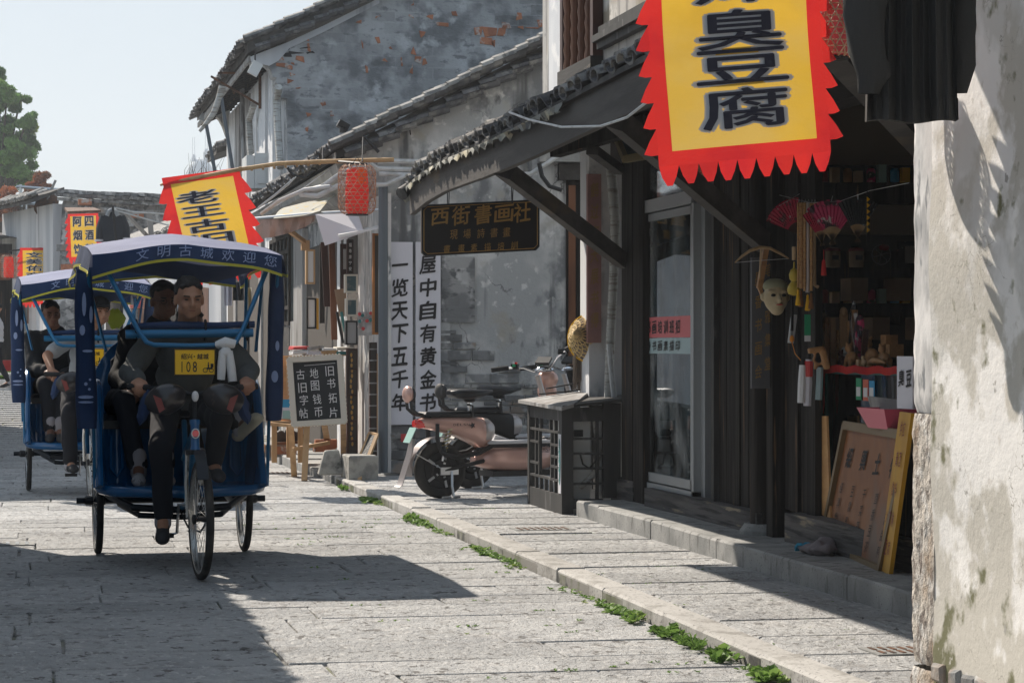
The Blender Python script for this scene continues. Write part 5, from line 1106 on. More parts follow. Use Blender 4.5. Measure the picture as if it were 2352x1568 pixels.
# ------------------------------------------------------------ toothed cloth banners
def banner(label, BL, BR, up, H_, cells, tooth=.055, n=9, side=.055, bend=.03, cw=None, rows=None, teeth_bottom=True, seed=1, notch=True):
    BL = Vector(BL); BR = Vector(BR); r = (BR - BL); Wd = r.length; r.normalize(); u = Vector(up).normalized(); nn = r.cross(u).normalized()
    def S(x, y, d=0.0):   # x 0..Wd, y 0..H_ of the yellow field
        return BL + r * x + u * y + nn * (d + bend * math.sin(x / Wd * 3.0 + seed) * .6 + bend * .5 * math.sin(y / H_ * 5 + seed * 2))
    t = thing('cloth_banner', label, 'banner', (BL + BR) / 2 + u * H_, group='toothed red and yellow banners over the street')
    N_, K = 10, 24
    part('yellow_field', MB().sheet([[S(Wd * i / N_, H_ * j / K, .001) for i in range(N_ + 1)] for j in range(K + 1)]), 'yellow_cloth', t, smooth=True)
    q = MB(); s = side
    for xa, xb in ((-s, 0), (Wd, Wd + s)): q.sheet([[S(xa, -s + (H_ + 2 * s) * j / K), S((xa + xb) / 2, -s + (H_ + 2 * s) * j / K), S(xb, -s + (H_ + 2 * s) * j / K)] for j in range(K + 1)])
    for ya, yb in ((-s, 0), (H_, H_ + s)): q.sheet([[S(Wd * i / N_, y) for i in range(N_ + 1)] for y in (ya, (ya + yb) / 2, yb)])
    part('red_border', q, 'red_cloth', t, smooth=True)
    q = MB(); m = max(5, int(H_ / (tooth * 1.9))); h = H_ / m; rr = random.Random(seed)
    for k in range(m):
        for x, sg in ((-s, -1), (Wd + s, 1)):
            y = h * k + h * .4; c_ = rr.uniform(-.012, .012); q.add([S(x, y + h * .5), S(x + sg * tooth * .55, y + h * .05, c_ * .5), S(x + sg * tooth, y - h * .42, c_), S(x + sg * tooth * .5, y - h * .50, c_ * .6), S(x, y - h * .5)], [(0, 1, 4), (1, 3, 4), (1, 2, 3)])
    if teeth_bottom:
        w = (Wd + 2 * s) / n
        for k in range(n):
            x = -s + w * (k + .5); c_ = rr.uniform(-.012, .012); y = -s; q.add([S(x - w * .5, y), S(x - w * .36, y - tooth * .8, c_ * .6), S(x - w * .12, y - tooth * 1.45, c_), S(x + w * .16, y - tooth * 1.45, c_), S(x + w * .36, y - tooth * .8, c_ * .6), S(x + w * .5, y)], [(0, 1, 4, 5), (1, 2, 3, 4)])
    part('toothed_edge', q, 'red_cloth', t)
    for ch, cx, cy, w, h in cells:
        rg = random.Random(hash_(ch)); P = lambda a, b: S(a, b, -.0); o = MB(); letter(o, ch, lambda a, b, e=0: S(a, b, .004 + e), cx, cy, w, h, .075, 0, rg); part('letter_outline', o, 'white_edge', t)
        o = MB(); letter(o, ch, lambda a, b, e=0: S(a, b, .008 + e), cx, cy, w, h, .014, 0, rg); part('letter', o, 'ink_blue', t)
    return t, S, Wd
# large stinky tofu banner
BLp, BRp = D(1539, 350, 8.26), D(1876, 318, 8.36); upb = D(1518, 0, 8.27) - BLp
Wd = (BRp - BLp).length; sc_ = Wd / 338
def cb_(px, py):   # picture position inside the big banner to cloth coordinates
    q = D(px, py, 8.3) - BLp; r = (BRp - BLp).normalized(); u = upb.normalized(); return q.dot(r), q.dot(u)
cells = []
for ch, px, py, w, h in (('炸', 1680, -18, 200, 62), ('臭', 1690, 75, 200, 84), ('豆', 1698, 160, 212, 74), ('腐', 1708, 258, 200, 88)):
    x, y = cb_(px, py); cells.append((ch, x, y, w * sc_, h * sc_))
bn, _, _ = banner('big toothed banner in front of the souvenir shop reading stinky tofu in Chinese', BLp, BRp, upb, .72, cells, tooth=.046, n=9, side=.049, seed=1)
p0 = BLp + upb.normalized() * .79 - (BRp - BLp).normalized() * .1; part('pole', MB().tube([p0, p0 + (BRp - BLp).normalized() * 1.5], .013, 8), 'bamboo', bn, smooth=True)
# antique shop banner
z_ = 22.3; TL_, TR_, BR_ = D(393, 424, z_), D(535, 404, z_), D(567, 546, z_); rr_ = (TR_ - TL_); uu_ = TR_ - BR_; Hh = uu_.length * 1.35; u_ = uu_.normalized(); BLq = TL_ - u_ * Hh; BRq = TR_ - u_ * Hh; s_ = rr_.length / 143
cells = []
for k, (ch, h) in enumerate((('老', 46), ('王', 34), ('古', 42), ('旧', 42), ('书', 40))):
    px, py = 466 + 8.5 * k, 446 + 32.5 * k; q = D(px, py, z_) - BLq; cells.append((ch, q.dot(rr_.normalized()), q.dot(u_), 92 * s_, (28 if k != 1 else 24) * s_))
banner('toothed banner reading Old Wang antiques in Chinese tilted on a bamboo pole', BLq, BRq, u_, Hh, cells, tooth=.075, n=8, side=.07, seed=2)
bp = [D(368, 425, 22.3), D(390, 419, 22.3), D(552, 389, 22.3), D(640, 376, 22.3), D(760, 371, 22.3), D(905, 367, 22.3)]
t = thing('bamboo_pole', 'long bamboo pole holding the tilted antiques banner over the street', 'pole', bp[-1]); part('cane', MB().tube(bp, [.012, .016, .02, .021, .022, .022], 9), 'bamboo', t, smooth=True)
q = MB()
for k in range(8): a = bp[2].lerp(bp[4], k / 8); q.lathe([(.025, -.01), (.025, .01)], a + Vector((0, 0, .0)), (bp[4] - bp[2]), 9)
part('cane_rings', q, 'bamboo', t, kind='stuff')
z_ = 51; BLq, BRq = D(164, 590, z_), D(223, 588, z_); u_ = D(161, 497, z_) - BLq; s_ = z_ / FPX
cells = [(c, (BRq - BLq).length * (.27 + .46 * i), .90 * (1 - (j + .55) / 3.1), 19 * s_, 22 * s_) for i, col in enumerate(('阿烟饮', '四酒料')) for j, c in enumerate(col)]
banner('far toothed banner with six characters in two columns for tobacco and drinks', BLq, BRq, u_, u_.length, cells, tooth=.07, n=7, side=.05, seed=3, bend=.02)
z_ = 56; BLq, BRq = D(52, 690, z_), D(105, 690, z_); u_ = UP; s_ = z_ / FPX
cells = [(c, (BRq - BLq).length / 2, (690 - y) * s_, 36 * s_, 13 * s_) for c, y in (('文', 586), ('美', 601), ('佑', 616), ('商', 632), ('店', 648))]
banner('far toothed banner with one column of characters partly behind the second canopy', BLq, BRq, u_, 115 * s_, cells, tooth=.07, n=7, side=.06, seed=4, bend=.02)
thing('banner_rod', 'thin dark rod carrying the far banners across the street end', 'pole', D(150, 568, 55.5), mb=MB().tube([D(20, 576, 56.3), D(110, 569, 56.2), D(200, 571, 55.8)], .02, 5), mat='dark_metal')

# ------------------------------------------------------------ caged lanterns
def lantern(label, c, w, h, cloth, nd=15):
    t = thing('caged_lantern', label, 'lantern', c, group='bamboo caged red lanterns')
    c = Vector(c)
    def Rf(z): k = abs(z) / (h / 2); return w / 2 * (1 if k < .62 else math.sqrt(max(.0, 1 - ((k - .62) / .5) ** 2)))
    q = MB(); n = 26
    for i in range(nd):
        for s in (-1, 1):
            pts = []
            for j in range(n + 1):
                z = -h / 2 + h * j / n; a = 2 * math.pi * i / nd + s * j / n * 1.9; pts.append(c + Vector((Rf(z) * math.cos(a), Rf(z) * math.sin(a), z)))
            q.tube(pts, .0028, 3, cap=False)
    for j in range(13):
        z = -h / 2 * .92 + h * .92 * j / 12; r = Rf(z); q.tube([c + Vector((r * math.cos(a), r * math.sin(a), z)) for a in [k * math.pi / 10 for k in range(20)]], .0024, 3, close=True)
    part('bamboo_cage', q, 'cage_bamboo', t, kind='stuff')
    part('lantern_shade', MB().lathe([(w * .28, -h * .48), (w * .30, -h * .40), (w * .31, 0), (w * .27, h * .38), (w * .20, h * .42)], c, UP, 20), cloth, t, smooth=True)
    part('base_disc', MB().lathe([(w * .30, 0), (w * .30, .012)], c + Vector((0, 0, -h / 2 - .01)), UP, 16), 'black_plastic', t)
    part('top_disc', MB().lathe([(w * .28, 0), (w * .28, .012)], c + Vector((0, 0, h / 2 - .005)), UP, 16), 'black_plastic', t)
    q = MB().tube([c + Vector((-.04, 0, h / 2)), c + Vector((0, 0, h / 2 + .07)), c + Vector((.04, 0, h / 2))], .004, 4); part('hanger', q, 'dark_metal', t)
    return t
L1 = D(820, 435, 22.0); l = lantern('red lantern in a bamboo cage hanging at the corner of the gable house', L1, .345, .455, 'red_lantern')
part('front_flap', MB().sheet([[L1 + Vector((.105 * math.sin(a), -.105 * math.cos(a) - .006, z)) for a in (-.1, .2, .5, .8)] for z in (.19, .12, .05)]), 'orange_lantern', l, smooth=True)
thing('lantern_bracket', 'black iron bracket and wire holding the corner lantern', 'bracket', D(835, 375, 22.2), mb=MB().tube([D(835, 312, 22.45), D(870, 350, 22.45)], .016, 5).tube([D(834, 315, 22.3), D(832, 372, 22.05)], .006, 4).tube([D(742, 368, 22.4), D(742, 340, 22.5)], .01, 4).tube([D(742, 368, 22.4), D(830, 375, 22.1)], .01, 4), mat='dark_metal')
lantern('pink red lantern in a bamboo cage at the top edge between banner and sweater', D(1918, 42, 8.5), .16, .275, 'pink_lantern')
lantern('far red caged lantern hanging before the timber window at the street end', D(20, 612, 52), .36, .50, 'red_lantern', 9)
lantern('far red caged lantern partly behind the edge of the far one column banner', D(50, 612, 58), .36, .50, 'pink_lantern', 9)
lantern('far caged lantern seen under the canopy between the two rickshaw riders', D(313, 678, 40), .36, .45, 'pink_lantern', 9)
lantern('small red caged lantern behind the bottom teeth of the big banner', D(1622, 402, 15.6), .14, .20, 'red_lantern', 10)

# ------------------------------------------------------------ hanging lacquer sign
v_ = 18.55; A, B, C_, E_ = W(969, 586, v_), W(1240, 579, v_ + .02), W(1238, 459, v_), W(968, 468, v_)
t = thing('hanging_sign', 'black lacquered shop sign with gold characters hanging under the tiled awning', 'sign', (A + B) / 2)
rv = (B - A).normalized(); uv = UP; c = (A + B + C_ + E_) / 4; hw, hh = (B - A).length / 2, (E_ - A).length / 2
k = .028; oct_ = [(-hw, -hh + k), (-hw + k, -hh), (hw - k, -hh), (hw, -hh + k), (hw, hh - k), (hw - k, hh), (-hw + k, hh), (-hw, hh - k)]
part('board', MB().prism([c + rv * x + uv * (y + .012 * x / hw) for x, y in oct_], (0, .035, 0)), 'black_lacquer', t)
P0 = PL(c + Vector((0, -.002, 0)), rv, uv); P = lambda x, y, d=0.0: P0(x, y + .012 * x / hw, d)
q = MB(); f_ = [P(x * .96, y * .91, .001) for x, y in oct_]; q.tube(f_, .0022, 4, close=True); part('gold_line', q, 'gold', t)
s_ = (B - A).length / 271
def sg(px, py): return (px - 1104) * s_, (523.5 - py) * s_
for ch, px, w, h in (('西', 1010, 40, 36), ('街', 1058, 40, 42), ('書', 1109, 38, 42), ('画', 1157, 42, 38), ('社', 1199, 38, 42)):
    x, y = sg(px, 494 + (1104 - px) * .035 * 0); text_on(t, ch, P, 'gold', x, y, w * s_, h * s_, off=.02, brush=.22)
for ch, px in (('現', 1042), ('場', 1072), ('詩', 1104), ('書', 1134), ('畫', 1163)): x, y = sg(px, 536); text_on(t, ch, P, 'gold', x, y, 17 * s_, 21 * s_, off=.012, brush=.2)
for ch, px in (('書', 1026), ('畫', 1059), ('素', 1088), ('描', 1119), ('培', 1150), ('訓', 1181)): x, y = sg(px, 567); text_on(t, ch, P, 'gold', x, y, 15 * s_, 17 * s_, off=.012, brush=.2)
q = MB()
for a, b in ((1027, 1028), (1033, 1031), (1173, 1176), (1181, 1177)): q.tube([W(b, 468, v_), W(a, 405 if a < 1100 else 372, v_)], .004, 4)
part('cords', q, 'dark_metal', t, kind='stuff')

# ------------------------------------------------------------ two white couplet boards
for (x0, y0, x1, y1, txt, cx, lab) in ((889, 556, 948, 975, '一览天下五千年', 918, 'white couplet board with seven black characters, nearer the house corner'), (955, 556, 1012, 974, '屋中自有黄金书', 983, 'white couplet board with black characters whose top is behind the black sign')):
    vv_ = GABV - .05; a, b = W(x0, y1, vv_), W(x1, y0, vv_); t = thing('couplet_board', lab, 'sign board', (a + b) / 2, group='pair of white couplet boards')
    part('board', MB().bb(a, (b.x, vv_ + .025, b.z)), 'board_white', t); s_ = (b.x - a.x) / (x1 - x0)
    P = PL(((a.x + b.x) / 2, vv_ - .002, a.z), (1, 0, 0), (0, 0, 1))
    for k, ch in enumerate(txt):
        h = 40; text_on(t, ch, P, 'ink', (cx - (x0 + x1) / 2) * s_, (y1 - (612 + 52 * k)) * s_, 36 * s_, h * s_, off=.03, brush=.28)
a = W(921, 1014, GABV - .03); b = W(938, 996, GABV - .03); thing('wall_sticker', 'small red square sticker on the brick base under the couplets', 'sticker', a, mb=MB().bb(a, (b.x, GABV - .02, b.z)), mat='sign_red')

# ------------------------------------------------------------ conduits on the gable wall
for k, (pts, r, lab) in enumerate(([[(868, 372), (905, 371), (960, 372), (1010, 378)], .026, 'upper white conduit along the gable wall'], [[(846, 392), (850, 375), (868, 388), (930, 390), (1000, 392), (1120, 398)], .026, 'white conduit elbow bending beside the corner lantern'], [[(870, 399), (940, 402), (1100, 405), (1218, 400), (1262, 372), (1300, 345)], .022, 'lower white conduit running along the gable wall to the shop'],
                                   [[(860, 425), (888, 424), (930, 404)], .02, 'short white conduit stub under the others at the corner'], [[(700, 440), (740, 430), (790, 395), (850, 375)], .028, 'thick white conduit sweeping under the eave behind the lantern'], [[(690, 446), (730, 450), (790, 420), (800, 408)], .026, 'looped white conduit under the eave behind the lantern'], [[(600, 492), (640, 462), (700, 436), (760, 428)], .02, 'long pale conduit drooping from the eave over the book shop'])):
    thing('conduit', lab, 'pipe', W(*pts[0], 22.4), group='white conduits at the gable corner', mb=MB().tube([W(x, y, 22.42 + (0.6 if x < 800 else 0) * (800 - x) / 200 - .02 * k) for x, y in pts], r, 8), mat='pvc', smooth=True)
thing('cable', 'black cable loop hanging beside the doorway of the gable wall', 'cable', W(1245, 400, 22.3), mb=MB().tube([W(1238, 375, 22.3), W(1245, 405, 22.3), W(1262, 428, 22.3), W(1290, 437, 22.3)], .022, 6), mat='black_plastic', smooth=True)
thing('cable', 'coiled black cable under the eave above the cloth awning', 'cable', W(640, 400, 24), mb=MB().tube([W(660, 385, 24), W(672, 402, 24), W(700, 410, 24), (W(716, 398, 24)), W(730, 392, 24), W(715, 385, 24)], .015, 5), mat='black_plastic', smooth=True)
for k, pts in enumerate(([(590, 480), (625, 455), (662, 425), (680, 406)], [(600, 492), (640, 470), (700, 430), (765, 385)], [(593, 476), (630, 448), (676, 408)], [(950, 240), (948, 262), (940, 290), (943, 310)])):
    thing('cord', ('thin pale cord tied from the eave to the awning pole', 'longest thin pale cord slanting from conduit to awning pole', 'shortest thin pale cord under the tiled eave', 'crack like dark wire down the gable plaster')[k], 'cord', W(*pts[0], 23.4), mb=MB().tube([W(x, y, 23.4 if k < 3 else GABV - .02) for x, y in pts], .006, 4), mat='pvc' if k < 3 else 'ink')

# ------------------------------------------------------------ cloth awning of the old book shop
t = thing('cloth_awning', 'sagging pink and cream cloth awning on a steel pole at the old book shop', 'awning', D(650, 520, 23.6))
part('pole', MB().tube([D(582, 503, 23.9), D(720, 491, 23.4), D(872, 482, 22.9)], .018, 8), 'steel', t, smooth=True)
top = [(584, 505), (630, 503), (665, 500), (700, 497), (725, 493)]; bot = [(590, 549), (625, 545), (661, 536), (700, 522), (722, 508)]
def lerp2(L_, t_): f = t_ * (len(L_) - 1); i = min(int(f), len(L_) - 2); f -= i; return tuple(L_[i][k] * (1 - f) + L_[i + 1][k] * f for k in (0, 1))
g_ = []
for j in range(7):
    row = []
    for i in range(25):
        a = lerp2(top, i / 24); b = lerp2(bot, i / 24); s = j / 6; row.append(D(a[0] * (1 - s) + b[0] * s, a[1] * (1 - s) + b[1] * s, 23.85 - .45 * i / 24 + .05 * math.sin(i * 1.1) * s))
    g_.append(row)
part('pink_valance', MB().sheet(g_, .006, (0, 1, 0)), 'awning_pink', t, smooth=True)
top = [(653, 478), (700, 466), (750, 456), (778, 446)]; bot = [(628, 503), (665, 500), (700, 496), (735, 486)]
g_ = []
for j in range(6):
    row = []
    for i in range(17):
        a = lerp2(top, i / 16); b = lerp2(bot, i / 16); s = j / 5; row.append(D(a[0] * (1 - s) + b[0] * s, a[1] * (1 - s) + b[1] * s - 5 * math.sin(s * 3.1), 25.2 * (1 - s) + 23.6 * s - .3 * i / 16))
    g_.append(row)
part('cream_sheet', MB().sheet(g_, .006, (0, 0, 1)), 'awning_cream', t, smooth=True)
t = thing('panel_board', 'tilted white panel board hung under the corner lantern', 'board', D(780, 530, 23)); part('panel', MB().prism([D(724, 492, 23.2), D(822, 490, 23.0), D(836, 534, 22.8), D(746, 564, 23.1)], (.004, .02, 0)), 'board_white', t)
thing('board_strip', 'thin tilted white strip sticking out below the white panel board', 'board', D(820, 530, 22.8), mb=MB().prism([D(778, 539, 22.9), D(872, 521, 22.75), D(872, 525, 22.75), D(780, 546, 22.9)], (0, .15, .02)), mat='paper_white')
thing('awning_strut', 'pale wooden strut propping the cloth awning', 'strut', D(700, 540, 23.7), mb=MB().bar(D(666, 531, 23.9), D(702, 558, 24.3), .04, .04).bar(D(701, 552, 24.3), D(701, 575, 24.3), .08, .10), mat='pine_wood')

# ------------------------------------------------------------ framed pictures and screens on the house front
def framed(name, label, cat, x0, y0, x1, y1, v, th, fw, fm, im, group=None, side=None):
    a, b = W(x0, y1, v), W(x1, y0, v); t = thing(name, label, cat, ((a.x + b.x) / 2, v, a.z), group=group); q = MB(); f = fw * v / FPX
    q.bb(a, (a.x + f, v + th, b.z)).bb((b.x - f, v, a.z), (b.x, v + th, b.z)).bb((a.x + f, v, a.z), (b.x - f, v + th, a.z + f)).bb((a.x + f, v, b.z - f), (b.x - f, v + th, b.z)); part('frame', q, fm, t)
    part('picture', MB().bb((a.x + f, v + .01, a.z + f), (b.x - f, v + th * .6, b.z - f)), im, t); return t
G1 = 'small silver frames hung one above another'
framed('picture_frame', 'uppermost of three silver picture frames hung in a column by the grey pillar', 'picture frame', 793, 630, 822, 672, 23.6, .12, 4, 'frame_cream', 'poster_photo', G1)
framed('picture_frame', 'middle of three silver picture frames hung in a column by the grey pillar', 'picture frame', 795, 685, 822, 726, 23.6, .12, 4, 'frame_cream', 'poster_photo', G1)
framed('picture_frame', 'lowest of three silver picture frames, black sided, by the grey pillar', 'picture frame', 794, 736, 822, 792, 23.6, .12, 4, 'black_plastic', 'poster_white', G1)
framed('picture_frame', 'narrow pine framed picture hanging outermost at the book shop', 'picture frame', 703, 573, 724, 652, 25.6, .10, 4, 'pine_wood', 'paper_white')
framed('picture_frame', 'picture with black frame and mustard side below the pine framed one', 'picture frame', 704, 684, 727, 755, 25.6, .10, 4, 'black_plastic', 'paper_white')
fm_ = thing('wooden_batten', 'mustard yellow batten beside the black framed picture', 'batten', W(729, 755, 25.58), mb=fbox(MB(), 727.5, 685, 732, 756, 25.58, .10), mat='sign_mustard')
framed('wooden_screen', 'tall orange wooden window frame at the house corner', 'window frame', 856, 536, 876, 768, 22.85, .06, 5, 'orange_wood', 'interior')
t = framed('wooden_screen', 'dark lattice screen with pale batten leaning at the house corner', 'screen', 849, 786, 866, 1046, 23.0, .06, 3, 'dark_red_wood', 'interior')
q = MB()
for y in range(800, 1040, 26): fbox(q, 849, y, 866, y + 3, 22.98, .03)
part('lattice_bar', q, 'weathered_wood', t, kind='stuff'); part('batten', fbox(MB(), 867, 812, 876, 1002, 22.95, .05), 'pine_wood', t); part('batten_foot', fbox(MB(), 868, 1003, 876, 1046, 22.95, .05), 'brown_wood', t)
t = framed('wooden_screen', 'dark carved screen with gold flakes standing behind the easel board', 'screen', 797, 800, 822, 1046, 23.9, .10, 4, 'dark_red_wood', 'interior')
q = MB(); r_ = random.Random(3)
for y in range(815, 1030, 12): p = W(808 + r_.uniform(-2, 2), y, 23.9); q.ell(p, (.012, .008, .022), None, 6, 4)
part('gold_flakes', q, 'gold', t, kind='stuff'); q = MB()
for y in (845, 905, 965, 1010): fbox(q, 797, y, 822, y + 4, 23.88, .05)
part('cross_rails', q, 'dark_red_wood', t, kind='stuff')
t = framed('wooden_screen', 'narrow dark lattice strip hung below the cloth awning', 'screen', 735, 560, 746, 742, 25.0, .06, 2.5, 'dark_wood', 'grey_paint_wood')
t = framed('wooden_screen', 'dark carved strip with pale characters above the silver frames', 'screen', 797, 550, 812, 628, 24.2, .06, 3, 'dark_red_wood', 'black_lacquer'); P = PL(W(804.5, 590, 24.19), (1, 0, 0), (0, 0, 1)); text_on(t, '福寿康宁安', P, 'paper_white', 0, .12, .028, .04, dy=-.06, off=.01)
def slat(label, x0, y0, x1, y1, w, v, m, nm='wooden_board', cat='board'):
    a, b = W(x0, y0, v), W(x1, y1, v); return thing(nm, label, cat, b, mb=MB().bar(a, b, w * v / FPX, .03, (0, 1, 0)), mat=m)
slat('slanted red brown board hanging left of the long brown board', 744, 556, 752, 704, 15, 24.9, 'dark_red_wood'); slat('long brown wooden board hanging down the white wall', 762, 550, 768, 780, 14, 24.6, 'brown_wood')
t = thing('wall_board', 'dark red wooden panel with a pale window high on the white wall', 'board', W(790, 665, 24.4)); part('panel', fbox(MB(), 782, 560, 800, 664, 24.4, .04), 'dark_red_wood', t); part('pane', fbox(MB(), 789, 572, 799, 618, 24.38, .02), 'poster_white', t)
thing('cardboard_sheet', 'tan cardboard sheet leaning behind the silver frames', 'board', W(780, 725, 24.2), mb=MB().prism([W(768, 665, 24.2), W(796, 662, 24.2), W(796, 726, 24.2), W(780, 727, 24.2)], (0, .01, 0)), mat='carton')
for k, (x, m) in enumerate(((774, 'black_plastic'), (784, 'teal_sign'))): slat(('thin black frame stick leaning below the cardboard', 'thin dark green frame stick leaning below the cardboard')[k], x, 716, x + 14, 788, 6, 24.15, m, 'frame_stick', 'frame')
t = thing('trinket_board', 'clear board of jade and coral trinkets on the grey pillar', 'trinket board', W(838, 745, 23.2)); part('backing', fbox(MB(), 822, 716, 855, 770, 23.2, .01), 'plaster_paint', t); r_ = random.Random(9)
for k in range(10):
    p = W(826 + (k % 4) * 8 + r_.uniform(-2, 2), 722 + (k // 4) * 15 + r_.uniform(-3, 3), 23.18); part('trinket', MB().lathe([(.018, 0), (.018, .01), (.008, .014)], p, (0, -1, 0), 8), ('sign_red', 'teal_sign', 'silver_paint')[k % 3], t)
thing('corner_downpipe', 'dark downpipe at the corner of the gable house', 'pipe', W(881, 1090, 22.5), mb=MB().tube([W(880, 425, 22.5), W(880, 1085, 22.5)], .045, 10), mat='iron_pole', smooth=True)

# ------------------------------------------------------------ easel blackboard, table, stones
zb = 23.3; c4 = [D(662, 824, zb), D(784, 817, zb), D(795, 970, zb - .1), D(673, 978, zb - .1)]
t = thing('easel_blackboard', 'cream framed chalkboard listing antique goods on a pine easel', 'blackboard', D(725, 1095, zb)); c = sum(c4, Vector()) / 4; rv = (c4[1] - c4[0]).normalized(); uv = (c4[0] - c4[3]).normalized(); nn = rv.cross(uv).normalized()
part('slate', MB().prism(c4, -nn * .02), 'blackboard', t)
q = MB()
for i in range(4):
    a, b = c4[i], c4[(i + 1) % 4]; m_ = (a + b) / 2; inn = (c - m_).normalized() * .025; q.bar(a + inn * .6 + nn * .01, b + inn * .6 + nn * .01, .055 if i % 2 else .05, .055, nn)
    for k in range(16): p = a.lerp(b, (k + .5) / 16) + nn * .032 - inn * .35; q.ell(p, (.012, .012, .012), None, 5, 4)
part('frame', q, 'frame_cream', t); P0 = PL(c, rv, uv); s_ = zb / FPX
def bbp(px, py): q_ = D(px, py, zb - .05) - c; return q_.dot(rv), q_.dot(uv)
for ch, px, py in (('古', 691, 860), ('旧', 695, 891), ('字', 698, 920), ('帖', 697, 951), ('地', 722, 856), ('图', 724, 885), ('钱', 728, 917), ('币', 731, 947), ('旧', 758, 850), ('书', 761, 879), ('拓', 764, 913), ('片', 765, 947)):
    x, y = bbp(px, py); text_on(t, ch, lambda a, b, d=0: P0(a, b, .003 + d), 'chalk', x, y, 19 * s_, 23 * s_, off=.0)
q = MB(); q.bar(P0(bbp(715, 900)[0] - .05, bbp(0, 899)[1], .004), P0(bbp(775, 900)[0], bbp(0, 897)[1], .004), .004, .002, nn); part('chalk_line', q, 'chalk', t)
for a, b in (((668, 978), (676, 1094)), ((705, 978), (699, 1104)), ((745, 975), (757, 1045)), ((788, 972), (790, 1060))):
    A_ = D(*a, zb + .02); B_ = G(b[0], b[1], 0 if b[1] > 1080 else .1); part('easel_leg', MB().bar(A_, B_, .055, .035), 'pine_wood', t)
part('easel_rail', MB().bar(D(672, 1032, 23.3), D(756, 1016, 23.6), .03, .035), 'pine_wood', t)
# table with books and papers
t = thing('book_table', 'rough wooden table heaped with books behind the chalkboard', 'table', D(700, 1060, 24.2))
for k in range(3): part('table_plank', MB().bar(D(620, 962 + k * 5, 24.3 - .15 * k), D(700, 970 + k * 5, 24.2 - .15 * k), .16, .03), 'pine_wood', t)
part('table_top', MB().bar(D(664, 822, 24.4), D(806, 812, 24.3), .30, .03), 'pine_wood', t)
for x in (664, 800): part('table_leg', MB().bar(D(x, 822, 24.4), D(x, 1050, 24.4), .05, .05), 'pine_wood', t)
for x in (630, 690): part('table_leg', MB().bar(D(x, 968, 24.2), D(x, 1062, 24.2), .05, .05), 'pine_wood', t)
thing('plywood_board', 'orange plywood board standing on the book table', 'board', D(650, 965, 24.3), mb=MB().prism([D(622, 962, 24.3), D(663, 962, 24.3), D(702, 818, 24.5), D(628, 816, 24.5)], (0, .02, 0)), mat='plywood')
cols = ['card_salmon', 'pine_wood', 'paper_white', 'black_plastic', 'sticker_blue', 'card_blue', 'board_white', 'plate_teal']
for k in range(8):
    x = 630 + k * 5; part_ = thing('book', ('thin %s upright book in the row on the plank table' % ('orange spined', 'tan', 'white', 'black', 'pale blue', 'bright blue', 'lilac white', 'mint green')[k]), 'book', D(x, 962, 24.15), group='books standing on the plank table', mb=MB().bar(D(x, 962, 24.1), D(x - 3 + k * .5, 917 + (k * 7 % 5) * 3, 24.15), .015, .14, (1, 0, 0)), mat=cols[k])
r_ = random.Random(12); names_ = ('crumpled clear wrapped papers on top of the book heap', 'white magazine lying on the book heap', 'tan book lying in the heap', 'dark green book lying in the heap', 'red edged book lying in the heap', 'grey magazine slipping off the heap', 'thick pale book low in the heap', 'cream booklet on the heap end')
for k in range(8):
    x = 668 + (k % 4) * 34; y = 812 - (k // 4) * 9 - r_.uniform(0, 4); m = ('paper_white', 'board_white', 'pine_wood', 'teal_sign', 'sign_red', 'weathered_wood', 'paper_white', 'frame_cream')[k]
    q = MB().bar(D(x, y, 24.2), D(x + 36, y - r_.uniform(-2, 5), 24.25), .2, .03); q.jit(.008, r_); thing('book', names_[k], 'book', D(x + 18, y, 24.2), group='heap of papers and books on the table', mb=q, mat=m)
for k, (x, y) in enumerate(((655, 1005), (676, 1000))):
    p = D(x, y, 24.6); q = MB(); q.ell(p, (.10, .05, .045)); q.ell(p + Vector((-.05, 0, .04)), (.05, .045, .04)); capsule(q, p + Vector((-.08, 0, -.03)), p + Vector((.09, 0, -.03)), .035, .04); o = remeshed('leather_shoe', q, .012, 'shoe_leather', None); tag(o, ('dark brown leather shoe on the plank under the book table', 'second dark leather shoe partly behind the easel leg')[k], 'shoe', 'pair of old leather shoes')
thing('shoe_plank', 'short brown plank under the leather shoes', 'plank', D(665, 1016, 24.6), mb=MB().bar(D(635, 1018, 24.6), D(697, 1014, 24.6), .3, .03), mat='brown_wood')
for k, (x, y, m) in enumerate(((640, 1030, 'brick_grey'), (655, 1033, 'brick_orange'), (590, 1030, 'brick_grey'), (745, 1028, 'brick_orange'), (748, 1018, 'brick_orange'), (620, 1040, 'brick_grey'))):
    p = D(x, y, 24.5); thing('loose_brick', ('grey brick stacked under the shoe plank', 'red brick stacked under the shoe plank', 'dark block at the foot of the terrace near the rickshaw', 'lower red brick between the easel legs', 'upper red brick between the easel legs', 'wide grey block at the terrace end')[k], 'brick', p, mb=MB().box(p, (.11, .06, .04)), mat=m)
p = G(762, 1090, .09); q = MB().add([p + Vector(k) for k in ((-.13, -.05, 0), (.12, -.05, 0), (.12, .08, 0), (-.13, .08, 0), (-.065, -.02, .225), (.065, -.02, .235), (.065, .07, .235), (-.065, .07, .225))], [(0, 3, 2, 1), (4, 5, 6, 7), (0, 1, 5, 4), (1, 2, 6, 5), (2, 3, 7, 6), (3, 0, 4, 7)])
bm_ = thing('stone_block', 'tapered grey stone block standing beside the easel', 'stone block', p, mb=q, mat='stone_block')
bm_.modifiers.new('edge', 'BEVEL').width = .012
a = G(800, 1098, .08); b_ = W(868, 1046, a.y); o = thing('stone_step', 'square cut stone step below the leaning screens', 'stone block', a, mb=MB().slab(a.x, b_.x, a.y, a.y + .5, .02, b_.z, .012, .01), mat='stone_block')
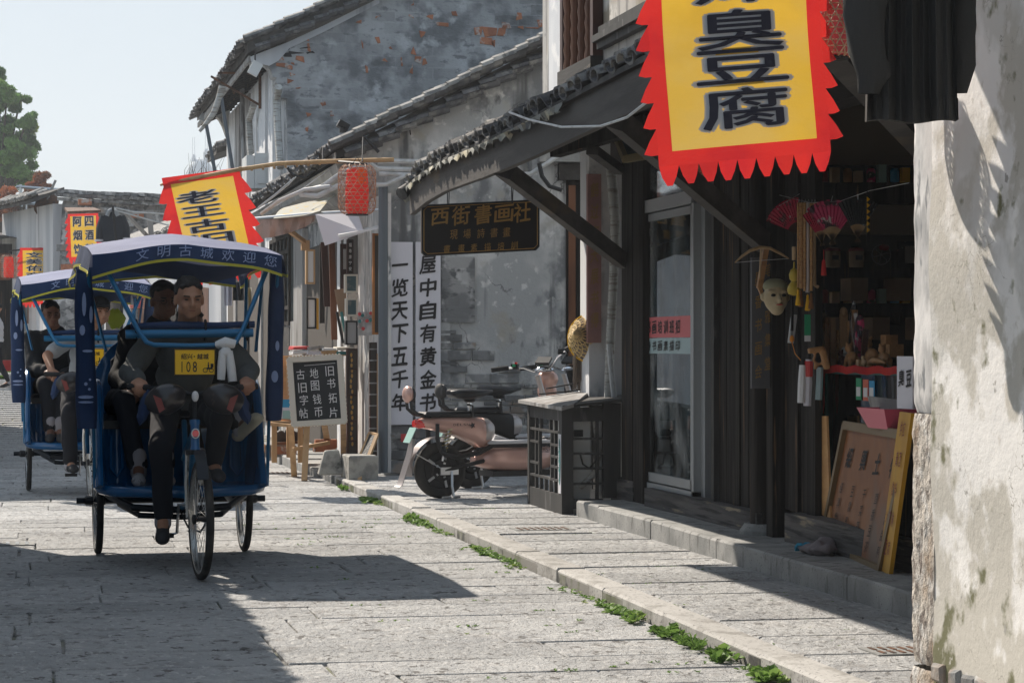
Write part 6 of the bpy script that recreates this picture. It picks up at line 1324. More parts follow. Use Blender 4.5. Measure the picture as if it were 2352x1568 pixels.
t = thing('small_blackboard', 'narrow leaning chalkboard in a wooden frame on the kerb', 'blackboard', G(812, 1106, .06)); a, b, c, d = D(805, 1104, 22.2), D(823, 1110, 22.0), D(866, 999, 22.5), D(850, 994, 22.7)
q = MB()
for i, j in ((a, b), (b, c), (c, d), (d, a)): q.bar(i, j, .03, .03)
part('frame', q, 'pine_wood', t); n_ = (b - a).cross(d - a).normalized(); part('slate', MB().prism([a, b, c, d], n_ * .008), 'blackboard', t); q = MB(); r_ = random.Random(2)
for k in range(22): p = a.lerp(d, .08 + .038 * k) + (b - a) * r_.uniform(.25, .7) - n_ * 0; s_ = (b - a) * r_.uniform(.05, .18); q.bar(p + n_ * .012, p + s_ + (d - a) * .02 + n_ * .012, .004, .002, n_); q.bar(p - n_ * .006, p + s_ + (d - a) * .02 - n_ * .006, .004, .002, n_)
part('chalk_writing', q, 'chalk', t, kind='stuff')
t = thing('tool_handle', 'orange looped plastic tool handle hanging beside the rickshaw wheel side', 'tool', D(596, 1030, 22.5)); q = MB().tube([D(588, 1040, 22.5), D(587, 1025, 22.5), D(592, 1016, 22.5), D(600, 1015, 22.5), D(606, 1022, 22.5), D(606, 1038, 22.5), D(597, 1043, 22.5)], .014, 6, close=True); part('loop', q, 'orange_handle', t); part('shaft', MB().tube([D(592, 990, 22.5), D(594, 1015, 22.5)], .022, 6), 'orange_handle', t)
# ------------------------------------------------------------ electric scooters (forward +X, right side -Y)
def make_scooter(label, body, trim, group, graphics=True):
    t = thing('electric_scooter', label, 'scooter', group=group)
    def tyre(cx, nm='wheel', rz=0.0):
        ex = Vector((math.cos(rz), math.sin(rz), 0)); ey = Vector((-math.sin(rz), math.cos(rz), 0)); c = Vector((cx, 0, .225))
        w = part(nm, MB().tube([c + ex * .185 * math.cos(a) + UP * .185 * math.sin(a) for a in [2 * math.pi * i / 32 for i in range(32)]], .043, 12, close=True), 'rubber_worn', t, smooth=True)
        part('hub', MB().lathe([(.145, -.03), (.15, -.02), (.15, .02), (.145, .03)], c, ey, 24), 'dark_metal', w, smooth=True); part('hub_cap', MB().lathe([(.085, -.05), (.10, -.035), (.10, .035), (.085, .05)], c, ey, 20), 'black_plastic', w, smooth=True)
        q = MB()
        for k in range(5): a = 2 * math.pi * k / 5; q.bar(c + (ex * math.cos(a) + UP * math.sin(a)) * .05 - ey * .045, c + (ex * math.cos(a) + UP * math.sin(a)) * .145 - ey * .032, .02, .014, ey)
        part('hub_arms', q, 'steel', w, kind='stuff')
        return w
    tyre(0); tyre(1.16, rz=R(42))
    # rear fairing, a lofted shell: sections along x with (half width, bottom, top)
    def loft(secs, nm, mat, n=14, y0=0.0, parent=t):
        rows = []
        for x, hw, zb, zt in secs: rows.append([(x, y0 + hw * math.copysign(abs(math.cos(a)) ** .6, math.cos(a)), (zb + zt) / 2 + (zt - zb) / 2 * math.copysign(abs(math.sin(a)) ** .7, math.sin(a))) for a in [2 * math.pi * i / n for i in range(n + 1)]])
        q = MB().sheet(rows); m = n + 1; q.f.append(tuple(range(n))); q.f.append(tuple((len(rows) - 1) * m + i for i in range(n - 1, -1, -1))); return part(nm, q, mat, parent, smooth=True, ang=60)
    fa = loft([(-.20, .05, .585, .64), (-.15, .075, .56, .652), (-.02, .10, .535, .655), (.12, .115, .50, .655), (.26, .125, .44, .65), (.34, .13, .40, .645), (.40, .12, .41, .62), (.43, .09, .46, .57)], 'rear_fairing', body)
    loft([(.36, .128, .41, .645), (.41, .126, .43, .635), (.45, .10, .47, .60)], 'fairing_edge', 'silver_paint')
    loft([(-.235, .03, .575, .625), (-.20, .055, .56, .64), (-.15, .07, .565, .635)], 'tail_light', 'tail_red')
    part('rear_pad', MB().slab(-.17, .25, -.085, .085, .655, .695, .018), 'black_leather', t)
    part('grab_bar', MB().tube([(.25, -.08, .65), (.25, -.09, .74), (.22, -.06, .75)], .010, 6), 'black_plastic', t)
    loft([(.08, .05, .83, .862), (.12, .12, .80, .878), (.24, .135, .79, .88), (.34, .12, .805, .872), (.42, .07, .83, .868), (.47, .035, .84, .866)], 'saddle', 'black_leather')
    part('seat_post', MB().tube([(.28, 0, .63), (.265, 0, .80)], .018, 8), 'chrome', t); part('seat_sleeve', MB().tube([(.285, 0, .62), (.275, 0, .70)], .028, 8), 'black_plastic', t)
    part('seat_spring', MB().ell((.27, 0, .785), (.05, .05, .022)), 'dark_metal', t)
    for s in (-1, 1): part('backrest_bar', MB().tube([(-.10, s * .04, .655), (-.22, s * .04, .68), (-.27, s * .04, .72), (-.28, s * .04, .80)], .014, 8), 'black_plastic', t, smooth=True)
    bp_ = MB(); bp_.ell((-.285, 0, .835), (.040, .075, .070)); part('backrest', bp_, trim, t, smooth=True); part('backrest_pad', MB().ell((-.258, 0, .835), (.030, .072, .064)), 'black_leather', t, smooth=True)
    # frame, swing arm, floor, battery fairing
    part('frame_rail', MB().tube([(-.02, -.10, .42), (.0, -.10, .35), (.10, -.11, .33), (.30, -.11, .36), (.42, -.12, .42), (.9, -.12, .42), (1.0, -.05, .46)], .021, 8), 'black_plastic', t, smooth=True)
    part('frame_rail', MB().tube([(-.06, .10, .60), (-.05, .10, .42), (.05, .11, .33), (.30, .11, .36), (.42, .12, .42), (.9, .12, .42), (1.0, .05, .46)], .021, 8), 'black_plastic', t, smooth=True)
    part('rear_stay', MB().tube([(-.07, -.10, .60), (-.075, -.105, .48), (-.04, -.11, .37), (.03, -.11, .335)], .017, 8), 'black_plastic', t, smooth=True)
    part('swing_arm', MB().tube([(0, -.085, .225), (.22, -.10, .27), (.42, -.10, .31)], .018, 6), 'dark_metal', t)
    part('floor_board', MB().slab(.38, 1.0, -.14, .14, .43, .455, .01), 'white_cloth', t)
    loft([(.30, .05, .26, .33), (.36, .13, .24, .36), (.45, .15, .215, .40), (.62, .155, .20, .41), (.85, .15, .20, .41), (.98, .12, .22, .40), (1.02, .06, .26, .36)], 'battery_fairing', body)
    part('battery_tray', MB().bb((.42, -.12, .165), (.95, .12, .21)), 'black_plastic', t)
    q = MB(); a, b = Vector((-.005, -.085, .38)), Vector((.045, -.085, .56)); q.tube([a.lerp(b, i / 40) + Vector((math.cos(i * .95) * .024, math.sin(i * .95) * .024, 0)) for i in range(41)], .006, 5); part('spring', q, 'rim_gold', t, smooth=True); part('damper', MB().tube([(-.02, -.085, .30), (.05, -.085, .60)], .012, 8), 'chrome', t)
    part('mudguard', MB().sheet([[(.265 * math.sin(a) - .01, y, .225 + .265 * math.cos(a)) for y in (-.055, -.03, 0, .03, .055)] for a in [-1.75 + i * .14 for i in range(17)]], .005, (0, 0, 1)), 'silver_paint' if graphics else 'black_plastic', t, smooth=True)
    part('mud_flap', MB().sheet([[(-.245, y, .48), (-.275, y, .36), (-.33, y, .20), (-.36, y, .115), (-.385, y, .10)] for y in (-.05, 0, .05)], .006, (1, 0, 0)), 'silver_paint', t, smooth=True)
    part('plate', MB().prism([(-.24, -.06, .57), (-.30, -.06, .45), (-.30, .06, .45), (-.24, .06, .57)], (.006, 0, 0)), 'plate_teal', t)
    part('flap_stay', MB().tube([(-.24, -.06, .36), (-.10, -.09, .28), (0, -.09, .225)], .005, 5), 'steel', t)
    q = MB(); q.tube([(.06, -.10, .22), (.05, -.12, .10), (.06, -.13, .02)], .011, 6); q.tube([(.05, -.15, .015), (.13, -.10, .012)], .010, 6); q.tube([(.02, -.16, .015), (-.06, -.17, .012)], .012, 6); part('kickstand', q, 'steel', t, kind='stuff'); part('axle_plate', MB().bb((-.04, -.10, .19), (.12, -.085, .25)), 'steel', t)
    # steering column, headlight housing, handlebar turned
    st = MB().tube([(1.12, 0, .42), (.96, 0, .80), (.90, 0, .98)], .024, 8); part('steering_column', st, 'silver_paint', t, smooth=True)
    for s in (-1, 1): part('fork', MB().tube([(1.10, s * .07, .46), (1.16, s * .07, .225)], .018, 8), 'black_plastic', t)
    part('boot', MB().tube([(1.03, 0, .66), (1.0, 0, .74), (.99, 0, .80)], [.05, .038, .03], 10), 'black_plastic', t)
    hd = Matrix.Rotation(R(42), 3, 'Z'); c0 = Vector((.965, 0, .90))
    def HB(x, y, z): return c0 + hd @ Vector((x, y, z - y * .30 * (z > .1)))
    q = MB(); q.ell(HB(.07, 0, -.05), (.075, .085, .10), hd); q.ell(HB(.08, 0, .05), (.085, .095, .075), hd); q.ell(HB(.05, 0, -.14), (.045, .05, .08), hd); o = remeshed('headlight_housing', q, .012, body, t); WM[o.name] = Matrix.Identity(4)
    part('headlight', MB().ell(HB(.155, 0, .045), (.02, .06, .055), hd), 'chrome', o, smooth=True); part('dash', MB().ell(HB(.0, 0, .13), (.07, .08, .03), hd), 'chrome', t, smooth=True)
    part('dash_screen', MB().box(HB(-.02, 0, .20), (.05, .06, .012), hd @ Matrix.Rotation(-.5, 3, 'Y')), 'black_plastic', t)
    for s in (-1, 1):
        hb = part('handlebar', MB().tube([HB(-.02, 0, .12), HB(-.03, s * .07, .13), HB(-.10, s * .15, .19), HB(-.17, s * .24, .215), HB(-.24, s * .36, .235)], .012, 8), 'chrome', t, smooth=True)
        part('grip', MB().tube([HB(-.18, s * .25, .218), HB(-.25, s * .375, .237)], .020, 10), 'black_rubber', hb, smooth=True); part('brake_lever', MB().tube([HB(-.12, s * .20, .21), HB(-.10, s * .27, .215), HB(-.16, s * .36, .225)], .006, 5), 'chrome', hb)
        part('switch_box', MB().box(HB(-.145, s * .205, .215), (.022, .03, .022), hd), 'black_plastic', hb)
    part('button', MB().box(HB(-.17, .205, .225), (.01, .012, .01), hd), 'green_btn', t); part('button', MB().box(HB(-.16, .19, .24), (.008, .010, .008), hd), 'tail_red', t)
    part('front_basket', MB().tube([HB(.20, -.13, -.08), HB(.36, -.13, -.06), HB(.36, .13, -.06), HB(.20, .13, -.08)], .006, 5, close=True).tube([HB(.20, -.12, -.20), HB(.34, -.12, -.20), HB(.34, .12, -.20), HB(.20, .12, -.20)], .005, 5, close=True).tube([HB(.36, -.13, -.06), HB(.34, -.12, -.20)], .005, 4).tube([HB(.36, .13, -.06), HB(.34, .12, -.20)], .005, 4), 'dark_metal', t, kind='stuff')
    if graphics:
        P = PL((.10, -.122, .592), (1, 0, 0), (0, 0, 1)); P2 = lambda x, y, d=0: P(x, y, .006 + d); 
        text_on(fa, 'DELSN', P2, 'ink', -.03, .0, .024, .018, dx=.03, off=.01); P = PL((.93, -.168, .37), (1, 0, 0), (0, 0, 1)); text_on(t, 'Smart', P, 'ink', -.09, 0, .024, .030, dx=.027, off=.01)
        part('star_mark', MB().prism([(.23 + .028 * (1 if k % 2 else .45) * math.cos(k * math.pi / 5), -.131, .585 + .028 * (1 if k % 2 else .45) * math.sin(k * math.pi / 5)) for k in range(10)], (0, -.003, 0)), 'ink', fa)
    else:
        pass
    return t
GSC = 'electric scooters parked by the gable wall'
s1 = make_scooter('rose pink electric scooter with black saddle parked beside the lattice box', 'rose_paint', 'rose_paint', GSC); p = G(1010, 1143, .06); place(s1, (p.x, p.y, .06), R(17))
s2 = make_scooter('black electric scooter parked behind the pink one against the wall', 'black_plastic', 'grey_paint_wood', GSC, False); p = G(1085, 1122, .06); place(s2, (p.x, p.y + .1, .06), R(14))
t = thing('cloth_bag', 'cream cloth bag with the word SUPER on the rear scooter', 'bag', mb=MB().box(W(1165, 1022, 19.5), (.13, .05, .05), Matrix.Rotation(.35, 3, 'Y')).jit(.008), mat='white_cloth'); P = PL(W(1165, 1022, 19.43), (1, 0, .35), (-.35, 0, 1)); text_on(t, 'SUPER', P, 'ink', -.09, 0, .038, .05, dx=.044, off=.03)

# ------------------------------------------------------------ lattice box hiding an air conditioner
t = thing('lattice_box', 'black wooden lattice box with tilted lid hiding an air conditioner outside the shop', 'cabinet', (4.0, 17.6, .06))
u0, u1, v0, v1, z0, z1 = 3.80, 4.24, 17.12, 18.35, .06, .835
q = MB(); post = .05
for a, b in (((u0, v0, z0), (u0 + .085, v0 + .10, z1)), ((u1 - .13, v0, .175), (u1, v0 + .05, z1 + .03)), ((u0, v1 - .06, z0), (u0 + .05, v1, z1))): part('post', MB().bb(a, b), 'grey_paint_wood', t)
for za, zb_ in ((z0, .20), (z1 - .10, z1)):
    part('rail', MB().bb((u0 + .004, v0 + .10, za), (u0 + .036, v1 - .06, zb_)), 'grey_paint_wood', t); part('rail', MB().bb((u0 + .085, v0 + .006, max(za, .06) if za > .1 else .10), (u1 - .13, v0 + .04, zb_ if za > .1 else .17)), 'grey_paint_wood', t)
# street side lattice
L0, L1_, H0, H1 = v0 + .10, v1 - .06, .20, z1 - .10; yv = lambda f: L0 + (L1_ - L0) * f; zv = lambda f: H0 + (H1 - H0) * f
vb = [(.18, 0, 1), (.34, .84, 1), (.50, .0, .18), (.66, .84, 1), (.82, 0, 1), (.34, .0, .18), (.66, 0, .18), (.30, .18, .84), (.70, .18, .84)]; hb_ = [(.18, 0, 1), (.84, 0, 1), (.5, 0, .30), (.66, .70, 1), (.36, .7, 1), (.66, 0, .3), (.36, 0, .3)]
for f, a, b in vb: part('lattice_bar', MB().bb((u0 + .008, yv(f) - .014, zv(a)), (u0 + .032, yv(f) + .014, zv(b))), 'grey_paint_wood', t)
for f, a, b in hb_: part('lattice_bar', MB().bb((u0 + .006, yv(a), zv(f) - .009), (u0 + .034, yv(b), zv(f) + .009)), 'grey_paint_wood', t)
vp = v0 + .006; a = W(1372, 1150, vp)
part('lattice_bar', MB().bb((a.x - .012, vp, .17), (a.x + .012, vp + .022, z1 - .1)), 'grey_paint_wood', t)
for y in (1007, 1041, 1075, 1110): z = W(1372, y, vp).z; part('lattice_bar', MB().bb((u0 + .085, vp - .003, z - .009), (u1 - .13, vp + .026, z + .009)), 'grey_paint_wood', t)
part('lid', MB().prism([W(1190, 925, 18.4), W(1290, 943, 17.02), W(1318, 935, 17.04), W(1358, 902, 18.4)], (0, 0, .025)), 'weathered_wood', t)
part('lid', MB().prism([W(1292, 938, 17.05), W(1455, 920, 17.05), W(1455, 908, 18.2), W(1330, 918, 18.2)], (0, 0, .02)), 'grey_paint_wood', t)
part('side_panel', MB().bb((u1 - .01, v0 + .05, .19), (u1 + .01, v1, z1)), 'grey_paint_wood', t)
sn = part('sticker', MB().bb((u0 - .004, v0 + .02, .21), (u0 - .001, v0 + .095, .64)), 'board_white', t); part('sticker_leaf', MB().prism([(u0 - .006, v0 + .0575 + .032 * math.sin(a), .44 + .17 * math.cos(a)) for a in [k * math.pi / 8 for k in range(16)]], (.001, 0, 0)), 'teal_sign', sn)
P = PL((u0 - .008, v0 + .0575, .55), (0, -1, 0), (0, 0, 1)); text_on(sn, '老街书屋', P, 'board_white', 0, .0, .04, .05, dy=-.07, off=.02)
t = thing('air_conditioner', 'white air conditioner unit with hoses inside the black lattice box', 'air conditioner', (4.0, 17.3, .2))
part('casing', MB().bb((u0 + .10, v0 + .12, .14), (u1 - .20, v0 + .85, .74)), 'ac_white', t)
q = MB(); q.bb((u0 + .105, v0 + .10, .52), (u0 + .20, v0 + .12, .73)); part('valve_cover', q, 'ac_white', t); q = MB(); q.bb((u0 + .11, v0 + .095, .62), (u0 + .18, v0 + .10, .67)); part('vent_slot', q, 'black_plastic', t)
part('hose', MB().tube([(4.07, v0 + .10, .74), (4.10, v0 + .08, .5), (4.06, v0 + .07, .35), (3.95, v0 + .07, .25)], .022, 8), 'wrap_tape', t, smooth=True)
part('cable', MB().tube([(3.95, v0 + .07, .50), (3.97, v0 + .06, .42), (4.02, v0 + .06, .39), (4.07, v0 + .06, .45), (4.08, v0 + .06, .6)], .007, 5), 'black_plastic', t, smooth=True)
part('hose', MB().tube([(4.10, v0 + .09, .78), (4.115, v0 + .09, .5), (4.10, v0 + .09, .2)], .02, 8), 'pvc', t, smooth=True)

# ------------------------------------------------------------ straw cape and hat by the pillar
t = thing('straw_cape', 'shaggy brown straw rain cape hanging in the doorway', 'cape', W(1340, 880, 18.3)); r_ = random.Random(6); q = MB()
for k in range(130):
    x = r_.uniform(1322, 1362); yt = 712 + (1362 - x) * .8 + r_.uniform(0, 60); yb = min(895, yt + r_.uniform(70, 180)); fl = (1345 - x) * .35 * (yb - yt) / 150; d_ = 18.25 + r_.uniform(0, .12)
    q.tube([W(x, yt, d_), W(x - fl * .5 + r_.uniform(-2, 2), (yt + yb) / 2, d_), W(x - fl + r_.uniform(-4, 4), yb, d_)], [.010, .009, .002], 4)
part('straw_strands', q, 'straw_cape', t, kind='stuff')
t = thing('bamboo_hat', 'conical woven bamboo hat hung on the straw cape', 'hat', W(1352, 775, 18.15)); tip = W(1318, 768, 17.9); cen = W(1356, 776, 18.2); ax = (cen - tip); Hh = ax.length; ax.normalize(); X_ = ax.orthogonal().normalized(); Y_ = ax.cross(X_); RR = .185
q = MB()
def hp(a, f): return tip + ax * (Hh * f) + (X_ * math.cos(a) + Y_ * math.sin(a)) * (RR * f ** .9)
for i in range(16):
    for s in (-1, 1): q.tube([hp(2 * math.pi * i / 16 + s * f * 1.3, f) for f in [k / 10 for k in range(11)]], .0035, 4, cap=False)
for f in (.2, .35, .5, .65, .8): q.tube([hp(a, f) for a in [k * math.pi / 12 for k in range(24)]], .003, 4, close=True)
part('weave', q, 'straw', t, kind='stuff'); part('brim', MB().tube([hp(a, 1) for a in [k * math.pi / 12 for k in range(24)]], .009, 6, close=True), 'tassel_yellow', t, smooth=True); part('inner_lining', MB().sheet([[hp(a, f) + ax * .012 for a in [k * math.pi / 12 for k in range(25)]] for f in (.05, .5, .98)]), 'straw_cape', t, smooth=True)
thing('clear_bag', 'crumpled clear plastic bag behind the lattice box', 'bag', W(1340, 892, 18.4), mb=MB().ell(W(1338, 893, 18.4), (.08, .05, .035)).jit(.012), mat='clear_bag')
slat('thin dark rod resting on the lattice box lid', 1238, 905, 1357, 893, 3, 18.3, 'dark_metal', 'metal_rod', 'rod'); slat('second thin dark rod leaning toward the straw cape', 1255, 892, 1357, 874, 3, 18.3, 'dark_metal', 'metal_rod', 'rod')
# ------------------------------------------------------------ souvenir shop goods
# calligraphy board on the post
a, b = W(1727, 892, 13.45), W(1777, 592, 13.45); t = thing('calligraphy_board', 'dark grey board with faint tan calligraphy fixed to the shop post', 'sign board', (a + b) / 2)
part('board', MB().bb(a, (b.x, 13.48, b.z)), 'grey_board', t); P = PL(((a.x + b.x) / 2, 13.448, b.z), (1, 0, 0), (0, 0, 1))
text_on(t, '墨香书画会', P, 'gold_dull', -.028, -.12, .040, .075, dy=-.135, off=.02, brush=.3); text_on(t, '笔友雅集堂', P, 'gold_dull', .030, -.07, .040, .075, dy=-.135, off=.02, brush=.3)
# crossbow
t = thing('toy_crossbow', 'wooden toy crossbow hanging above the calligraphy board', 'crossbow', W(1752, 620, 13.25)); vv_ = 13.3
q = MB(); pts = [(1688, 603), (1705, 588), (1722, 576), (1745, 568), (1768, 570), (1792, 582), (1812, 594)]; q.tube([W(x, y, vv_) for x, y in pts], [.004, .008, .010, .011, .010, .008, .004], 6); part('bow', q, 'pale_wood', t, smooth=True)
part('string', MB().tube([W(1690, 603, vv_), W(1750, 598, vv_), W(1811, 594, vv_)], .0012, 4), 'paper_white', t); part('stock', MB().bar(W(1760, 566, vv_ + .02), W(1744, 662, vv_ + .02), .030, .03, (0, 1, 0)).bar(W(1744, 660, vv_ + .02), W(1756, 690, vv_ + .02), .02, .02, (0, 1, 0)), 'carved_wood', t); part('bolt_groove', MB().bar(W(1748, 566, vv_), W(1745, 640, vv_), .008, .01, (0, 1, 0)), 'pale_wood', t)
# plain painted face mask
c = W(1782, 682, 13.15); F = frame_of((.1, -1, .02)); s_ = .9
t = thing('painted_mask', 'pale painted face mask hanging beside the calligraphy board', 'mask', c); q = MB(); q.ell(c, (.074, .045, .092), F, 16, 12); q.ell(c + F @ Vector((0, .012, -.06)), (.045, .035, .045), F, 14, 10); capsule(q, c + F @ Vector((0, .04, .01)), c + F @ Vector((0, .058, -.02)), .008, .014); q.ell(c + F @ Vector((0, .035, -.045)), (.030, .018, .018), F)
for s in (-1, 1): q.ell(c + F @ Vector((s * .078, -.01, 0)), (.014, .012, .024), F); q.ell(c + F @ Vector((s * .034, .032, .03)), (.028, .014, .010), F)
o = remeshed('mask_face', q, .006, 'mask_paint', None, sm=1); o.parent = t; o.matrix_parent_inverse = Matrix.Translation(-c)
q = MB(); q.ell(c + F @ Vector((0, -.008, .062)), (.076, .046, .045), F, 14, 8); part('mask_hair', q, 'mask_hair', t, smooth=True)
for s in (-1, 1): part('mask_eye', MB().ell(c + F @ Vector((s * .032, .040, .008)), (.015, .008, .009), F), 'eye_dark', t)
part('mask_mouth', MB().ell(c + F @ Vector((0, .052, -.045)), (.022, .005, .004), F), 'sign_red', t)
# gourds, hanging canes, tassels
c = W(1824, 655, 12.9); gd = thing('dried_gourd', 'yellow bottle gourd hanging beside the bamboo flutes', 'gourd', c); part('gourd_body', MB().lathe([(.004, .13), (.006, .095), (.020, .085), (.029, .06), (.026, .035), (.016, .022), (.032, .0), (.040, -.025), (.034, -.048), (.01, -.058)], c, UP, 18), 'gourd', gd, smooth=True); part('stopper', MB().lathe([(.012, 0), (.013, .07), (.011, .075)], c + UP * .14, UP, 10), 'pale_wood', gd)
r_ = random.Random(21)
labs = ('thin bamboo flute at the near end of the hanging bunch', 'ribbed brown bamboo flute second in the bunch', 'light tan bamboo flute in the bunch', 'flute wrapped in clear film in the middle of the bunch', 'dark brown flute right of the film wrapped one', 'long curved wooden back scratcher ending the bunch')
for k, (x, yb, m, r) in enumerate(((1833, 660, 'cane', .006), (1840, 663, 'cane', .011), (1848, 668, 'cane', .008), (1855, 672, 'silver_paint', .013), (1863, 668, 'cane', .009), (1870, 655, 'pale_wood', .010))):
    vv_ = 12.72 + .02 * (k % 2); t = thing('bamboo_flute', labs[k], 'flute', W(x, 470, vv_), group='bamboo flutes hanging in the shop opening'); pts = [W(x, 466, vv_), W(x + .5, yb - 40, vv_), W(x + (0 if k < 5 else 1), yb, vv_)] + ([W(x + 9, yb + 4, vv_ - .02)] if k == 5 else [])
    part('cane', MB().tube(pts, r, 8), m, t); part('hook', MB().tube([W(x, 466, vv_), W(x + 2, 458, vv_), W(x + 4, 464, vv_)], .0015, 4), 'steel', t)
    if k in (0, 1, 3, 4): part('tassel', MB().lathe([(.003, 0), (.008, -.01), (.006, -.015), (.016, -.085), (.012, -.09)], W(x, yb + 4, vv_), UP, 9), 'tassel_yellow' if k in (0, 3) else 'tassel_brown', t)
# folding fans
def fan(label, x, y, rpx, a0, a1, v, m, ribs='pale_wood', inner=.34):
    c = W(x, y, v); t = thing('folding_fan', label, 'fan', c, group='folding fans clipped to a line'); r = rpx * v / FPX; n = 22; q = MB(); rows = []
    for f in (inner, .7, .88, 1.0): rows.append([c + Vector((math.cos(R(a0 + (a1 - a0) * i / n)) * r * f, (.004 if i % 2 else -.004) * f, math.sin(R(a0 + (a1 - a0) * i / n)) * r * f)) for i in range(n + 1)])
    q.sheet(rows); part('fan_leaf', q, m, t); q = MB()
    for i in range(0, n + 1, 2): a = R(a0 + (a1 - a0) * i / n); q.bar(c - Vector((math.cos(a), 0, math.sin(a))) * r * .12, c + Vector((math.cos(a) * r * inner, 0, math.sin(a) * r * inner)), .007, .002, (0, 1, 0))
    part('fan_ribs', q, ribs, t, kind='stuff'); part('clip', MB().tube([c + Vector((math.cos(R((a0 + a1) / 2)) * r, -.003, math.sin(R((a0 + a1) / 2)) * r - .01)), c + Vector((0, -.003, r + .02))], .002, 4), 'steel', t)
fan('dark red folding fan with painted flowers clipped nearest the post', 1836, 538, 88, 92, 160, 12.9, 'fan_red', 'dark_red_wood'); fan('small red flowered folding fan half behind the pink one', 1888, 556, 80, 70, 128, 12.55, 'fan_red'); fan('large pink flowered folding fan in the middle of the line', 1912, 552, 98, 52, 132, 12.5, 'fan_pink'); fan('black flowered folding fan clipped last on the line', 1970, 546, 96, 58, 122, 12.35, 'fan_black')
thing('hanging_line', 'thin wire line from which the fans hang', 'wire', W(1900, 455, 12.5), mb=MB().tube([W(1790, 448, 13.0), W(1860, 466, 12.7), W(1930, 462, 12.4), W(1998, 438, 12.1), W(2088, 420, 11.8)], .0015, 4), mat='steel')
thing('fan_tassel', 'red tassel hanging below the small red fan', 'tassel', W(1892, 600, 12.55), mb=MB().lathe([(.002, .05), (.002, 0), (.010, -.01), (.016, -.085), (.014, -.09)], W(1892, 595, 12.55), UP, 8), mat='red_cloth')
t = thing('ribbon_ladder', 'black and yellow zigzag ribbon hanging beside the black fan', 'ribbon', W(1993, 500, 12.1)); part('strap', fbox(MB(), 1991, 440, 1998, 560, 12.1, .004), 'black_cloth', t); q = MB()
for k in range(6): y = 452 + k * 14; q.prism([W(1991, y, 12.095), W(1998, y + 6, 12.095), W(1991, y + 12, 12.095)], (0, -.002, 0))
part('yellow_zigzag', q, 'tassel_yellow', t, kind='stuff')
t = thing('payment_card', 'green and white card hanging below the flutes', 'card', W(1855, 760, 12.7), mb=fbox(MB(), 1848, 722, 1862, 770, 12.7, .003), mat='card_green'); part('white_end', fbox(MB(), 1848, 770.3, 1862, 784, 12.7, .003), 'paper_white', t)
t = thing('power_strip', 'white power strip with black plug hanging on the shop post', 'power strip', W(1820, 755, 13.1)); q = MB().bar(W(1824, 722, 13.1), W(1816, 788, 13.1), .032, .02, (0, 1, 0)); part('strip', q, 'pvc', t); part('plug', MB().bar(W(1821, 640, 13.05), W(1819, 760, 13.05), .014, .014), 'black_plastic', t); part('orange_plug', MB().ell(W(1819, 778, 13.05), (.014, .012, .02)), 'orange_handle', t); part('cord', MB().tube([W(1819, 760, 13.05), W(1818, 800, 13.05), W(1832, 832, 13.0)], .003, 5), 'black_plastic', t); part('cord', MB().tube([W(1819, 785, 13.04), W(1826, 812, 13.0), W(1840, 828, 12.95)], .003, 5), 'orange_handle', t)
# display case
CU0 = 4.40; cv0, cv1 = 10.4, vat(1896, CU0)
t = thing('display_case', 'glass display case with red cloth edge in the shop opening', 'display case', (4.7, 11.8, .2)); zc = U(1980, 850, CU0).z
for a_, b_ in (((CU0, cv0, .2), (CU0 + .02, cv0 + .02, zc)), ((CU0, cv1 - .02, .2), (CU0 + .02, cv1, zc)), ((CU0 + .6, cv1 - .02, .2), (CU0 + .62, cv1, zc)), ((CU0, cv0, zc - .025), (CU0 + .03, cv1, zc)), ((CU0, cv0, .2), (CU0 + .6, cv1, .26))): part('case_frame', MB().bb(a_, b_), 'teal_sign', t)
part('glass_front', MB().bb((CU0 + .005, cv0, .27), (CU0 + .011, cv1, zc - .026)), 'case_glass', t); part('glass_side', MB().bb((CU0 + .02, cv1 - .012, .27), (CU0 + .6, cv1 - .006, zc - .026)), 'case_glass', t)
part('case_top', MB().bb((CU0 - .02, cv0, zc + .001), (CU0 + .62, cv1, zc + .018)), 'black_plastic', t); part('case_shelf', MB().bb((CU0 + .03, cv0, .62), (CU0 + .6, cv1 - .03, .64)), 'carton', t)
g_ = [[(CU0 - .03 - .008 * math.sin(i * .9), cv0 + (cv1 - cv0) * i / 30, z + .006 * math.sin(i * 1.7)) for i in range(31)] for z in (zc + .022, zc + .010, zc - .018)]; part('red_cloth', MB().sheet(g_), 'red_cloth', t, smooth=True)
p = U(1897, 950, CU0 - .03); part('cloth_corner', MB().sheet([[(CU0 - .035, p.y + .02 * i, zc - .02 - z * (1 - .25 * abs(i - 1.5))) for i in range(4)] for z in (0, .10, .2, .26)]), 'red_cloth', t)
for k, (x, m, lab) in enumerate(((1972, 'card_green', 'green payment card stuck on the display case'), (1988, 'card_salmon', 'salmon payment card stuck on the display case'), (2002, 'card_blue', 'light blue payment card stuck on the display case'))):
    a, b = U(x - 6, 868 + 3 * k, CU0 - .004), U(x + 6, 868 + 3 * k, CU0 - .004); z0_ = U(x, 918 + (2 if k else 0), CU0).z; z1_ = U(x, 868 + 3 * k, CU0).z; tt = thing('payment_card', lab, 'card', a, mb=MB().bb((CU0 - .004, b.y, z0_), (CU0 - .001, a.y, z1_)), mat=m); part('white_patch', MB().bb((CU0 - .006, b.y + .01, z0_ + .02), (CU0 - .0045, a.y - .01, z0_ + .07)), 'paper_white', tt)
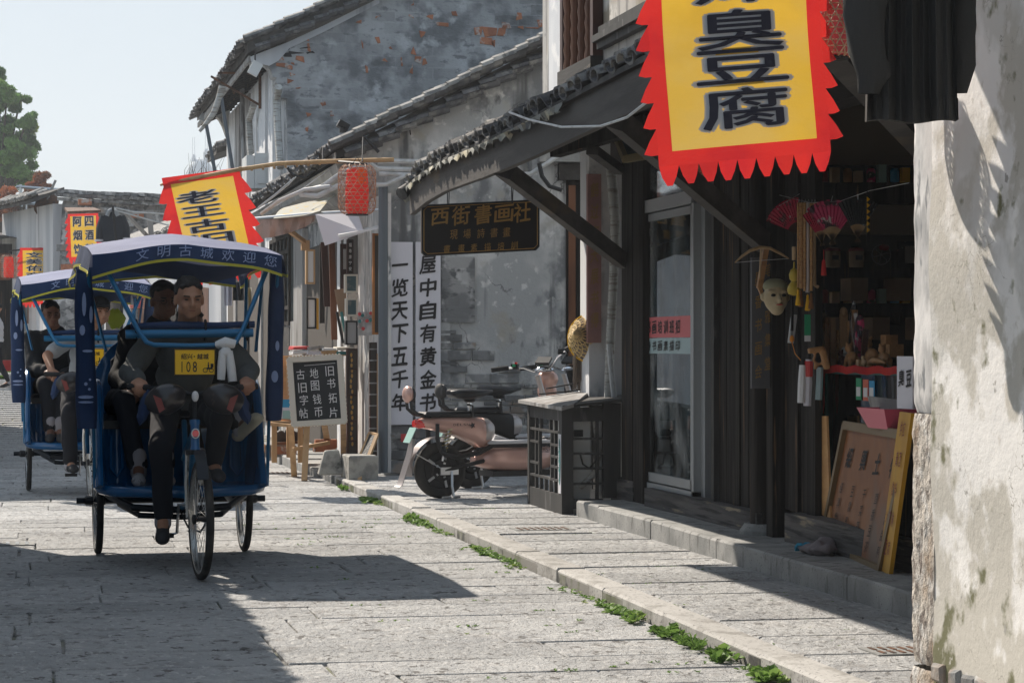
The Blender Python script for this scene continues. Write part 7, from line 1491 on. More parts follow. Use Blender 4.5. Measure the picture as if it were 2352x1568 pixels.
# carvings and toys on the case
def onc(x, back=.12): y = vat(x, CU0 + back); return Vector((CU0 + back, y, zc + .02))
def carve(label, cat, prims, m, nm, vox=.007): o = remeshed(nm, prims, vox, m, None, sm=1); tag(o, label, cat); return o
p = W(1878, 822, 12.55); q = MB(); q.bar(W(1856, 806, 12.5), W(1892, 800, 12.5), .03, .03, (0, 1, 0)); q.bar(W(1888, 802, 12.5), W(1900, 848, 12.5), .034, .03, (0, 1, 0)); q.tube([W(1872, 815, 12.5), W(1868, 828, 12.5), W(1880, 838, 12.5), W(1890, 832, 12.5)], .009, 6); q.tube([W(1874, 832, 12.5), W(1873, 848, 12.5)], .012, 6); carve('brown wooden toy pistol standing at the case corner', 'toy', q, 'carved_wood', 'toy_pistol')
for k in range(9):
    x = 1893 + k * 11 + r_.uniform(-2, 2); p = onc(x, .10); hh = (.30, .24, .27, .20, .29, .25, .31, .24, .20)[k]; ln = (k - 3) * .012; lab = ('film wrapped wooden sword leaning over the others', 'turned wooden stick with knob in the bundle', 'pale wooden knife in the stick bundle', 'curved tan wooden stick in the bundle', 'wide pale wooden paddle in the bundle', 'brown wooden ruler in the bundle', 'crinkled film wrapped brown stick', 'pink lined folded fan in film', 'last short brown stick in the bundle')[k]
    q = MB(); q.bar(p + Vector((0, -ln * .3, 0)), p + Vector((0, -ln, hh)), .030 + .016 * (k % 3 == 1), .02); 
    if k % 3 == 1: q.ell(p + Vector((0, -ln, hh + .01)), (.024, .024, .03), None, 8, 6)
    t = thing('wooden_stick', lab, 'stick', p, group='wooden toys bundled on the display case', mb=q, mat=('pale_wood', 'carved_wood', 'pale_wood', 'cane', 'pine_wood', 'carved_wood', 'carved_wood', 'fan_pink', 'dark_red_wood')[k])
    if k in (0, 6, 7): part('film_bag', MB().ell(p + Vector((0, -ln * .6, hh * .55)), (.028, .034, hh * .62), None, 9, 7).jit(.006, r_), 'clear_bag', t)
def animal(x, s, lab, back=.06, m='carved_wood'):
    p = onc(x, back); q = MB(); q.ell(p + Vector((0, 0, .035 * s)), (.025 * s, .045 * s, .028 * s)); q.ell(p + Vector((0, .035 * s, .075 * s)), (.018 * s, .022 * s, .020 * s)); q.ell(p + Vector((0, .055 * s, .068 * s)), (.009 * s, .012 * s, .009 * s))
    for a in (-1, 1): q.ell(p + Vector((a * .012 * s, .03 * s, .096 * s)), (.006 * s, .006 * s, .008 * s)); capsule(q, p + Vector((a * .015 * s, .02 * s, .03 * s)), p + Vector((a * .016 * s, .035 * s, .0)), .010 * s, .009 * s, 6); capsule(q, p + Vector((a * .015 * s, -.03 * s, .03 * s)), p + Vector((a * .016 * s, -.03 * s, .0)), .011 * s, .009 * s, 6)
    carve(lab, 'carving', q, m, 'carved_animal', .005)
animal(1956, 1.3, 'small carved wooden cat figure on the red cloth edge'); animal(2000, 1.6, 'carved wooden bear with a pale belly on the case', .14); animal(1985, .6, 'tiny carved animal beside the pale block', .03, 'pale_wood'); animal(2032, 1.2, 'carved wooden animal before the toy cart', .10); animal(1935, .9, 'tiny dark carved figure under the white teapot', .05, 'dark_red_wood')
q = MB(); p = onc(2010, .04); q.tube([p + Vector((0, .10, .02)), p + Vector((0, .03, .03)), p + Vector((0, -.06, .03)), p + Vector((0, -.16, .02))], [.008, .020, .018, .004], 9); thing('carved_fish', 'long dark carved fish lying along the case edge', 'carving', p, mb=q, mat='carved_wood', smooth=True)
q = MB(); p = onc(2042, .20); t = thing('toy_cart', 'brown wooden toy cart with wheels at the back of the case', 'toy', p); part('cart_body', MB().bb(p + Vector((-.03, -.09, .05)), p + Vector((.05, .06, .12))).bb(p + Vector((-.03, -.03, .12)), p + Vector((.04, .05, .17))), 'carved_wood', t)
for dy in (-.07, .04): part('wheel', MB().lathe([(.035, 0), (.035, .01)], p + Vector((-.04, dy, .036)), (1, 0, 0), 14), 'pale_wood', t)
t = thing('toy_teapot', 'small bluish white porcelain boat shaped ornament', 'ornament', onc(1938, .08), mb=MB().ell(onc(1938, .08) + UP * .075, (.03, .05, .012)).ell(onc(1938, .08) + UP * .09, (.015, .02, .016)).bb(onc(1938, .08) + Vector((-.02, -.03, 0)), onc(1938, .08) + Vector((.02, .03, .062))), mat='paper_white', smooth=True)
thing('wood_block', 'small pale wooden block on the case edge', 'block', onc(1975, .02), mb=MB().box(onc(1975, .02) + UP * .018, (.015, .02, .018)), mat='pale_wood')
# rolled umbrellas, map at the case corner
for k, (x, y0, y1, m, lab) in enumerate(((1842, 838, 925, 'paper_white', 'film wrapped patterned umbrella hanging leftmost at the case'), (1856, 825, 932, 'board_white', 'red topped white umbrella in film hanging at the case'), (1882, 843, 918, 'sticker_blue', 'folded tourist map in film clipped to the case'))):
    vv_ = 12.6; t = thing('rolled_umbrella' if k < 2 else 'folded_map', lab, 'umbrella' if k < 2 else 'map', W(x, y0, vv_)); part('cover', MB().tube([W(x + 1, y0, vv_), W(x, (y0 + y1) / 2, vv_), W(x - 2, y1, vv_)], [.018, .024, .022] if k < 2 else .02, 8), m, t, smooth=True)
    if k == 1: part('red_top', MB().tube([W(x + 1, y0 + 4, vv_), W(x + .5, y0 + 40, vv_)], .026, 8), 'sign_red', t)
    if k < 2: part('handle', MB().tube([W(x + 2, y0 - 12, vv_), W(x + 1, y0, vv_)], .012, 8), 'black_plastic', t)
thing('plywood_strip', 'tall orange plywood strip standing at the case corner', 'board', U(1890, 1188, FAC + .02), mb=MB().prism([U(1876, 955, FAC + .03), U(1898, 955, FAC + .03), U(1907, 1190, FAC + .03), U(1884, 1180, FAC + .03)], (.012, 0, 0)), mat='plywood')
# shelf goods deep inside
t = thing('wall_shelf', 'dark wall shelf deep inside the shop holding jars', 'shelf', W(1960, 630, 14.6))
for y in (425, 622, 700): part('shelf_board', MB().bar(W(1870, y, 14.6), W(2180, y, 14.6), .02, .25), 'dark_wood', t)
for k, (x, lab) in enumerate(((1913, 'jar with red cloth lid and tan label, nearer the flutes'), (1967, 'jar with red cloth lid and tan label, nearer the wreath'))):
    p = W(x, 614, 14.45); j = thing('jar', lab, 'jar', p, group='red lidded jars on the shelf'); part('jar_body', MB().lathe([(.045, 0), (.048, .02), (.048, .10), (.035, .115)], p, UP, 14), 'jar_label', j, smooth=True); part('cloth_lid', MB().lathe([(.052, .10), (.045, .118), (.03, .125)], p, UP, 14), 'poster_red', j, smooth=True); part('label', MB().bb(p + Vector((-.022, -.052, .045)), p + Vector((.022, -.049, .075))), 'black_plastic', j)
for k in range(16):
    x = 1884 + (k % 8) * 27; y = (418, 696)[k // 8]; p = W(x, y, 14.45); m_ = ('poster_red', 'jar_label', 'card_blue', 'pale_wood', 'fan_pink', 'tassel_yellow', 'carved_wood', 'plate_teal')[(k * 3) % 8]
    thing('gift_box' if k % 2 else 'gift_tin', '%s %s on the %s shelf, number %s from the flutes' % (('red', 'tan', 'blue', 'pale wood', 'pink', 'yellow', 'brown', 'mint')[(k * 3) % 8], 'gift box' if k % 2 else 'round tin', 'top' if k < 8 else 'bottom', ('one', 'two', 'three', 'four', 'five', 'six', 'seven', 'eight')[k % 8]), 'souvenir', p, group='souvenirs on the inner shelves', mb=(MB().bb(p, p + Vector((.05, .05, .07 + .02 * (k % 3)))) if k % 2 else MB().lathe([(.026, 0), (.028, .01), (.028, .07), (.018, .085)], p + Vector((.025, 0, 0)), UP, 12)), mat=m_)
c = W(2024, 585, 14.4); t = thing('wire_wreath', 'round wire flower ornament with red ribbon on the shelf', 'ornament', c); q = MB().tube([c + Vector((.062 * math.cos(a), 0, .062 * math.sin(a))) for a in [k * math.pi / 10 for k in range(20)]], .002, 4, close=True)
for k in range(6): a = k * math.pi / 3; q.tube([c, c + Vector((.05 * math.cos(a + .3), 0, .05 * math.sin(a + .3))), c + Vector((.062 * math.cos(a), 0, .062 * math.sin(a)))], .0015, 4)
part('wire', q, 'weathered_wood', t, kind='stuff'); part('ribbon', MB().ell(c + Vector((.02, 0, .045)), (.035, .01, .02)), 'poster_red', t)
a, b = W(2064, 615, 14.4), W(2130, 555, 14.4); t = thing('patterned_tray', 'black and white patterned tray standing on the shelf', 'tray', a); part('tray', MB().bb(a, (b.x, 14.42, b.z)), 'fan_black', t); part('tray_centre', MB().bb((a.x + .04, 14.39, a.z + .03), (b.x, 14.398, b.z - .03)), 'poster_white', t)
for k in range(5): x = 1905 + 50 * k; p = W(x, 690 + (0 if k % 2 else 90), 14.3); thing('carton_box', ('brown carton on the lower shelf, nearest the flutes', 'dark carton low behind the stick bundle', 'wide brown carton in the middle of the lower shelf', 'brown carton low behind the toy cart', 'brown carton at the shelf end near the pillar')[k], 'box', p, group='cartons stored inside the shop', mb=MB().bb(p, p + Vector((.11, .2, .14))), mat='carton')
# posters seen through the door gap
t = thing('poster_panel', 'panel of photo posters with red border inside the door gap', 'poster', W(1625, 700, 17.05)); part('backing', fbox(MB(), 1596, 395, 1760, 855, 17.1, .02), 'poster_white', t)
for x0, y0, x1, y1, m in ((1596, 400, 1760, 482, 'poster_red'), (1600, 490, 1620, 575, 'paper_white'), (1626, 490, 1648, 570, 'poster_photo'), (1602, 530, 1616, 572, 'poster_photo'), (1600, 582, 1622, 622, 'poster_photo'), (1626, 582, 1648, 622, 'poster_photo'), (1600, 632, 1622, 665, 'poster_photo'), (1626, 632, 1648, 665, 'poster_photo'), (1598, 670, 1760, 676, 'poster_red'), (1602, 690, 1648, 722, 'poster_photo'), (1600, 736, 1650, 850, 'jar_label')):
    part('photo', fbox(MB(), x0, y0, x1, y1, 17.08, .01), m, t)
P = PL(W(1606, 470, 17.07), (1, 0, 0), (0, 0, 1)); text_on(t, '订制:2', P, 'poster_white', 0, 0, .045, .05, dx=.06, off=.02)
c = W(1626, 790, 17.06); part('round_picture', MB().lathe([(.12, 0), (.12, .008)], c, (0, -1, 0), 20), 'poster_red', t)
thing('red_box', 'red plastic box on a stool inside the door gap', 'box', W(1622, 870, 16.4), mb=fbox(MB(), 1602, 868, 1645, 902, 16.4, .3), mat='red_plastic'); thing('red_plank', 'faded red plank standing inside the door gap', 'board', W(1625, 1100, 16.3), mb=fbox(MB(), 1612, 906, 1645, 1130, 16.3, .03), mat='poster_red')
thing('red_door_strip', 'bright red strip seen between the planks and the post', 'board', W(1740, 1100, 14.6), mb=fbox(MB(), 1724, 905, 1736, 1170, 14.6, .03), mat='poster_red'); 
# front: menu boards, tray, rag
BLm, BRm = G(1892, 1249, .178), G(2015, 1304, .178); TLm = U(1946, 976, FAC + .02); rv = (BRm - BLm).normalized(); wm = (BRm - BLm).length * 1.08; uvv = TLm - BLm; uvv = uvv - rv * uvv.dot(rv) * .0; hm = uvv.length; uvn = uvv.normalized(); nn = rv.cross(uvn).normalized()
t = thing('menu_board', 'leaning brown framed menu board with black brush characters of local specialities', 'menu board', (BLm + BRm) / 2); BRm = BLm + rv * wm; c4 = [BLm, BRm, BRm + uvv, BLm + uvv]
part('panel', MB().prism(c4, -nn * .015), 'menu_board', t); q = MB()
for i in range(4): a, b = c4[i], c4[(i + 1) % 4]; q.bar(a + nn * .008, b + nn * .008, .045, .035, nn if i % 2 == 0 else nn)
part('frame', q, 'menu_frame', t); P = PL(BLm + nn * .004, rv, uvn)
for ch, fx, fy in (('紹', .16, .75), ('興', .40, .755), ('土', .62, .755), ('特', .86, .755)): text_on(t, ch, P, 'ink', wm * fx, hm * fy, .13, .135, off=.03, brush=.2)
for k, col in enumerate(('紹興香糕', '豆腐乳豆', '干菜笋干', '茴香豆茶', '黃酒醬鸭')):
    for j, ch in enumerate(col): text_on(t, ch, P, 'ink', wm * (.13 + .195 * k), hm * (.50 - .125 * j), .07, .075, off=.01, brush=.25)
b0, b1, t0, t1 = G(2017, 1306, .178), G(2090, 1345, .178), None, None
rv = (b1 - b0).normalized(); tl = U(2066, 945, FAC - .22); uvv = tl - b0; uvn = uvv.normalized(); hm = uvv.length; wm = .30; nn = rv.cross(uvn).normalized(); t = thing('price_board', 'leaning mustard yellow board with purple red drink names partly behind the pillar', 'menu board', b0)
part('panel', MB().prism([b0, b0 + rv * wm, b0 + rv * wm + uvv, b0 + uvv], -nn * .02), 'sign_mustard', t); P = PL(b0 + nn * .002, rv, uvn)
for j, row in enumerate(('供应', '黃酒', '飲料', '冰淇淋', '臭豆腐')):
    for k, ch in enumerate(row): text_on(t, ch, P, 'purple_ink', .07 + .075 * k + (.05 if j < 3 else 0), hm * (.90 - .185 * j), .055, .085, off=.0, brush=.2)
a, b = U(2060, 938, FAC - .2), U(2096, 818, FAC - .2); t = thing('paper_sign', 'white paper sign with black characters beside the pillar', 'sign', a); part('paper', MB().bb((FAC - .2, min(a.y, b.y), U(2075, 938, FAC - .2).z), (FAC - .19, max(a.y, b.y), U(2075, 818, FAC - .2).z)), 'board_white', t); P = PL((FAC - .202, max(a.y, b.y) - .07, U(2075, 868, FAC - .2).z), (0, -1, 0), (0, 0, 1)); text_on(t, '臭豆', P, 'ink', 0, 0, .07, .075, dx=.1, off=.03, brush=.3)
p = U(2035, 960, FAC - .12); q = MB().add([p + Vector(k) for k in ((-.09, -.22, .05), (.11, -.22, .05), (.11, .18, .05), (-.09, .18, .05), (-.05, -.16, -.05), (.07, -.16, -.05), (.07, .12, -.05), (-.05, .12, -.05))], [(4, 7, 6, 5), (0, 1, 5, 4), (1, 2, 6, 5), (2, 3, 7, 6), (3, 0, 4, 7)]); thing('plastic_tray', 'pink plastic tray on the counter beside the paper sign', 'tray', p, mb=q, mat='pink_plastic')
p = U(2020, 925, FAC - .1); thing('card_box', 'open grey cardboard box lid above the pink tray', 'box', p, mb=MB().prism([p + Vector(k) for k in ((0, .18, .03), (0, -.25, .02), (.02, -.25, -.06), (.02, .14, -.08))], (.02, 0, 0)), mat='weathered_wood')
thing('counter', 'small dark counter under the pink tray', 'counter', (FAC, 10.8, .2), mb=MB().bb((FAC - .04, 9.4, .2), (FAC + .10, vat(2045, FAC) , p.z - .12)), mat='dark_wood')
p = G(1885, 1272, .18); q = MB(); q.ell(p + Vector((0, .0, .03)), (.09, .13, .035), None, 16, 10); q.ell(p + Vector((.03, .03, .05)), (.05, .08, .04), None, 14, 10); q.ell(p + Vector((-.05, .10, .02)), (.04, .05, .025), None, 10, 8)
o = remeshed('rag', q, .012, 'rag_grey', None, wr=.02, wscale=16, sm=1); tag(o, 'crumpled grey rag with blue trim lying on the step before the menu board', 'rag'); part('blue_trim', MB().tube([p + Vector((-.06 + .04 * math.cos(a), .11 + .03 * math.sin(a), .03 + .018 * math.sin(a * 2))) for a in [k * math.pi / 6 for k in range(12)]], .009, 6, close=True).xf(lambda w: w), 'rag_blue', o)

# ------------------------------------------------------------ sweater hanging near the camera
t = thing('sweater', 'charcoal ribbed sweater hanging before the near plaster wall', 'sweater', D(2095, 100, 7.25)); g_ = []
for j in range(22):
    f = j / 21; row = []
    for i in range(49):
        s = i / 48; x = 2003 + (2188 - 2003) * s + (1 - f) * (s - .5) * 24; y = 278 - f * 520 - 4 * math.sin(s * 9); d = 7.25 + .030 * math.sin(s * 21 + .6 * math.sin(f * 3)) * (1 - .3 * f) + .02 * math.sin(s * 47)
        row.append(D(x, y, d))
    g_.append(row)
part('body', MB().sheet(g_, .04, CAMF), 'sweater', t, smooth=True, ang=70); g_ = [[p + CAMR * 0 - CAMF * .012 for p in r] for r in g_[:3]]; part('rib_hem', MB().sheet(g_), 'sweater', t, smooth=True)
for lab, pts, w in (('left', [(1995, 216, 1.0), (2008, 170, 1), (1990, 120, 1), (1985, 40, 1), (1990, -40, 1)], [.030, .052, .065, .074, .078]), ('right', [(2200, 214, 1), (2210, 150, 1), (2212, 60, 1), (2215, -40, 1)], [.026, .039, .043, .048])):
    P_ = [D(x, y, 7.2 if lab == 'left' else 7.35) for x, y, _ in pts]; rows = []
    for i, (p, r) in enumerate(zip(P_, w)): rows.append([p + CAMR * (r * math.cos(a) * .85) + CAMF * (r * math.sin(a) * .6) + CAMR * .01 * math.sin(i * 2 + a * 3) for a in [k * math.pi / 10 for k in range(21)]])
    part('sleeve', MB().sheet(rows), 'sweater', t, smooth=True)
# far jacket on its hanger
t = thing('jacket', 'navy jacket with white trims hanging from a pole before the far brick wall', 'jacket', D(258, 520, 40)); z_ = 40
def dd(x, y, k=0): return D(x, y, z_ + k)
q = MB(); q.prism([dd(238, 562), dd(281, 562), dd(283, 520), dd(280, 497), (dd(268, 488)), dd(248, 488), dd(236, 497), dd(234, 520)], CAMF * .14); part('body', q, 'navy_quilt', t)
for pts in ([(239, 497), (231, 525), (228, 556)], [(278, 497), (288, 525), (291, 552)]): part('sleeve', MB().tube([dd(x, y, .07) for x, y in pts], [.07, .075, .06], 8), 'navy_quilt', t, smooth=True); x, y = pts[-1]; part('cuff', MB().tube([dd(x, y - 6, .07), dd(x, y - 1, .07)], .075, 8), 'board_white', t)
part('collar', MB().tube([dd(246, 496, -.02), dd(250, 485, -.02), dd(258, 481, .04), (dd(266, 485, -.02)), dd(271, 496, -.02)], .035, 7), 'tee_grey', t, smooth=True); part('hem', MB().bar(dd(238, 557, -.01), dd(281, 556, -.01), .02, .03, CAMF), 'board_white', t)
thing('clothes_pole', 'dark pole rising behind the navy jacket', 'pole', D(265, 570, 39.8), mb=MB().tube([D(259, 474, 39.8), D(268, 572, 39.8)], .022, 6), mat='dark_metal')
thing('washing_line', 'pale line running from the jacket pole toward the bamboo pole', 'cord', D(300, 480, 39.8), mb=MB().tube([D(262, 477, 39.8), D(310, 487, 39.8), D(388, 492, 39.8)], .012, 4).tube([D(262, 482, 39.8), D(388, 518, 39.8)], .012, 4), mat='pvc')
t = thing('timber_prop', 'grey timber post and prop before the far brick wall', 'post', D(345, 560, 41)); part('post', MB().bar(D(343, 488, 41), D(350, 570, 41), .09, .06), 'weathered_wood', t); part('prop', MB().bar(D(290, 492, 41), D(348, 552, 41.3), .06, .05), 'weathered_wood', t); part('beam', MB().bar(D(285, 490, 41), D(352, 486, 41), .06, .05), 'weathered_wood', t)
thing('tin_sheet', 'rusty corrugated tin sheet above the six character banner', 'sheet', D(190, 483, 50.5), mb=MB().prism([D(148, 482, 50.5), D(216, 482, 50.5), D(232, 488, 49.5), D(155, 491, 49.5)], (0, 0, .05)), mat='rust')
for k, (x0, x1, y0, y1, m, lab) in enumerate(((515, 533, 640, 702, 'board_white', 'white cloth hanging behind the first rickshaw'), (535, 560, 648, 690, 'navy_quilt', 'navy trousers hanging behind the first rickshaw'), (562, 578, 660, 715, 'awning_cream', 'tan bag hanging behind the first rickshaw'), (300, 316, 650, 700, 'white_cloth', 'white garment hanging under the canopy of the far rickshaw'), (270, 282, 640, 690, 'awning_pink', 'pinkish cloth hanging between the two canopies'))):
    g_ = [[D(x0 + (x1 - x0) * i / 8, y0 + (y1 - y0) * j / 4, 29 + .06 * math.sin(i * 1.3)) for i in range(9)] for j in range(5)]; thing('hanging_garment', lab, 'clothing', D(x0, y0, 29), mb=MB().sheet(g_, .01, CAMF), mat=m, smooth=True)
# props on the roofs
t = thing('air_conditioner', 'white air conditioner unit standing above the gable house eave', 'air conditioner', D(590, 430, 31)); a, b = W(585, 432, 31.5), W(617, 352, 31.5); part('casing', MB().bb(a, (b.x, 32.3, b.z)), 'ac_white', t); part('side_panel', MB().bb((a.x + .04, 31.48, a.z + .06), (b.x - .04, 31.5, b.z - .05)), 'ac_white', t); a2 = W(563, 432, 31.5); part('front_grille', MB().bb((a2.x + .02, 31.52, a.z), (a.x - .003, 32.2, b.z - .03)), 'ac_white', t)
t = thing('flood_light', 'black floodlight on the gable house roof', 'lamp', W(788, 290, 23)); part('housing', MB().box(W(788, 289, 23), (.055, .05, .035), Matrix.Rotation(.5, 3, 'Y')), 'black_plastic', t); q = MB()
for k in range(5): q.box(W(781 + k * 3, 298, 22.93), (.004, .02, .03))
part('cooling_fins', q, 'dark_metal', t, kind='stuff')
for k, (x, y, v, lab) in enumerate(((586, 158, 32.2, 'white floodlight under the corner of the tall house eave'), (470, 268, 41, 'grey floodlight on the thin pole at the far eave'))): p = W(x, y, v); t = thing('flood_light', lab, 'lamp', p); part('housing', MB().box(p, (.07, .05, .09), Matrix.Rotation(.5, 3, 'Y')), 'ac_white' if k == 0 else 'alu', t); part('arm', MB().tube([p + UP * .05, p + UP * .2], .012, 5), 'dark_metal', t)
thing('rope_wrapped_pole', 'slanted curved pole wrapped in pale rope under the tall house eave', 'pole', D(485, 240, 29), mb=MB().tube([D(511, 198, 29), D(503, 228, 29), D(492, 258, 29), D(477, 280, 29), D(458, 302, 29)], [.045, .042, .038, .032, .02], 10), mat='wrap_tape', smooth=True)
thing('iron_pole', 'thin iron pole nearer the sky holding the rope wrapped pole', 'pole', D(494, 395, 29), mb=MB().tube([D(473, 282, 29), D(494, 396, 29)], .024, 6), mat='iron_pole'); thing('iron_pole', 'thin iron pole nearer the white facade holding the rope wrapped pole', 'pole', D(534, 390, 29), mb=MB().tube([D(508, 222, 29), D(535, 392, 29)], .024, 6), mat='iron_pole')
t = thing('pipe_rack', 'galvanised pipe rack standing on the far roof', 'rack', D(85, 465, 60))
for a, b in (((38, 429), (136, 436)), ((40, 467), (130, 468)), ((47, 424), (49, 475)), ((125, 432), (125, 475)), ((59, 470), (59, 486))): part('pipe', MB().tube([D(*a, 60), D(*b, 60)], .045, 6), 'steel', t)
t = thing('satellite_dish', 'rusty satellite dish with slanted pipe on the far roof', 'dish', D(110, 470, 57)); part('bowl', MB().lathe([(.02, 0), (.2, .04), (.32, .13)], D(112, 477, 57), (-.4, -.7, .5), 16), 'rust', t, smooth=True); part('arm', MB().tube([D(107, 465, 57), D(116, 440, 57), D(128, 414, 57)], .035, 6), 'weathered_wood', t)
t = thing('folding_ladder', 'small wooden ladder leaning against the far white wall', 'ladder', D(75, 858, 50))
for dx in (0, 10): part('rail', MB().bar(D(66 + dx, 862, 50), D(80 + dx * .5, 815, 50.4), .04, .03), 'brown_wood', t)
for k in range(4): part('rung', MB().bar(D(69 + k * 3, 855 - k * 10, 50.1), D(77 + k * 2.4, 855 - k * 10, 50.1), .03, .02), 'brown_wood', t)
thing('wire_basket', 'small red basket on the ground at the far wall', 'basket', D(12, 850, 49), mb=MB().lathe([(.14, 0), (.18, .22)], D(12, 852, 49), UP, 14), mat='poster_red')

# ------------------------------------------------------------ trees
def leaves(c, rad, n, size, rg, shell=.55, squash=.45):
    vs = []; fs = []
    for i in range(n):
        d = Vector((rg.gauss(0, 1), rg.gauss(0, 1), rg.gauss(0, 1))).normalized(); r = rad * (shell + (1 - shell) * rg.random() ** .6); p = Vector(c) + Vector((d.x * r, d.y * r, d.z * r * .8))
        a = Vector((rg.gauss(0, 1), rg.gauss(0, 1), rg.gauss(0, 1))).normalized() * size * rg.uniform(.6, 1.3); b = Vector((rg.gauss(0, 1), rg.gauss(0, 1), rg.gauss(0, 1))).normalized() * size * squash; k = len(vs); vs += [p - a, p + b, p + a, p - b]; fs.append((k, k + 1, k + 2, k + 3))
    return vs, fs
def tree(label, base, H_, clumps, mat, size, n, seed, cat='tree'):
    rg = random.Random(seed); t = thing('tree', label, cat, base); tr = MB(); top = sum((c for c, r in clumps), Vector()) / len(clumps); b = Vector(base); tr.tube([b, b.lerp(top, .5) + Vector((.2, 0, 0)), top], [H_ * .035, H_ * .026, H_ * .012], 8)
    for c, r in clumps: tr.tube([b.lerp(top, .55), (b.lerp(top, .7) + c) / 2, c], [H_ * .014, H_ * .009, H_ * .004], 6)
    part('trunk', tr, 'bark', t); q = MB()
    for c, r in clumps:
        for k in range(10):
            d = Vector((rg.gauss(0, 1), rg.gauss(0, 1), rg.gauss(0, 1))).normalized() * r * rg.uniform(.45, .95); v_, f_ = leaves(c + d, r * rg.uniform(.32, .55), n, size, rg, .1); q.add(v_, f_)
    part('crown', q, mat, t)
zt = 95; k_ = zt / FPX; cl = [(D(x, y, zt + dz), r * k_) for x, y, r, dz in ((-40, 200, 60, 0), (15, 225, 34, -1), (45, 235, 24, 0), (-30, 300, 80, 1), (38, 300, 44, 0), (62, 275, 22, -1), (30, 360, 48, -1), (0, 410, 60, 1), (55, 400, 32, 0), (-90, 260, 90, 2), (70, 330, 20, 0), (-2, 170, 18, 0))]
tree('tall dark green tree rising behind the far white wall', (cl[3][0].x, cl[3][0].y, .5), 8, cl, 'leaf_dark', .11, 330, 3)
zt = 88; k_ = zt / FPX; cl = [(D(x, y, zt), r * k_) for x, y, r in ((95, 420, 24), (75, 445, 30), (110, 440, 16), (60, 480, 30), (20, 470, 36), (-20, 480, 40))]
tree('rust coloured bush below the tall dark tree', (cl[1][0].x, cl[1][0].y, .5), 5, cl, 'leaf_orange', .09, 200, 8, 'bush')
tw = thing('bare_tree', 'thin bare twigs before the hazy dome', 'tree', D(470, 420, 60)); q = MB(); r_ = random.Random(5)
for k in range(26):
    x = r_.choice((430, 455, 480, 510)) + r_.uniform(-10, 14); y = 425; a = D(x, y, 60); d = Vector((r_.uniform(-.35, .35), 0, 1)); q.tube([a, a + d * r_.uniform(.2, .4), a + d * r_.uniform(.5, .8) + Vector((r_.uniform(-.15, .15), 0, 0))], [.008, .006, .003], 3)
part('twigs', q, 'bark', tw, kind='stuff')

# ------------------------------------------------------------ weeds along the kerb
def rosette(q, c, n, size, rg, up=.6, wd=.35):
    for i in range(n):
        a = rg.uniform(0, 6.28); el = rg.uniform(.15, 1.2) * up; d = Vector((math.cos(a) * math.cos(el), math.sin(a) * math.cos(el), math.sin(el) + .1)); L_ = size * rg.uniform(.5, 1.2); s = d.cross(UP).normalized() * L_ * wd; m = c + d * L_ * .55 + UP * .1 * L_; e = c + d * L_ - UP * L_ * .15
        q.add([c, m + s, e, m - s], [(0, 1, 2), (0, 2, 3)])
rg = random.Random(17); q = MB(); vv_ = 8.8
while vv_ < 21.5:
    dens = .15 + .6 * math.sin(vv_ * 2.3) + .35 * math.sin(vv_ * 5.1 + 1) + (.25 if vv_ > 14 else 0)
    if dens > .25 and vv_ < 20.6:
        for _ in range(int(1 + dens * 4)): c = Vector((CURB - .012 - abs(rg.gauss(0, .045)), vv_ + rg.uniform(-.05, .05), .002)); rosette(q, c, rg.randint(5, 10), .030 * (.5 + dens * .8) * rg.uniform(.5, 1.3), rg)
    vv_ += .055
for _ in range(150):   # tufts in the joints of the footpath and road
    if rg.random() < .7: c = Vector((rg.uniform(CURB + .17, STEP - .1), rg.uniform(9, 19), .05))
    else: c = Vector((CURB - rg.uniform(.1, 1.2) ** 1.5, rg.uniform(9, 18), 0))
    for _k in range(rg.randint(2, 6)): rosette(q, c + Vector((rg.uniform(-.08, .08), rg.uniform(-.01, .01), 0)), 4, .018, rg)
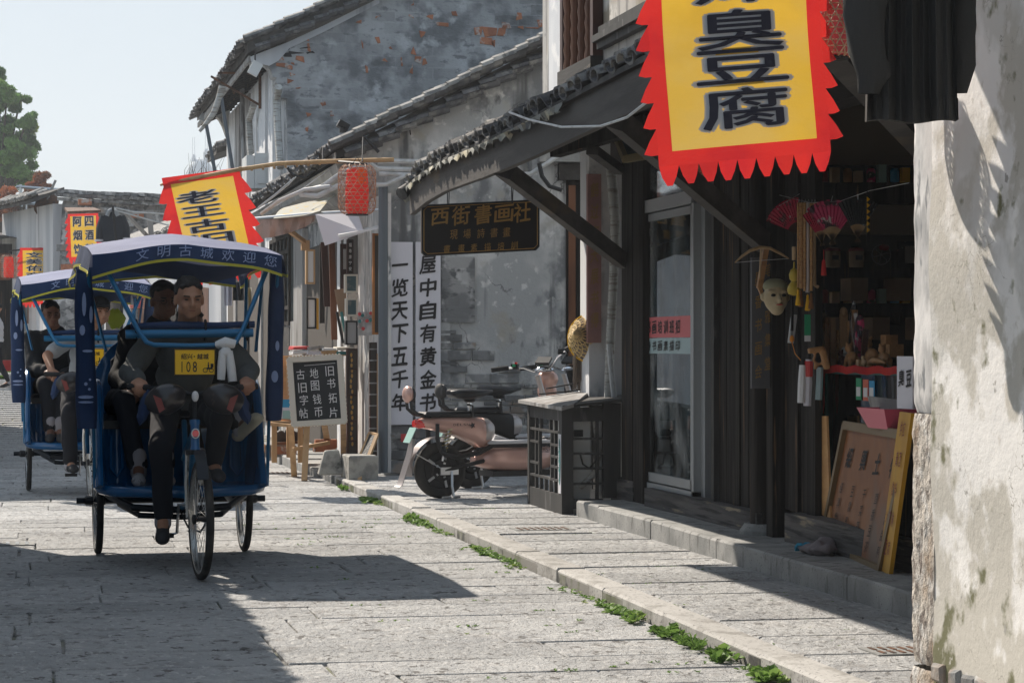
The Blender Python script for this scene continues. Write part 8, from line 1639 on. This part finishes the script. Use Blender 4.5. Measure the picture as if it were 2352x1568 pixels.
o = part('weeds', q, 'leaf', None) if False else thing('weeds', 'low green weeds sprouting along the foot of the kerb', 'weeds', (CURB, 14, 0), kind='stuff', mb=q, mat='leaf')
q = MB(); 
for _ in range(60): c = Vector((rg.uniform(-.9, 1.2), rg.uniform(55.5, 57), .7)); rosette(q, c, 9, .16, rg)
for _ in range(60): p = D(rg.uniform(-40, 60), 862, 52); rosette(q, Vector((p.x, p.y, gz(p.y))), 8, .14, rg)
thing('far_weeds', 'green weeds along the foot of the far white wall', 'weeds', (0, 55, .6), kind='stuff', mb=q, mat='leaf')
for k, (x, y, s, wd, lab) in enumerate(((961, 1195, 1.25, .28, 'tallest leafy weed at the kerb before the scooter wheel'), (1508, 1425, 1.0, .5, 'round leaved weed clump at the kerb, farthest of the near four'), (1600, 1462, 1.3, .55, 'broad leaved weed clump growing against the kerb'), (1666, 1487, 1.2, .10, 'fine grassy tuft growing against the kerb'), (1717, 1515, 1.2, .6, 'cabbage leaved weed next to the grassy tuft'), (1790, 1562, 1.3, .5, 'weed clump at the kerb on the bottom picture edge'), (810, 1125, 1.1, .4, 'leafy weed clump at the kerb under the small chalkboard'))):
    p = G(x, y); p.x = CURB - .06; q = MB()
    for _ in range(22): rosette(q, p + Vector((rg.uniform(-.05, .03), rg.gauss(0, .07), rg.uniform(0, .02))), 9 if wd > .2 else 26, .036 * s * rg.uniform(.5, 1.2), rg, 1.1, wd * .8)
    thing('weed_plant', lab, 'weed', p, group='weed clumps along the kerb', mb=q, mat='leaf')
# ------------------------------------------------------------ hazy air
hz = bpy.data.materials.new('haze'); hz.use_nodes = True; hn = hz.node_tree; hn.nodes.remove(hn.nodes['Principled BSDF']); pv = hn.nodes.new('ShaderNodeVolumePrincipled')
pv.inputs['Color'].default_value = (.86, .92, 1, 1); pv.inputs['Density'].default_value = .0009; pv.inputs['Anisotropy'].default_value = .3
hn.links.new(pv.outputs[0], hn.nodes['Material Output'].inputs['Volume']); MATS['haze'] = hz
thing('haze', 'thin pale haze in the air of the street', 'haze', kind='stuff', mb=MB().bb((-260, -15, -1.5), (160, 520, 46)), mat='haze')
